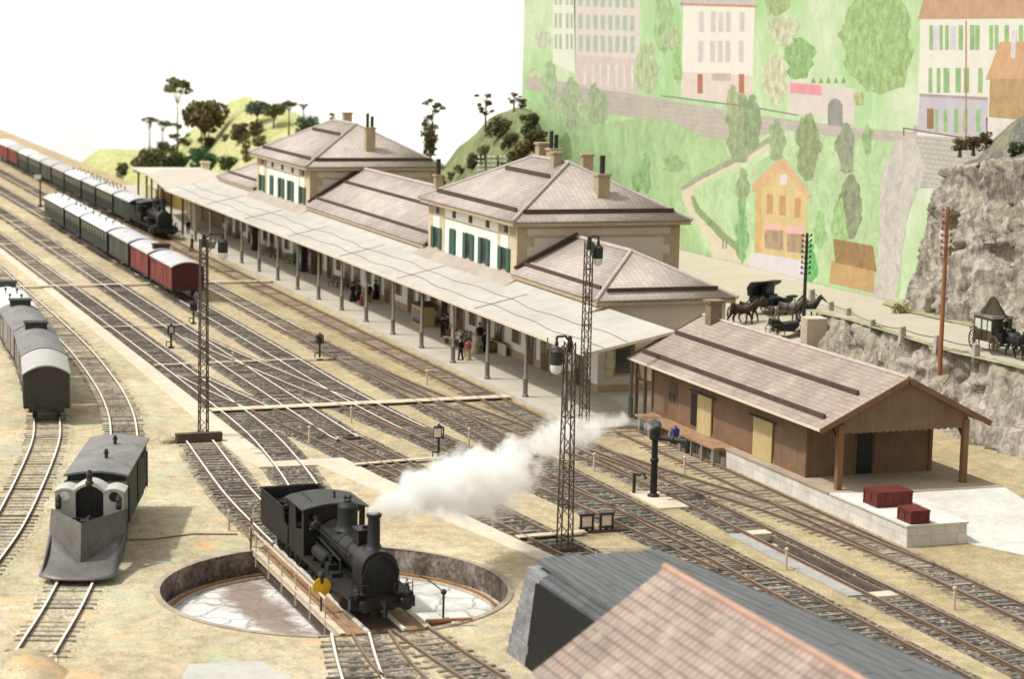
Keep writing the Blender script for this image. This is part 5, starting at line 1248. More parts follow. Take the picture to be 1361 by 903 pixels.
    b.box(-15.7, -1.41, 1.12, -15.64, 1.41, 2.8); b.box(-15.65, -1.41, 1.0, -10.5, 1.41, 1.15); td = pt('tender_side', b, D)
    b = B(); b.box(-15.6, -1.4, 1.15, -12.0, 1.4, 2.3); b.box(-12.0, -1.4, 1.15, -11.0, 1.4, 1.9); pt('tank', b, L)
    b = B(); b.box(-12.6, -.9, 2.3, -11.9, .0, 2.75); b.cyl((-14.6, 0, 2.3), (-14.6, 0, 2.62), .35, None, 14); pt('tool_box', b, D)
    b = B()
    for i in range(70): b.ball((-13.4 + RND.uniform(-1.0, 1.0), RND.uniform(-1.1, 1.1), 2.32 + RND.uniform(0, .22)), RND.uniform(.12, .22), 5)
    pt('coal', b, M['coal'])
    b = B(); b.bar((-15.72, -1.5, 2.83), (-11.5, -1.5, 2.79), .07, .05); b.bar((-15.72, 1.5, 2.83), (-11.5, 1.5, 2.79), .07, .05); b.bar((-15.72, -1.5, 2.83), (-15.72, 1.5, 2.83), .07, .05); pt('rim', b, D, td)
    return t
loco = locomotive()
loco['label'] = 'black steam locomotive with a tall chimney standing on the turntable'
lc2 = dup(loco, (-249.6, 50.8, .225), 0, 'black steam locomotive heading the green train at the platform')
loco.location = (-86.9, 27.05, .225)

# ------------------------------------------------------------------ wagons and coaches (local X along, rails at z = 0)
def vehicle(lab, cat, L, Wd, body, end, roof, style, group, name='railway_van', z1=3.05, zr=3.5, cup=None, loc=(0, 0, 0), rz=0, vents=0, roofm2=None):
    t = thing(name, lab, cat, (0, 0, 0), group); h = L / 2; hw = Wd / 2
    b = B(); b.box(-h, -hw, .98, h, hw, z1); bd_ = b.build('body', M[body], t)
    b = B(); cap = [(-hw, z1 - .02), (hw, z1 - .02)]; n = 10
    arc = [(-hw - .08 + (Wd + .16) * i / n, z1 + (zr - z1) * (1 - (2 * i / n - 1) ** 2)) for i in range(n + 1)]
    b.prism(arc + [(hw, z1), (-hw, z1)][0:0] + [(y, z - .09) for y, z in arc[::-1]], 'x', -h - .1, h + .1); ro = b.build('roof', M[roof], t)
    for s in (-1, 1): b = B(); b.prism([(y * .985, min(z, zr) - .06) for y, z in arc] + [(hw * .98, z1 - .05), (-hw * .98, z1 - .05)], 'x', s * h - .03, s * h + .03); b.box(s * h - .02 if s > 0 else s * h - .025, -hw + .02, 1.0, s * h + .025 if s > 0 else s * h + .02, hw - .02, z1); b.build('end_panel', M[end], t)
    b = B(); b.box(-h - .02, -hw - .02, .8, h + .02, hw + .02, .99); b.build('underframe', M['iron'], t)
    for x in (-h * .6, h * .6):
        for s in (-1, 1):
            b = B(); b.lathe((x, s * .8, .5), [(.42, -.07), (.55, -.06), (.5, 0), (.5, .07), (.42, .07)], 14, 'y'); b.cyl((x, s * .8, .5), (x, s * .95, .5), .12, None, 8); b.build('wheel', M['iron'], t)
            b = B(); b.bar((x - .55, s * 1.0, .82), (x + .55, s * 1.0, .82), .12, .1); b.box(x - .15, s * 1.0 - .1, .35, x + .15, s * 1.0 + .1, .85); b.build('axle_box', M['iron'], t)
    for x in (-1, 1):
        for s in (-1, 1): b = B(); b.lathe((x * h, s * .88, .95), [(.12, 0), (.12, x * .35), (.25, x * .36), (.25, x * .42), (.1, x * .44)], 10, 'x'); b.build('buffer', M['iron'], t)
    if style == 'van':
        for s in (-1, 1):
            b = B(); y = s * (hw + .04); y0, y1 = sorted((s * hw, y)); dw = min(1.0, L * .11); b.box(-dw, y0, 1.02, dw, y1, z1 - .2)
            b.bar((-dw * 2.1, y, z1 - .17), (dw * 2.1, y, z1 - .17), .06, .06); b.build('door', M[body], t)
            b = B()
            for x in (-h + .06, -h * .52, h * .52, h - .06): b.box(x - .05, min(s * hw, s * (hw + .035)), 1.0, x + .05, max(s * hw, s * (hw + .035)), z1 - .05)
            b.box(-h, min(s * hw, s * (hw + .03)), 1.0, h, max(s * hw, s * (hw + .03)), 1.08); b.build('rib', M['dgrey'] if 'grey' in body else M[body], t)
            b = B(); b.box(-h * .9, min(s * hw, s * (hw + .02)), z1 - .55, -h * .7, max(s * hw, s * (hw + .02)), z1 - .25); b.box(-.4, min(s * hw, s * (hw + .06)), 1.3, -.1, max(s * hw, s * (hw + .06)), 1.5); b.build('hatch', M['iron'], t)
    else:
        n = max(4, int(L / 1.7))
        for s in (-1, 1):
            for i in range(n):
                x = -h + L * (i + .5) / n; b = B(); y0, y1 = sorted((s * (hw - .02), s * (hw + .02))); b.box(x - L / n * .33, y0, 1.95, x + L / n * .33, y1, z1 - .3); b.build('window', M['glass'], t)
            b = B()
            for i in range(n + 1): x = -h + L * i / n; b.box(x - .03, min(s * hw, s * (hw + .03)), 1.0, x + .03, max(s * hw, s * (hw + .03)), z1 - .1)
            b.box(-h, min(s * hw, s * (hw + .03)), 1.8, h, max(s * hw, s * (hw + .03)), 1.86); b.build('beading', M['dgreen'] if body != 'dgreen' else M['green'], t)
            b = B(); b.box(-h * .85, min(s * hw, s * (hw + .3)), .55, h * .85, max(s * hw, s * (hw + .3)), .62); b.build('footboard', M['iron'], t)
    for i in range(vents):
        for s in (-1, 1):
            x = -h + L * (i + .5) / vents + s * .25; b = B(); z = zr - .1; b.cyl((x, s * .42, z), (x, s * .42, z + .38), .05, None, 6); b.lathe((x, s * .42, z + .3), [(.06, 0), (.11, .05), (.1, .16), (.03, .22)], 7); b.build('roof_vent', M['iron'], ro)
    if cup is not None:
        b = B(); b.box(cup - .5, -.75, zr - .25, cup + .5, .75, zr + .32); b.box(cup - .6, -.85, zr + .3, cup + .6, .85, zr + .4); cu = b.build('lookout', M['dred'] if 'red' in body else M['dgrey'], t)
        b = B(); b.box(cup + .48, -.6, zr - .02, cup + .53, .6, zr + .24); b.build('lookout_window', M['glass'], cu)
    t.location = loc; t.rotation_euler.z = rz
    return t
def row(bounds, y, specs, z=3.4, zt=.225):
    for (px0, px1), (lab, cat, kw) in zip(bounds, specs):
        xa, xb = on_z(*px0, z).x, on_z(*px1, z).x; L = abs(xa - xb) - 1.3
        vehicle(lab, cat, L, loc=((xa + xb) / 2, y, zt), **kw)
ga = 'vans and coaches of the train in the middle of the yard'
row([((197.6, 336.4), (230, 354)), ((172.5, 322), (197.6, 336.4)), ((143, 306.5), (172.5, 322)), ((106, 286.5), (143, 306.5)), ((84, 275), (106, 286.5)), ((56.5, 260), (84, 275))], 41.75, [
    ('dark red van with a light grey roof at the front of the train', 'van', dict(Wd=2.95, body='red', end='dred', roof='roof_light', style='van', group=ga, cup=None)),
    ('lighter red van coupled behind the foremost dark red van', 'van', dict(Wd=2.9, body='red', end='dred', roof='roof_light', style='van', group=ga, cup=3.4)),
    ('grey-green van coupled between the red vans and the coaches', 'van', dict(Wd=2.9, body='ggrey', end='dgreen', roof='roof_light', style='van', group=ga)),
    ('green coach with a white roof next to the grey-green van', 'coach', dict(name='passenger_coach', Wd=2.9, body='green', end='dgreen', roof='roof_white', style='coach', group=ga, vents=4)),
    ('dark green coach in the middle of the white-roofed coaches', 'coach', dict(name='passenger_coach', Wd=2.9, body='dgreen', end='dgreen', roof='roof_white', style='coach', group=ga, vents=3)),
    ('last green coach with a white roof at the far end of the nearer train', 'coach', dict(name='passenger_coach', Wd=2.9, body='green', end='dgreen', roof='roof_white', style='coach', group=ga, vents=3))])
gb = 'vans and coaches of the train at the platform'
xs = [(171, 267.5), (148.5, 257), (125.5, 246.5), (104.5, 238), (86.4, 227.8), (70, 220), (53.2, 213.5), (35.5, 206), (21, 200), (4.4, 194), (-12, 187)]
sp = [('dark green van with a pale roof right behind the platform locomotive', 'van', 'green', 'dgreen', 'roof_light', 'van', 0), ('first dark green coach behind the van of the platform train', 'coach', 'dgreen', 'dgreen', 'roof_light', 'coach', 4), ('second dark green coach of the platform train', 'coach', 'dgreen', 'dgreen', 'roof_light', 'coach', 4), ('third dark green coach of the platform train with a brighter roof', 'coach', 'dgreen', 'dgreen', 'roof_white', 'coach', 4),
      ('pale green coach halfway along the platform train', 'coach', 'green', 'dgreen', 'roof_grey2', 'coach', 0), ('dark grey-green van behind the halfway coach of the platform train', 'van', 'ggrey', 'dgreen', 'roof_grey2', 'van', 0), ('green coach third from the red vans at the far left', 'coach', 'green', 'dgreen', 'roof_light', 'coach', 0), ('green coach next to the far red vans', 'coach', 'green', 'dgreen', 'roof_white', 'coach', 0), ('pale red van at the far end of the platform train', 'van', 'red', 'dred', 'roof_grey2', 'van', 0), ('farthest red van cut by the left edge of the picture', 'van', 'red', 'dred', 'roof_white', 'van', 0)]
row([(xs[i + 1], xs[i]) for i in range(10)], 50.8, [(l, c, dict(name='passenger_coach' if c == 'coach' else 'railway_van', Wd=2.85, body=bo, end=en, roof=rf, style=sy, group=gb, vents=v)) for l, c, bo, en, rf, sy, v in sp])
gc = 'grey vans on the weedy siding'
def van_between(a, c, lab, **kw):
    a = Vector(a); c = Vector(c); d = a - c; vehicle(lab, 'van', d.length - .6, loc=((a.x + c.x) / 2, (a.y + c.y) / 2, .225), rz=math.atan2(d.y, d.x), group=gc, style='van', **kw)
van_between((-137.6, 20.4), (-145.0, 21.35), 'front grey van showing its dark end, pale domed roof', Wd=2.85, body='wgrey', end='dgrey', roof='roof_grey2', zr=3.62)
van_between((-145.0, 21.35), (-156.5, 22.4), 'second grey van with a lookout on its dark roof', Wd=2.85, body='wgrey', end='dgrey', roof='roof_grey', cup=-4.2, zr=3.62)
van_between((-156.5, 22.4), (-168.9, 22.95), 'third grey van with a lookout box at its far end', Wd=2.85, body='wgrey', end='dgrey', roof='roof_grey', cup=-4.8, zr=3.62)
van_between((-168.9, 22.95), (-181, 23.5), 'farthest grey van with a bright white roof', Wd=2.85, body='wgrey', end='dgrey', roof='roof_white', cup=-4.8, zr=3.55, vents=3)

# ------------------------------------------------------------------ snow plough
def plough():
    t = thing('snow_plough', 'dark grey wedge snow plough coupled to a green van body', 'snow plough', (0, 0, 0))
    P_, PL, PD = M['plough'], M['plough_light'], M['plough_dark']
    b = B(); b.box(-9.2, -1.42, .95, -.05, 1.42, 3.5); b.build('van_body', M['green'], t)
    n = 10; arc = [(-1.55 + 3.1 * i / n, 3.5 + .2 * (1 - (2 * i / n - 1) ** 2)) for i in range(n + 1)]
    b = B(); b.prism(arc + [(y, z - .1) for y, z in arc[::-1]], 'x', -9.35, .2); ro = b.build('van_roof', M['roof_grey'], t)
    for x in (-3.0, -6.6): b = B(); b.cyl((x, .1, 3.65), (x, .1, 4.15), .09, None, 8); b.cyl((x, .1, 3.95), (x, .1, 4.0), .15, None, 8); b.build('roof_vent', M['iron'], ro)
    b = B(); b.box(-9.1, -1.3, .6, 2.8, 1.3, .95); b.build('underframe', M['iron'], t)
    for x in (-7.4, -1.8):
        for s in (-1, 1): b = B(); b.lathe((x, s * .8, .5), [(.42, -.07), (.55, -.06), (.5, 0), (.5, .07), (.42, .07)], 14, 'y'); b.build('wheel', M['iron'], t)
    b = B(); b.bar((-8.4, 1.44, 3.0), (-6.9, 1.44, 3.0), .08, .06); b.box(-6.2, 1.4, 1.0, -4.9, 1.46, 3.2); b.tube([(-8.8, 1.5, 1.0), (-8.8, 1.5, 2.9)], .04, 5); b.tube([(-.6, 1.5, 1.0), (-.6, 1.5, 2.9)], .04, 5); b.build('van_door', M['dgreen'], t)
    # front screen: two rounded shoulders and a tall dark arch between them
    def shoulder(s):
        a, c = (.66, 1.62); pts = [(s * a, 1.0), (s * c, 1.0), (s * c, 3.12)] + [(s * (c - (c - a) * i / 6), 3.16 + .24 * math.sin(math.pi * (.12 + .76 * i / 6)) - .12) for i in range(7)] + [(s * a, 3.12)]
        b = B(); b.prism(pts, 'x', 2.35, 2.55); o = b.build('front_plate', PL, t)
        b = B(); top = [(s * (c + .06 - (c - a + .1) * i / 8), 3.12 + .24 * math.sin(math.pi * (.1 + .8 * i / 8))) for i in range(9)]
        b.prism(top + [(y, z - .07) for y, z in top[::-1]], 'x', 1.2, 2.62); b.build('hood', M['plough_light'], t)
        b = B(); b.box(1.2, min(s * 1.56, s * 1.64), 1.0, 2.35, max(s * 1.56, s * 1.64), 3.15); b.build('side_plate', P_, t)
        b = B(); b.lathe((2.55, s * 1.16, 2.95), [(.24, 0), (.24, .03), (.19, .035)], 16, 'x'); w_ = b.build('porthole', M['pane'] if s < 0 else M['black'], t)
        b = B(); b.lathe((2.85, s * 1.42, 2.4), [(.1, 0), (.14, .05), (.14, .45), (.17, .48), (.1, .62), (.05, .7)], 10); b.bar((2.55, s * 1.42, 2.45), (2.85, s * 1.42, 2.45), .06, .06); lp = b.build('headlamp', M['iron'], t)
        b = B(); b.lathe((2.98, s * 1.42, 2.67), [(.09, 0), (.07, .04)], 10, 'x'); b.build('lens', M['glass'], lp)
    shoulder(-1); shoulder(1)
    arcp = [(.72 - 1.44 * i / 10, 3.12 + .34 * math.sin(math.pi * i / 10)) for i in range(11)]
    b = B(); b.prism([(-.72, 1.2), (.72, 1.2)] + arcp, 'x', 2.0, 2.3); b.build('front_opening', M['black'], t)
    arc2 = [(.80 - 1.6 * i / 12, 3.24 + .36 * math.sin(math.pi * i / 12)) for i in range(13)]
    b = B(); b.prism(arc2 + [(y * .9, z - .11) for y, z in arc2[::-1]], 'x', 1.2, 2.64); b.build('arch_hood', PL, t)
    b = B(); b.bar((2.32, 0, 1.4), (2.32, 0, 3.3), .05, .05); b.lathe((2.5, 0, 3.5), [(.22, 0), (.2, .15), (.14, .2), (.14, .5), (.17, .53), (.1, .66), (.1, .72)], 12); b.build('top_lamp', M['iron'], t)
    b = B(); b.box(-.1, -1.5, 1.0, 1.3, 1.5, 3.2); b.build('front_cab', PD, t)
    # blade: upright V on a flared share
    pr_x, bk = 5.7, 2.85
    b = B()
    for s in (-1, 1):
        A = (pr_x, 0, .5); Bq = (pr_x - .35, 0, 2.3); C = (bk, s * 1.72, 2.42); Dq = (bk + .3, s * 1.78, 1.42)
        b.face(A, Dq, C, Bq)
    o = b.build('wedge_blade', P_, t, recalc=True, smooth=0, weld=True); md = o.modifiers.new('thick', 'SOLIDIFY'); md.thickness = .09; md.offset = 0
    b = B(); n = 6
    for s in (-1, 1):
        top = [Vector((bk + .3, s * 1.78, 1.42)).lerp(Vector((pr_x, 0, .5)), i / n) for i in range(n + 1)]
        bot = [Vector((7.45 - .75 * (1 - i / n) ** 3 * 1.0, s * 1.76 * (1 - i / n), .13)) for i in range(n + 1)]
        for i in range(n):
            for j in range(5):
                def q(i_, j_): u = j_ / 5; p = top[i_].lerp(bot[i_], u); p.z -= .28 * math.sin(math.pi * u) * (1 - .4 * i_ / n); return p
                b.face(q(i, j), q(i + 1, j), q(i + 1, j + 1), q(i, j + 1))
    o = b.build('share', P_, t, recalc=True, smooth=60, weld=True); md = o.modifiers.new('thick', 'SOLIDIFY'); md.thickness = .08; md.offset = 0
    b = B()
    for s in (-1, 1): b.prism([(2.3, .55), (3.2, 1.42), (6.7, .12), (4, .2)], 'y', s * 1.66 - .03, s * 1.66 + .03); b.box(1.2, s * 1.6 - .04, .55, 3.0, s * 1.6 + .04, 2.15)
    b.build('cheek', PD, t)
    b = B(); b.bar((3.1, -1.2, 2.0), (3.1, 1.2, 2.0), .07, .07); b.bar((2.6, 0, 2.0), (4.6, 0, 2.0), .12, .12); b.box(4.1, -.2, 1.95, 4.5, .2, 2.2); b.build('brace', M['iron'], t)
    return t
pl = plough(); pl.location = (-104.5, 17.85, .225); pl.rotation_euler.z = rad(-17.2)

# ------------------------------------------------------------------ steam
PLUME = [((-88.35, 27.05, 4.98), 0.34), ((-88.6, 27.6, 5.12), 0.5), ((-89.9, 28.96, 5.06), 0.84), ((-92.16, 30.80, 4.83), 1.12), ((-94.72, 32.95, 4.35), 1.5), ((-97.35, 35.41, 3.75), 1.95), ((-99.19, 37.26, 4.0), 1.65), ((-100.32, 38.42, 4.55), 0.98), ((-101.11, 39.29, 4.80), 0.7), ((-102.51, 40.95, 4.77), 1.15), ((-103.97, 42.79, 4.73), 1.0), ((-105.54, 44.94, 4.83), 0.66), ((-106.96, 47.09, 4.69), 0.48), ((-108.10, 49.00, 4.36), 0.34)]
def steam():
    t = NT('steam'); t.t.nodes.remove(t.b)
    out = t.t.nodes['Material Output']; pos = t.n('ShaderNodeNewGeometry').outputs['Position']
    n1 = t.n('ShaderNodeTexNoise'); n1.inputs['Scale'].default_value = .75; n1.inputs['Detail'].default_value = 4; t.l(pos, n1.inputs['Vector'])
    off = t.n('ShaderNodeVectorMath', operation='MULTIPLY_ADD'); t.l(n1.outputs['Color'], off.inputs[0]); off.inputs[1].default_value = (2.4, 2.4, 2.4); off.inputs[2].default_value = (-1.2, -1.2, -1.2)
    ad = t.n('ShaderNodeVectorMath', operation='ADD'); t.l(pos, ad.inputs[0]); t.l(off.outputs[0], ad.inputs[1])
    pts = []
    for (p, r), (q, s) in zip(PLUME, PLUME[1:]):
        n = max(1, round((Vector(q) - Vector(p)).length / (.55 * (r + s))))
        for i in range(n): pts.append((Vector(p).lerp(Vector(q), i / n), r + (s - r) * i / n))
    pts.append((Vector(PLUME[-1][0]), PLUME[-1][1]))
    acc = None
    for i, (p, r) in enumerate(pts):
        d = t.n('ShaderNodeVectorMath', operation='DISTANCE'); t.l(ad.outputs[0] if i > 2 else pos, d.inputs[0]); d.inputs[1].default_value = p
        f = t.math('SUBTRACT', 1, t.math('DIVIDE', d.outputs['Value'], r))
        acc = f if acc is None else t.math('MAXIMUM', acc, f)
    n2 = t.n('ShaderNodeTexNoise'); n2.inputs['Scale'].default_value = 1.6; n2.inputs['Detail'].default_value = 5; n2.inputs['Roughness'].default_value = .6; t.l(pos, n2.inputs['Vector'])
    f = t.math('ADD', acc, t.math('MULTIPLY', t.math('SUBTRACT', n2.outputs['Fac'], .5), 1.7))
    sx = t.n('ShaderNodeSeparateXYZ'); t.l(pos, sx.inputs[0])
    mr = t.n('ShaderNodeMapRange'); t.l(sx.outputs[1], mr.inputs[0]); mr.inputs[1].default_value = 27; mr.inputs[2].default_value = 48; mr.inputs[3].default_value = 5.5; mr.inputs[4].default_value = .7
    dn = t.math('MULTIPLY', t.ramp(f, (.06, 0), (.75, 1)), mr.outputs[0])
    v = t.n('ShaderNodeVolumePrincipled'); v.inputs['Color'].default_value = (.99, .985, .975, 1); v.inputs['Anisotropy'].default_value = .0
    t.l(dn, v.inputs['Density']); t.l(v.outputs[0], out.inputs['Volume'])
    return t.m
b = B(); n = 14; vs = []; PP = [Vector(p) for p, r in PLUME]
rr_ = [r * 1.35 + .4 for p, r in PLUME]; rr_[0] = .3
rings = [(PP[0] - Vector((0, 0, .35)), Vector((0, 0, 1)), .28)]
for i, p in enumerate(PP):
    d = (PP[min(i + 1, len(PP) - 1)] - PP[max(i - 1, 0)]).normalized(); rings.append((p, d if i else Vector((0, .3, 1)).normalized(), rr_[i]))
rings.append((PP[-1] + (PP[-1] - PP[-2]).normalized() * .6, (PP[-1] - PP[-2]).normalized(), .3))
for p, d, r in rings:
    u = d.cross(Vector((1, 0, .1))).normalized(); v = d.cross(u)
    for i in range(n): a = 2 * math.pi * i / n; vs.append(p + u * math.cos(a) * r + v * math.sin(a) * r)
fs = [tuple(range(n))[::-1], tuple(range((len(rings) - 1) * n, len(rings) * n))]
for j in range(len(rings) - 1):
    for i in range(n): fs.append((j * n + i, j * n + (i + 1) % n, (j + 1) * n + (i + 1) % n, (j + 1) * n + i))
b.faces(vs, fs); o = b.build('steam_plume', steam()); tag(o, 'white cloud of steam drifting right from the locomotive chimney', 'steam')
# ------------------------------------------------------------------ trees and bushes
def crown(b, tone, c, r, n, sz, sq=1.0, hollow=.35):
    c = Vector(c)
    for _ in range(n):
        d = Vector((RND.gauss(0, 1), RND.gauss(0, 1), RND.gauss(0, 1))).normalized(); k_ = RND.uniform(hollow, 1.0) ** .5
        p = c + Vector((d.x * r * k_, d.y * r * k_, d.z * r * k_ * sq)); s = sz * RND.uniform(.6, 1.3)
        u = Vector((RND.gauss(0, 1), RND.gauss(0, 1), RND.gauss(0, .6))).normalized(); v = u.cross(Vector((RND.gauss(0, 1), RND.gauss(0, 1), RND.gauss(0, 1)))).normalized()
        b.face(p - u * s, p + v * s * .7, p + u * s, p - v * s * .7); tone += [min(1, max(0, RND.gauss(.5, .22)))] * 4
def tree(lab, x, y, z, h, w_, leaf, kind='round', name='tree', cat='tree', group=None, dens=1.0, stems=1):
    t = thing(name, lab, cat, (x, y, z), group)
    b = B(); tone = []; tb = B(); tops = []
    if kind == 'umbrella':
        tb.cyl((x, y, z - .5), (x, y, z + h * .88), .14 + h * .008, .05, 7)
        for i in range(7):
            a = i * 2.4 + RND.uniform(-.3, .3); rr = w_ * .5 * RND.uniform(.3, .9); q = (x + math.cos(a) * rr * .6, y + math.sin(a) * rr, z + h * RND.uniform(.86, 1.0)); tb.cyl((x, y, z + h * .68), q, .06, .03, 5); crown(b, tone, q, w_ * .2, int(80 * dens), w_ * .05, .5)
    elif kind == 'spindly':
        tb.cyl((x, y, z - .5), (x, y, z + h * .8), .16, .06, 7)
        for i in range(13):
            a = i * 2.4; zz = z + h * RND.uniform(.45, 1.0); rr = w_ * .5 * RND.uniform(.25, 1); q = (x + math.cos(a) * rr, y + math.sin(a) * rr, zz); tb.cyl((x, y, zz - h * .14), q, .06, .025, 5); crown(b, tone, q, w_ * RND.uniform(.09, .17), int(55 * dens), w_ * .05, .7)
    elif kind == 'column':
        tb.cyl((x, y, z - .5), (x, y, z + h * .8), .2, .08, 7)
        for i in range(9): crown(b, tone, (x + RND.uniform(-.12, .12) * w_, y + RND.uniform(-.12, .12) * w_, z + h * (.1 + .85 * i / 8)), w_ * .42, int(80 * dens), w_ * .09, .8)
    else:
        for s in range(stems):
            ox = RND.uniform(-.2, .2) * w_ * (stems > 1); tb.cyl((x + ox * .6, y, z - .6), (x + ox, y + ox * .4, z + h * (.25 if kind == 'bush' else .6)), .18, .07, 7)
        m = 22
        for i in range(m):
            a = i * 2.4 + RND.uniform(-.4, .4); rr = w_ * .38 * math.sqrt(RND.uniform(.05, 1)); lo = -.1 if kind == 'bush' else .45
            q = (x + math.cos(a) * rr, y + math.sin(a) * rr, z + h * RND.uniform(lo + .12, .84)); crown(b, tone, q, w_ * RND.uniform(.15, .25), int(95 * dens), w_ * .045, .8)
            if kind != 'bush': tb.cyl((x, y, z + h * .35), q, .08, .03, 5)
    tb.build('trunk', M['trunk'], t); b.a = {'tone': tone}; b.build('crown', M[leaf], t, recalc=False, smooth=0)
    return t
def at_px(px, py, Y): return on_y(px, py, Y)
g1 = 'trees and bushes on the far yellow-green hill'; g2 = 'trees and bushes on the olive hill'
def tp(lab, px, pbase, ptop, wpx, Y, leaf, kind, grp, name='tree', **kw):
    yy = 63.0
    while yy < 95:
        q = on_y(px, pbase, yy); hh = 0
        if -410 < q.x < -296: hh = max(hh, hz1(q.x, yy))
        if -330 < q.x < -180: hh = max(hh, hz2(q.x, yy))
        if yy > 66 and q.z <= hh + .15 and hh > .2: Y = yy; break
        yy += .25
    a = on_y(px, pbase, Y); c = on_y(px, ptop, Y); d = (a - EYE).length
    return tree(lab, a.x, a.y, a.z, max(.6, c.z - a.z), wpx * d / F_PX, leaf, kind, name, 'bush' if kind == 'bush' else 'tree', grp, **kw)
tp('tall thin umbrella-topped tree standing above the far hill', 236, 205, 107, 46, 82, 'leaf_olive', 'umbrella', g1)
tp('broad brown-green tree, largest on the far hill', 272, 205, 131, 64, 81, 'leaf_brown', 'round', g1, stems=4, dens=1.3)
tp('small thin tree at the left foot of the far hill', 199, 205, 157, 20, 79, 'leaf_olive', 'umbrella', g1)
tp('thin pale tree with tufts left of the broad tree', 236, 212, 160, 28, 79, 'leaf_olive', 'spindly', g1)
tp('thin tufted tree between the small thin tree and the umbrella tree', 216, 208, 160, 22, 80, 'leaf_olive', 'umbrella', g1)
tp('dark bush below the broad tree', 279, 198, 165, 20, 78, 'leaf_dark', 'bush', g1, 'bush')
tp('wide grey-green bush left of the green bushes above the shelter roof', 200, 224, 198, 44, 73, 'leaf_olive', 'bush', g1, 'bush')
tp('low mid-green bush right of the wide grey-green bush', 230, 224, 203, 34, 73, 'leaf_dark', 'bush', g1, 'bush')
tp('rounded bright green bush above the shelter chimney', 272, 228, 196, 40, 73.5, 'leaf_green', 'bush', g1, 'bush')
tp('upper green bush behind the rounded bright green one', 266, 212, 190, 30, 76, 'leaf_green', 'bush', g1, 'bush')
tp('flat green bush beside the shelter chimney', 246, 226, 208, 30, 72.5, 'leaf_green', 'bush', g1, 'bush')
tp('low dark bush right of the green bushes', 304, 224, 207, 26, 74, 'leaf_dark', 'bush', g1, 'bush')
tp('narrow brown cypress-like tree left of the pavilion', 327, 216, 178, 15, 76, 'leaf_brown', 'column', g1)
tp('dark brown shrub on a stem left of the blue-green tree', 319, 186, 162, 26, 79, 'leaf_brown', 'bush', g1, 'bush')
tp('blue-green round tree near the hilltop', 342, 166, 133, 32, 84, 'leaf_blue', 'round', g1)
tp('mid-green round tree right of the blue-green tree', 364, 170, 136, 32, 83, 'leaf_olive', 'round', g1)
tp('brown-green bush under the blue-green tree', 340, 180, 157, 22, 80, 'leaf_brown', 'bush', g1, 'bush')
tp('light umbrella tree near the right end of the hilltop', 384, 180, 134, 26, 82, 'leaf_olive', 'umbrella', g1)
tp('small thin tree at the right end of the hilltop', 403, 166, 138, 12, 84, 'leaf_olive', 'umbrella', g1)
tp('pale blue-green bushes behind the far pavilion roof', 410, 178, 156, 36, 80, 'leaf_blue', 'bush', g1, 'bush')
tp('small brown tree poking up behind the far pavilion ridge', 441, 166, 147, 10, 78, 'leaf_brown', 'bush', g1)
tp('dark green round bush alone by the end of the board', 163, 238, 213, 19, 64.5, 'leaf_dark', 'bush', g1, 'bush')
tp('slender tree with sparse tufts above a leafy column', 574, 200, 132, 34, 82, 'leaf_dark', 'spindly', g2)
tp('brown leafy column below the sparse tufts', 571, 206, 168, 24, 81, 'leaf_brown', 'column', g2)
tp('small tree with an open crown on the hill slope', 645, 172, 125, 28, 86, 'leaf_dark', 'spindly', g2)
tp('small open tree at the top of the olive hill', 683, 146, 124, 18, 92, 'leaf_dark', 'spindly', g2)
tp('second small tree at the top of the olive hill against the painting', 694, 142, 130, 12, 92, 'leaf_dark', 'bush', g2)
tp('large dark shrub by the edge of the painting', 704, 178, 148, 28, 88, 'leaf_dark', 'bush', g2, 'bush')
tp('yellow-brown shrub below the large dark shrub', 712, 196, 172, 34, 86, 'leaf_brown', 'bush', g2, 'bush')
tp('dark green low hedge bush high on the slope', 668, 176, 158, 44, 87, 'leaf_olive', 'bush', g2, 'bush')
tp('round dark bush in the middle of the slope', 629, 224, 203, 20, 82, 'leaf_dark', 'bush', g2, 'bush')
tp('small dark bush low on the slope', 600, 238, 228, 13, 80, 'leaf_dark', 'bush', g2, 'bush')
tp('reddish brown shrub right of the middle bush', 676, 196, 174, 18, 85, 'leaf_brown', 'bush', g2, 'bush')
tp('olive shrub behind the chimneys of the near pavilion', 690, 214, 186, 34, 84, 'leaf_brown', 'bush', g2, 'bush')
tp('dark shrub low by the near pavilion roof', 590, 246, 232, 8, 77, 'leaf_dark', 'bush', g2, 'bush')
for q_, (px_, py_, w_, lb_) in enumerate(((1276, 196, 20, 'left brown shrub'), (1294, 194, 26, 'middle brown shrub'), (1311, 188, 20, 'right brown shrub'))): tp(lb_ + ' of three clinging to the cliff top below the painted house', px_, py_ + 3, py_ - 13, w_, 93.2, 'leaf_brown', 'bush', 'brown shrubs on the cliff top', 'bush')
tp('dark shrub at the upper right on the cliff top', 1352, 214, 188, 26, 91.5, 'leaf_dark', 'bush', None, 'bush')
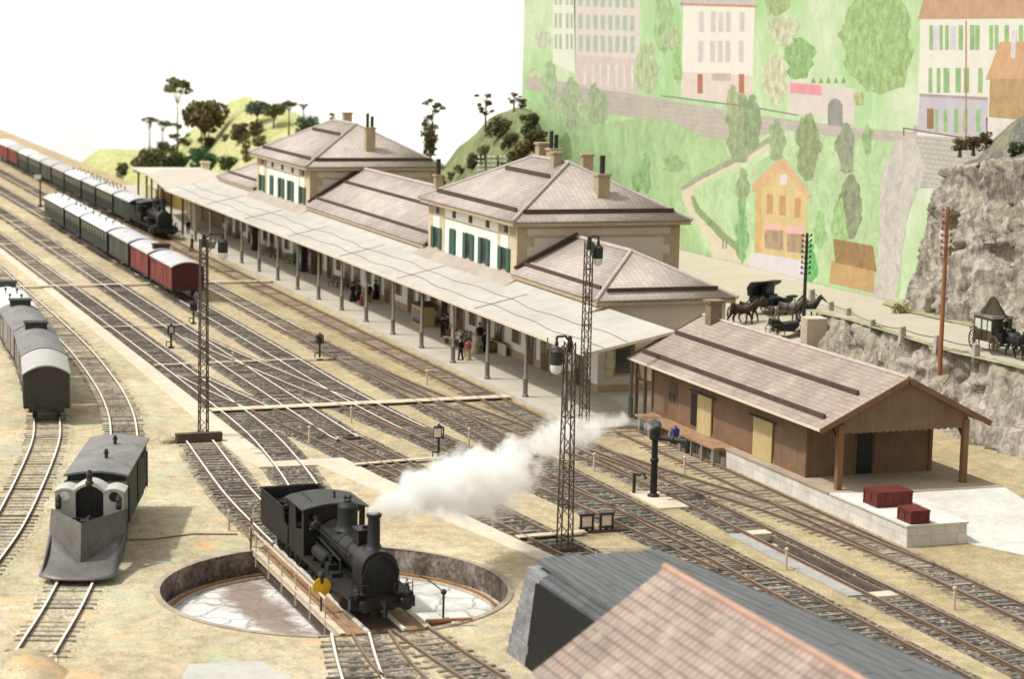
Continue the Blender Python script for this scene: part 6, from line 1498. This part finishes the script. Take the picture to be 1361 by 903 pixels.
#tp('small green tuft in the crack beside the painted rock', 1222, 300, 262, 16, 90.2, 'leaf_olive', 'bush', None, 'bush', dens=.5)
_r = random.Random(5)
for i in range(26):
    if i < 14: px, py, lf, nm = _r.uniform(215, 425), _r.uniform(165, 205), _r.choice(['leaf_olive', 'leaf_brown', 'leaf_light', 'leaf_blue']), 'far yellow-green hill'
    else: px, py, lf, nm = _r.uniform(592, 735), _r.uniform(180, 240), _r.choice(['leaf_olive', 'leaf_brown', 'leaf_dark', 'leaf_light']), 'olive hill'
    if i < 14 and py < 205 - (px - 205) * .45 and px < 320: py = 205 - (px - 205) * .25
    if i >= 14: py = max(py, 238 - (px - 590) * .62)
    wd = _r.uniform(8, 22); tp('low scrubby bush in the undergrowth of the ' + nm, px, py, py - wd * _r.uniform(.5, .9), wd, 80, lf, 'bush', 'undergrowth of the ' + nm, 'bush', dens=.6)
for i, (px, py) in enumerate(((1200, 412), (1232, 418), (1280, 440), (1215, 420))):
    a = on_z(px, py, 4.8)
    if i == 0: tree('low grass tuft at the foot of the tall cliff', a.x, a.y - .2, 4.7, .5, 1.6, 'leaf_light', 'bush', 'grass_tuft', 'grass', 'grass tufts at the foot of the cliff', dens=.3)

# ------------------------------------------------------------------ telegraph poles and guard stones
def tpole(lab, p, h, mat, arms, lean=0.0):
    t = thing('telegraph_pole', lab, 'telegraph pole', p); x, y, z = p; tx = x + lean
    b = B(); b.cyl((x, y, z - .6), (tx, y, z + h), .17, .11, 9); b.build('shaft', M[mat], t)
    for i in range(arms):
        zz = z + h - .25 - i * .42; xx = x + lean * (zz - z) / h; b = B(); b.bar((xx, y - .4, zz), (xx, y + .4, zz), .05, .06)
        for s in (-1, 1): b.lathe((xx, y + s * .36, zz), [(.05, 0), (.075, .04), (.075, .14), (.03, .2)], 6)
        b.build('cross_arm', M[mat] if mat == 'pole' else M['iron'], t)
p = on_y(1251, 487, 77.3)
tpole('tall red-brown telegraph pole on the rock edge beside the road', (p.x, 77.2, p.z), on_y(1262, 275, 77.3).z - p.z, 'pole', 8)
p = on_y(1067, 452, 80.7)
tpole('black telegraph pole standing by the forecourt near the horses', (p.x, 80.7, p.z), on_y(1074, 310, 80.7).z - p.z, 'iron', 8)
gst = 'guard stones along the ledge road'
gl = [(1079, 398), (1104, 415), (1127, 424), (1159, 440), (1199, 450), (1246, 462), (1297, 474)]
pts = []
for i, (px, py) in enumerate(gl):
    t_ = (px - 1079) / (1297 - 1079); zz = 3.6 + 1.4 * min(1, t_ * 1.6); q = on_z(px, py, zz); pts.append(q)
    t = thing('guard_stone', ['leftmost weathered guard stone beside the forecourt end of the road', 'second guard stone from the forecourt', 'third guard stone from the forecourt', 'middle guard stone of the row along the road', 'guard stone left of the red-brown pole', 'guard stone just left of the pole foot', 'pale guard stone in front of the brown carriage'][i], 'guard stone', (q.x, q.y, zz), gst)
    b = B(); b.hexa([(q.x - .2, q.y - .26, zz - .4), (q.x + .2, q.y - .26, zz - .4), (q.x + .2, q.y + .26, zz - .4), (q.x - .2, q.y + .26, zz - .4), (q.x - .13, q.y - .18, zz + .8), (q.x + .13, q.y - .18, zz + .8), (q.x + .13, q.y + .18, zz + .86), (q.x - .13, q.y + .18, zz + .86)])
    b.build('stone', plain('weathered_stone', (.38, .35, .30), .95, .25, 1.5, .2), t)
b = B()
for a, c in zip(pts, pts[1:]):
    pr = None
    for i in range(7): u = i / 6; q = a.lerp(c, u) + Vector((0, 0, .68 - .5 * u * (1 - u))); pr and b.cyl(pr, q, .032, None, 5); pr = q
q = pts[-1] + Vector((14, -1.2, .68)); b.cyl(pr, q, .032, None, 5)
tag(b.build('guard_rope', M['iron']), 'dark wire strung between the guard stones of the road', 'wire')
mp = thing('stone_pillar', 'buff masonry pillar at the end of the retaining wall', 'pillar', (-148.6, 80.2, 0))
b = B(); c = on_z(1088, 462, 0.8); b.prism([(-147.6, 79.2), (-146.0, 78.9), (-145.9, 80.6), (-147.7, 80.9)], 'z', -.3, 4.1); b.build('shaft', M['masonry'], mp)

# ------------------------------------------------------------------ people
def skinned(name, mat, parent, joints, edges, root=0, sub=1):
    org = ORG.get(parent.name, Vector()) if parent else Vector()
    me = bpy.data.meshes.new(name); me.from_pydata([tuple(Vector(j[:3]) - org) for j in joints], edges, []); me.materials.append(mat)
    o = bpy.data.objects.new(name, me); COL.objects.link(o)
    m = o.modifiers.new('skin', 'SKIN'); m.use_smooth_shade = True
    for i, j in enumerate(joints): me.skin_vertices[0].data[i].radius = (j[3], j[3] if len(j) < 5 else j[4])
    me.skin_vertices[0].data[root].use_root = True
    s = o.modifiers.new('sub', 'SUBSURF'); s.levels = sub; s.render_levels = sub
    if parent: o.parent = parent
    return o
CM = {}
def cloth(c):
    if c not in CM: CM[c] = plain('cloth_%d' % len(CM), c, .9, .25, 4)
    return CM[c]
def person(lab, x, y, z, coat, legs, rz=0, skirt=False, hat=(.02, .02, .02), h=1.72, group=None, sit=False, stride=.12, arms=0.0, parent_z=None):
    t = thing('person', lab, 'person', (0, 0, 0), group); s = h / 1.72
    hipz = .92 if not sit else .5
    J = [(0, 0, hipz, .135, .16), (0, 0, hipz + .28, .13, .165), (0, 0, hipz + .5, .10, .15), (0, 0, hipz + .60, .055), (.02, 0, hipz + .72, .085, .08), (.02, 0, hipz + .80, .07)]
    E = [(0, 1), (1, 2), (2, 3), (3, 4), (4, 5)]
    for sd in (-1, 1):
        i = len(J)
        if sit: J += [(.1, sd * .1, hipz - .02, .09), (.46, sd * .11, hipz, .065), (.48, sd * .11, .1, .045), (.6, sd * .11, .04, .045)]
        else: J += [(0, sd * .09, hipz - .08, .095), (sd * stride * .5, sd * .1, .48, .065), (sd * stride, sd * .1, .09, .045), (sd * stride + .14, sd * .11, .04, .045)]
        E += [(0, i), (i, i + 1), (i + 1, i + 2), (i + 2, i + 3)]
        i = len(J); f_ = arms if sd > 0 else arms * .4
        J += [(0, sd * .19, hipz + .48, .065), (.04 + f_ * .2, sd * .25, hipz + .22, .05), (.1 + f_ * .5, sd * .24, hipz + .02 + f_ * .35, .038), (.13 + f_ * .6, sd * .235, hipz - .06 + f_ * .4, .035)]
        E += [(2, i), (i, i + 1), (i + 1, i + 2), (i + 2, i + 3)]
    skinned('body', M['skin'], t, J, E)
    b = B(); b.lathe((0, 0, hipz), [(.19, -.22), (.175, .0), (.18, .28), (.205, .48), (.1, .57)], 12); b.v = [(a * .82, c * 1.12, d) for a, c, d in b.v]
    for sd in (-1, 1): f_ = arms if sd > 0 else arms * .4; b.tube([(0, sd * .2, hipz + .49), (.04 + f_ * .2, sd * .26, hipz + .22), (.1 + f_ * .5, sd * .245, hipz + .04 + f_ * .35)], .062, 7)
    b.build('coat', cloth(coat), t)
    if skirt: b = B(); b.lathe((0, 0, 0), [(.36, .03), (.33, .2), (.24, .6), (.17, hipz + .02)], 14); b.build('skirt', cloth(legs), t)
    else:
        b = B()
        for sd in (-1, 1):
            if sit: b.tube([(0, sd * .1, hipz - .02), (.46, sd * .11, hipz), (.48, sd * .11, .12)], .085, 7)
            else: b.cyl((0, sd * .09, hipz - .02), (sd * stride * .5, sd * .1, .48), .11, .085, 8); b.cyl((sd * stride * .5, sd * .1, .48), (sd * stride, sd * .1, .1), .085, .065, 8)
            e = (.48, sd * .11, .05) if sit else (sd * stride, sd * .1, .05); b.box(e[0] - .08, e[1] - .05, .0, e[0] + .18, e[1] + .05, .1)
        b.build('trousers', cloth(legs), t)
    if hat: b = B(); b.lathe((.02, 0, hipz + .78), [(.17 if not skirt else .2, 0), (.17 if not skirt else .2, .02), (.1, .025), (.1, .13), (.04, .15)], 12); b.build('hat', cloth(hat), t)
    else: b = B(); b.ball((0, 0, hipz + .77), .095, 8, (1, .95, .9)); b.build('hair', cloth((.04, .025, .015)), t)
    t.location = (x, y, z); t.rotation_euler.z = rz; t.scale = (s, s, s)
    return t
K_, DK, NV = (.015, .014, .014), (.04, .035, .03), (.02, .025, .05)
def pz(px, py, z=.2): q = on_z(px, py, z); return q.x, q.y, z
gp = 'people on the station platform'
person('man in a dark suit and hat beside the woman in pink', *pz(612, 479), K_, K_, 0.6, group=gp)
person('woman in a pink coat and cream skirt', *pz(621, 479), (.55, .17, .15), (.55, .45, .27), .4, True, (.1, .03, .03), 1.62, gp)
person('person in pale cream clothes behind the woman in pink', *pz(631, 470), (.55, .48, .36), (.5, .42, .3), 2.0, True, (.6, .55, .45), 1.65, gp)
person('man in black standing by the luggage right of the pink coat', *pz(645, 469), K_, K_, 3.0, group=gp)
person('person in dark clothes and white collar behind the luggage', *pz(637, 459), NV, K_, 2.6, group=gp)
person('man in black near the doorway left of the thick post', *pz(588, 448), K_, K_, -.5, group=gp, arms=.8)
person('second man in black close to the doorway', *pz(594, 446), DK, K_, 1.0, group=gp)
person('person in pale clothes bending by the cart behind the post', *pz(602, 461), (.6, .55, .47), (.2, .17, .13), 1.2, group=gp, arms=1.0)
person('dark cloaked person left of the seated group', *pz(469, 401), K_, K_, .3, True, group=gp)
person('dark cloaked person second in the platform group', *pz(477, 399), DK, K_, .9, True, group=gp)
person('dark-dressed person right of the platform group', *pz(491, 402), K_, (.2, .13, .05), 2.6, group=gp)
person('person in black at the right of the group by the post', *pz(499, 398), K_, K_, 2.0, True, group=gp)
person('child in a red coat at the front of the group', *pz(480, 406), (.35, .06, .04), (.3, .06, .04), 1.6, True, (.2, .03, .03), 1.1, gp)
person('man in dark clothes at a doorway beside the dark cabinet', *pz(409, 362), K_, DK, .5, group=gp)
person('person seated by the luggage near the far trolley', *pz(568, 425), DK, (.25, .05, .04), .5, group=gp, h=1.5)
person('person in dark clothes at the far end of the platform', *pz(250, 311), K_, K_, 0, group=gp)
person('person standing left of the lamp at the far end', *pz(255, 334), DK, K_, 1.0, group=gp)
dr = person('engine driver looking out of the cab of the front locomotive', -95.2, 26.35, 1.42, (.12, .12, .13), K_, 0, hat=(.25, .23, .2))
# ------------------------------------------------------------------ platform furniture
def bench(lab, p, rz, group):
    t = thing('bench', lab, 'bench', (0, 0, 0), group)
    b = B()
    for i in range(3): b.box(-.9, -.25 + i * .17, .44, .9, -.12 + i * .17, .48)
    b.build('seat', M['green_shutter'], t); b = B()
    for i in range(3): b.box(-.9, .27 + .04 * i, .58 + i * .16, .9, .31 + .04 * i, .70 + i * .16)
    b.build('backrest', M['timber_dark'], t)
    for s in (-.75, .75): b = B(); b.bar((s, -.22, 0), (s, -.2, .45), .06, .06); b.bar((s, .22, 0), (s, .36, 1.0), .06, .06); b.bar((s, -.25, .43), (s, .28, .43), .05, .05); b.build('leg', M['iron'], t)
    t.location = p; t.rotation_euler.z = rz; return t
gbn = 'benches under the awning'
b0 = bench('dark bench under the awning nearest the platform group', pz(445, 381), rad(15), gbn)
for px, py, lb in ((455, 384, 'second dark bench beside the nearest bench'), (391, 352, 'dark bench by the third post from the shelter'), (383, 350, 'bench next to the third post bench'), (357, 341, 'bench against the wall left of the dark cabinet'), (366, 344, 'bench right beside the bench against the wall'), (314, 318, 'farthest bench against the far station wall')):
    dup(b0, pz(px, py), rad(RND.uniform(-10, 20)), lb)
def cabinet(lab, p, sx, sy, h, mat):
    t = thing('cabinet', lab, 'cabinet', p); x, y, z = p
    b = B(); b.box(x - sx / 2, y - sy / 2, z, x + sx / 2, y + sy / 2, z + h); b.build('body', M[mat], t)
    b = B(); b.box(x - sx / 2 - .06, y - sy / 2 - .06, z + h, x + sx / 2 + .06, y + sy / 2 + .06, z + h + .12); b.prism([(x - sx / 2, z + h + .12), (x + sx / 2, z + h + .12), (x, z + h + .35)], 'y', y - sy / 2, y + sy / 2); b.build('top', M['iron'], t)
    b = B(); b.box(x - sx * .38, y - sy / 2 - .03, z + .2, x + sx * .38, y - sy / 2, z + h - .3); b.build('door', M['glass'], t)
cabinet('dark tall cabinet against the wall in mid platform', pz(404, 361), 1.1, .8, 2.6, 'iron')
cabinet('dark grey cabinet near the far end of the platform', pz(339, 333), 1.0, .8, 2.5, 'iron')
cabinet('brown kiosk cabinet beside the dark tall cabinet', pz(416, 364), 1.6, .8, 2.5, 'door')
cabinet('straw-coloured kiosk with a dark open front under the awning', pz(562, 432), 2.6, 1.2, 1.7, 'shed_door')
def trolley(lab, p, rz, load):
    t = thing('luggage_trolley', lab, 'trolley', (0, 0, 0), 'luggage trolleys on the platform')
    b = B(); b.box(-1.1, -.5, .5, 1.1, .5, .58); b.build('deck', M['plank'], t)
    for x in (-.7, .7):
        for y in (-.48, .48): b = B(); b.lathe((x, y, .25), [(.25, -.03), (.25, .03)], 14, 'y'); b.build('wheel', M['iron'], t)
    b = B(); b.bar((1.1, -.4, .55), (1.35, -.4, 1.2), .05, .05); b.bar((1.1, .4, .55), (1.35, .4, 1.2), .05, .05); b.bar((1.35, -.4, 1.2), (1.35, .4, 1.2), .05, .05); b.build('handle', M['iron'], t)
    t.location = p; t.rotation_euler.z = rz
    for i in range(load):
        s = thing('suitcase', lab.split(' trolley')[0] + ' trolley load, ' + ('brown case at one end', 'tan case in the middle', 'pale box at the other end')[i], 'suitcase', (0, 0, 0), 'cases on the luggage trolleys')
        b = B(); w2, h2 = RND.uniform(.25, .33), RND.uniform(.35, .6); b.box(-w2, -.35, 0, w2, .35, h2); b.build('case', M[('crate', 'shed_door', 'roof_white')[i]], s); b = B(); b.box(-w2 - .015, -.365, h2 * .45, w2 + .015, .365, h2 * .55); b.build('strap', M['iron'], s)
        d = Vector((math.cos(rz), math.sin(rz), 0)) * (-.7 + i * .68); s.location = Vector(p) + d + Vector((0, 0, .58)); s.rotation_euler.z = rz
trolley('long trolley with cases beside the woman in pink', pz(634, 466), rad(-8), 3)
trolley('small trolley with cases beside the pale bending person', pz(607, 458), rad(20), 3)
t = thing('planter_tub', 'brown wooden tub against the station wall right of the luggage', 'tub', pz(655, 468)); q = pz(655, 468)
b = B(); b.lathe(q, [(.45, 0), (.6, .1), (.65, .75), (.58, .8)], 12); b.build('tub', M['shed'], t)
b = B(); b.lathe(q, [(.655, .2), (.67, .2), (.67, .28), (.655, .28)], 12); b.build('hoop', M['iron'], t)
t = thing('low_wall_fence', 'low tan plank fence beside the luggage trolley', 'fence', pz(650, 470)); q = pz(648, 466)
b = B(); b.box(q[0], q[1] + .3, .2, q[0] + 3.2, q[1] + .4, 1.1); b.build('panel', M['fascia'], t); b = B(); b.box(q[0] - .05, q[1] + .25, 1.1, q[0] + 3.25, q[1] + .45, 1.2); b.build('rail', M['shed_trim'], t)

# ------------------------------------------------------------------ horses and carriages
def horse(lab, p, rz, mat, sc=1.0, step=1, group=None, harness=True):
    t = thing('horse', lab, 'horse', (0, 0, 0), group)
    J = [(-.62, 0, 1.18, .35, .34), (-.25, 0, 1.16, .36, .36), (.2, 0, 1.12, .37, .37), (.55, 0, 1.18, .34, .30), (.82, 0, 1.5, .22, .16), (1.02, 0, 1.82, .16, .11), (1.16, 0, 1.86, .11, .085), (1.38, 0, 1.66, .075, .06), (1.5, 0, 1.54, .055, .05)]
    E = [(i, i + 1) for i in range(8)]
    for s in (-1, 1):
        i = len(J); k_ = .16 * s * step
        J += [(-.68, s * .15, 1.0, .17), (-.58 + k_, s * .16, .74, .105), (-.80 + k_, s * .16, .46, .075), (-.74 + k_ * 1.6, s * .16, .12, .06), (-.68 + k_ * 1.6, s * .16, .03, .06)]; E += [(0, i)] + [(i + n, i + n + 1) for n in range(4)]
        i = len(J); k_ = -.17 * s * step
        J += [(.5, s * .15, .92, .12), (.52 + k_, s * .15, .66, .075), (.56 + k_, s * .15, .42, .065), (.55 + k_ * 1.4, s * .15, .11, .055), (.60 + k_ * 1.4, s * .15, .03, .058)]; E += [(3, i)] + [(i + n, i + n + 1) for n in range(4)]
        i = len(J); J += [(1.06, s * .06, 1.95, .03), (1.08, s * .075, 2.04, .012)]; E += [(5, i), (i, i + 1)]
    skinned('body', M[mat], t, J, E, 1)
    b = B(); b.lathe((0, 0, 0), [(.01, 0)] * 2, 3); b = B()
    b.tube([(-.86, 0, 1.28), (-.98, 0, 1.1), (-1.0, 0, .75), (-.97, 0, .5)], .06, 6); b.cyl((-.99, 0, .8), (-.97, 0, .4), .085, .02, 7); b.build('tail', M['horse_black'], t)
    b = B()
    for i in range(7): u = i / 6; x = .68 + .38 * u; z = 1.55 + .44 * u; b.box(x - .12, -.03, z - .14, x + .02, .03, z + .07)
    b.build('mane', M['horse_black'], t)
    if harness:
        b = B(); b.lathe((.52, 0, 1.18), [(.34, -.04), (.38, -.02), (.38, .03), (.34, .05)], 14, 'x'); b.lathe((.0, 0, 1.13), [(.36, -.03), (.385, -.02), (.385, .03), (.36, .04)], 14, 'x'); b.bar((-.7, -.36, 1.15), (.55, -.38, 1.1), .04, .05); b.bar((-.7, .36, 1.15), (.55, .38, 1.1), .04, .05); b.build('harness', M['iron'], t)
    t.location = p; t.rotation_euler.z = rz; t.scale = (sc,) * 3
    return t
def hub(b, c, r, n=10, rim=.045):
    x, y, z = c
    vs = B().lathe((x, y, z), [(r - rim, -.035), (r, -.035), (r, .035), (r - rim, .035), (r - rim, -.035)], 20, 'y'); b.faces(vs.v, [f for f, _ in vs.f[:-2]])
    for i in range(n): a = 2 * math.pi * i / n; b.bar((x, y, z), (x + math.cos(a) * (r - .02), y, z + math.sin(a) * (r - .02)), .035, .035)
    b.cyl((x, y - .1, z), (x, y + .1, z), .08, None, 8)
def coach(lab, p, rz, sc=1.0):
    t = thing('carriage', lab, 'carriage', (0, 0, 0)); m = M['carriage']
    b = B(); b.prism([(-1.15, .75), (-1.0, .62), (.7, .62), (.95, .8), (.95, 2.05), (-1.15, 2.05)], 'y', -.68, .68); b.build('body', m, t)
    b = B(); b.box(-1.28, -.8, 2.05, 1.2, .8, 2.12); b.box(-1.15, -.7, 2.12, 1.0, .7, 2.2); ro = b.build('roof', M['grey_post'], t)
    for s in (-1, 1):
        for x0, x1 in ((-.95, -.3), (-.15, .35), (.5, .85)):
            b = B(); b.box(x0, s * .69 - .01, 1.3, x1, s * .69 + .01, 1.9); b.build('window', M['pane'] if s < 0 else M['glass'], t)
        b = B(); b.box(-.2, s * .69 - .02, .7, .42, s * .69 + .02, 1.25); b.build('door', M['horse'], t)
    for x, r in ((-.85, .62), (1.35, .48)):
        for s in (-1, 1): b = B(); hub(b, (x, s * .78, r), r, 12); b.build('wheel', M['timber_dark'], t)
    b = B(); b.lathe((-.85, -.78, .62), [(.72, -.12), (.75, -.12), (.75, .02)], 24, 'y'); b = B()
    for s in (-1, 1):
        for x, r in ((-.85, .74), (1.35, .58)):
            pr = [(x + math.cos(a) * r, s * .78, r - .1 + math.sin(a) * r) for a in [math.pi * (.05 + .7 * i / 8) for i in range(9)]]; b.tube(pr, .045, 5)
    b.build('mudguard', m, t)
    b = B(); b.box(.95, -.6, .75, 1.9, .6, 1.3); b.box(1.0, -.6, 1.3, 1.5, .6, 1.5); b.box(1.9, -.6, .7, 1.98, .6, 1.35); b.build('driver_box', M['black'], t)
    b = B(); b.bar((-1.2, 0, .5), (1.8, 0, .5), .1, .1); b.bar((-.85, -.78, .62), (-.85, .78, .62), .07, .07); b.bar((1.35, -.78, .48), (1.35, .78, .48), .07, .07); b.bar((1.7, -.45, .6), (4.3, -.4, .95), .06, .06); b.bar((1.7, .45, .6), (4.3, .4, .95), .06, .06); b.build('chassis', M['timber_dark'], t)
    t.location = p; t.rotation_euler.z = rz; t.scale = (sc,) * 3
    return t
cx, cy = -123.3, 80.6; cz = 5.0; cr_ = rad(-2)
coach('olive brown closed carriage with a baggage mound on the ledge road', (cx, cy, cz), cr_, 1.12)
bg_ = thing('baggage_bundle', 'brown mound of baggage strapped on the carriage roof', 'baggage', (cx, cy, cz + 2.46))
b = B(); b.lathe((cx - .2, cy, cz + 2.46), [(1.15, 0), (1.0, .25), (.62, .62), (.42, .95), (.2, 1.12), (.05, 1.15)], 14); b.v = [(a, cy + (c - cy) * .6, d) for a, c, d in b.v]; b.build('cover', plain('brown_tarpaulin', (.055, .045, .03), .9, .3, 2), bg_)
b = B(); b.bar((cx - 1.3, cy, cz + 2.5), (cx - .2, cy - .01, cz + 3.63), .03, .03); b.bar((cx + .9, cy, cz + 2.5), (cx - .2, cy - .01, cz + 3.63), .03, .03); b.build('strap', M['iron'], bg_)
dv = person('coachman on the box of the brown carriage', cx + 1.35, cy, cz + 1.15, K_, DK, 0, hat=(.03, .03, .03), sit=True, arms=.7)
horse('dark grey horse drawing the brown carriage', (cx + 3.6, cy - .45, cz), 0, 'horse_black', 1.1, 1, 'horses on the roads')
horse('black horse on the far side of the brown carriage pole', (cx + 3.8, cy + .6, cz), 0, 'horse_black', 1.12, -1, 'horses on the roads')
def openc(lab, p, rz, hood=True, mat='black'):
    t = thing('carriage', lab, 'carriage', (0, 0, 0)); m = M[mat]
    b = B(); b.prism([(-1.1, 1.35), (-1.15, .9), (-.7, .65), (.5, .65), (.8, .95), (.8, 1.2), (.3, 1.15), (-.4, 1.05), (-.6, 1.35)], 'y', -.62, .62); b.build('body', m, t)
    b = B(); b.box(-.9, -.55, 1.05, -.3, .55, 1.18); b.box(.75, -.5, 1.25, 1.2, .5, 1.4); b.bar((1.0, -.45, .8), (1.0, -.45, 1.3), .06, .06); b.bar((1.0, .45, .8), (1.0, .45, 1.3), .06, .06); b.build('seat', plain('dark_blue_cushion', (.022, .028, .04), .8, .3, 2), t)
    if hood: b = B(); b.prism([(-1.25, 1.3), (-1.35, 1.9), (-1.0, 2.35), (-.25, 2.4), (-.35, 2.15), (-.8, 1.9), (-.85, 1.3)], 'y', -.66, .66); b.build('hood', m, t)
    for x, r in ((-.75, .55), (1.1, .42)):
        for s in (-1, 1): b = B(); hub(b, (x, s * .74, r), r, 10); b.build('wheel', M['timber_dark'], t)
    b = B(); b.bar((-1.0, 0, .55), (1.3, 0, .5), .09, .09); b.bar((-.75, -.74, .55), (-.75, .74, .55), .06, .06); b.bar((1.1, -.74, .42), (1.1, .74, .42), .06, .06); b.bar((1.2, 0, .55), (3.6, 0, .9), .06, .06); b.build('chassis', M['timber_dark'], t)
    t.location = p; t.rotation_euler.z = rz; t.scale = (1.12,) * 3
    return t
def on_plaza(px, py):
    z = 2.0
    for _ in range(12): q = on_z(px, py, z); z = plaza(q.x, q.y) + .03
    return (q.x, q.y, z)
gh = 'horses on the roads'
horse('brown horse at the left of the forecourt with its tail to the station', on_plaza(985, 432), rad(62), 'horse', 1.12, 1, gh)
q = on_plaza(993, 429); horse('second brown horse harnessed beside the left brown horse', q, rad(62), 'horse', 1.12, -1, gh)
openc('black open carriage with its hood up behind the brown horses', on_plaza(1017, 418), rad(20))
openc('black hooded carriage standing farthest back on the forecourt', on_plaza(1036, 416), rad(35))
horse('roan horse with a pale back right of the black carriages', on_plaza(1046, 431), rad(64), 'horse_pale', 1.15, 1, gh)
horse('dark horse half hidden behind the black telegraph pole', on_plaza(1073, 426), rad(40), 'horse_black', 1.05, -1, gh)
person('coachman in a pale blue coat on the black carriage', *(lambda q: (q[0], q[1], q[2] + .9))(on_plaza(1013, 415)), (.30, .33, .38), K_, 0, sit=True)
openc('low black cart in front of the roan horse beside the pole', on_plaza(1044, 450), rad(75), False)
q = on_plaza(973, 418); person('man in brown near the corner of the station roof', *q, (.06, .035, .025), (.07, .05, .035), 0.5)
for o in list(COL.objects):
    if o.type == 'MESH' and o.parent is None and 'label' not in o: o['label'] = o.name.replace('_', ' ')
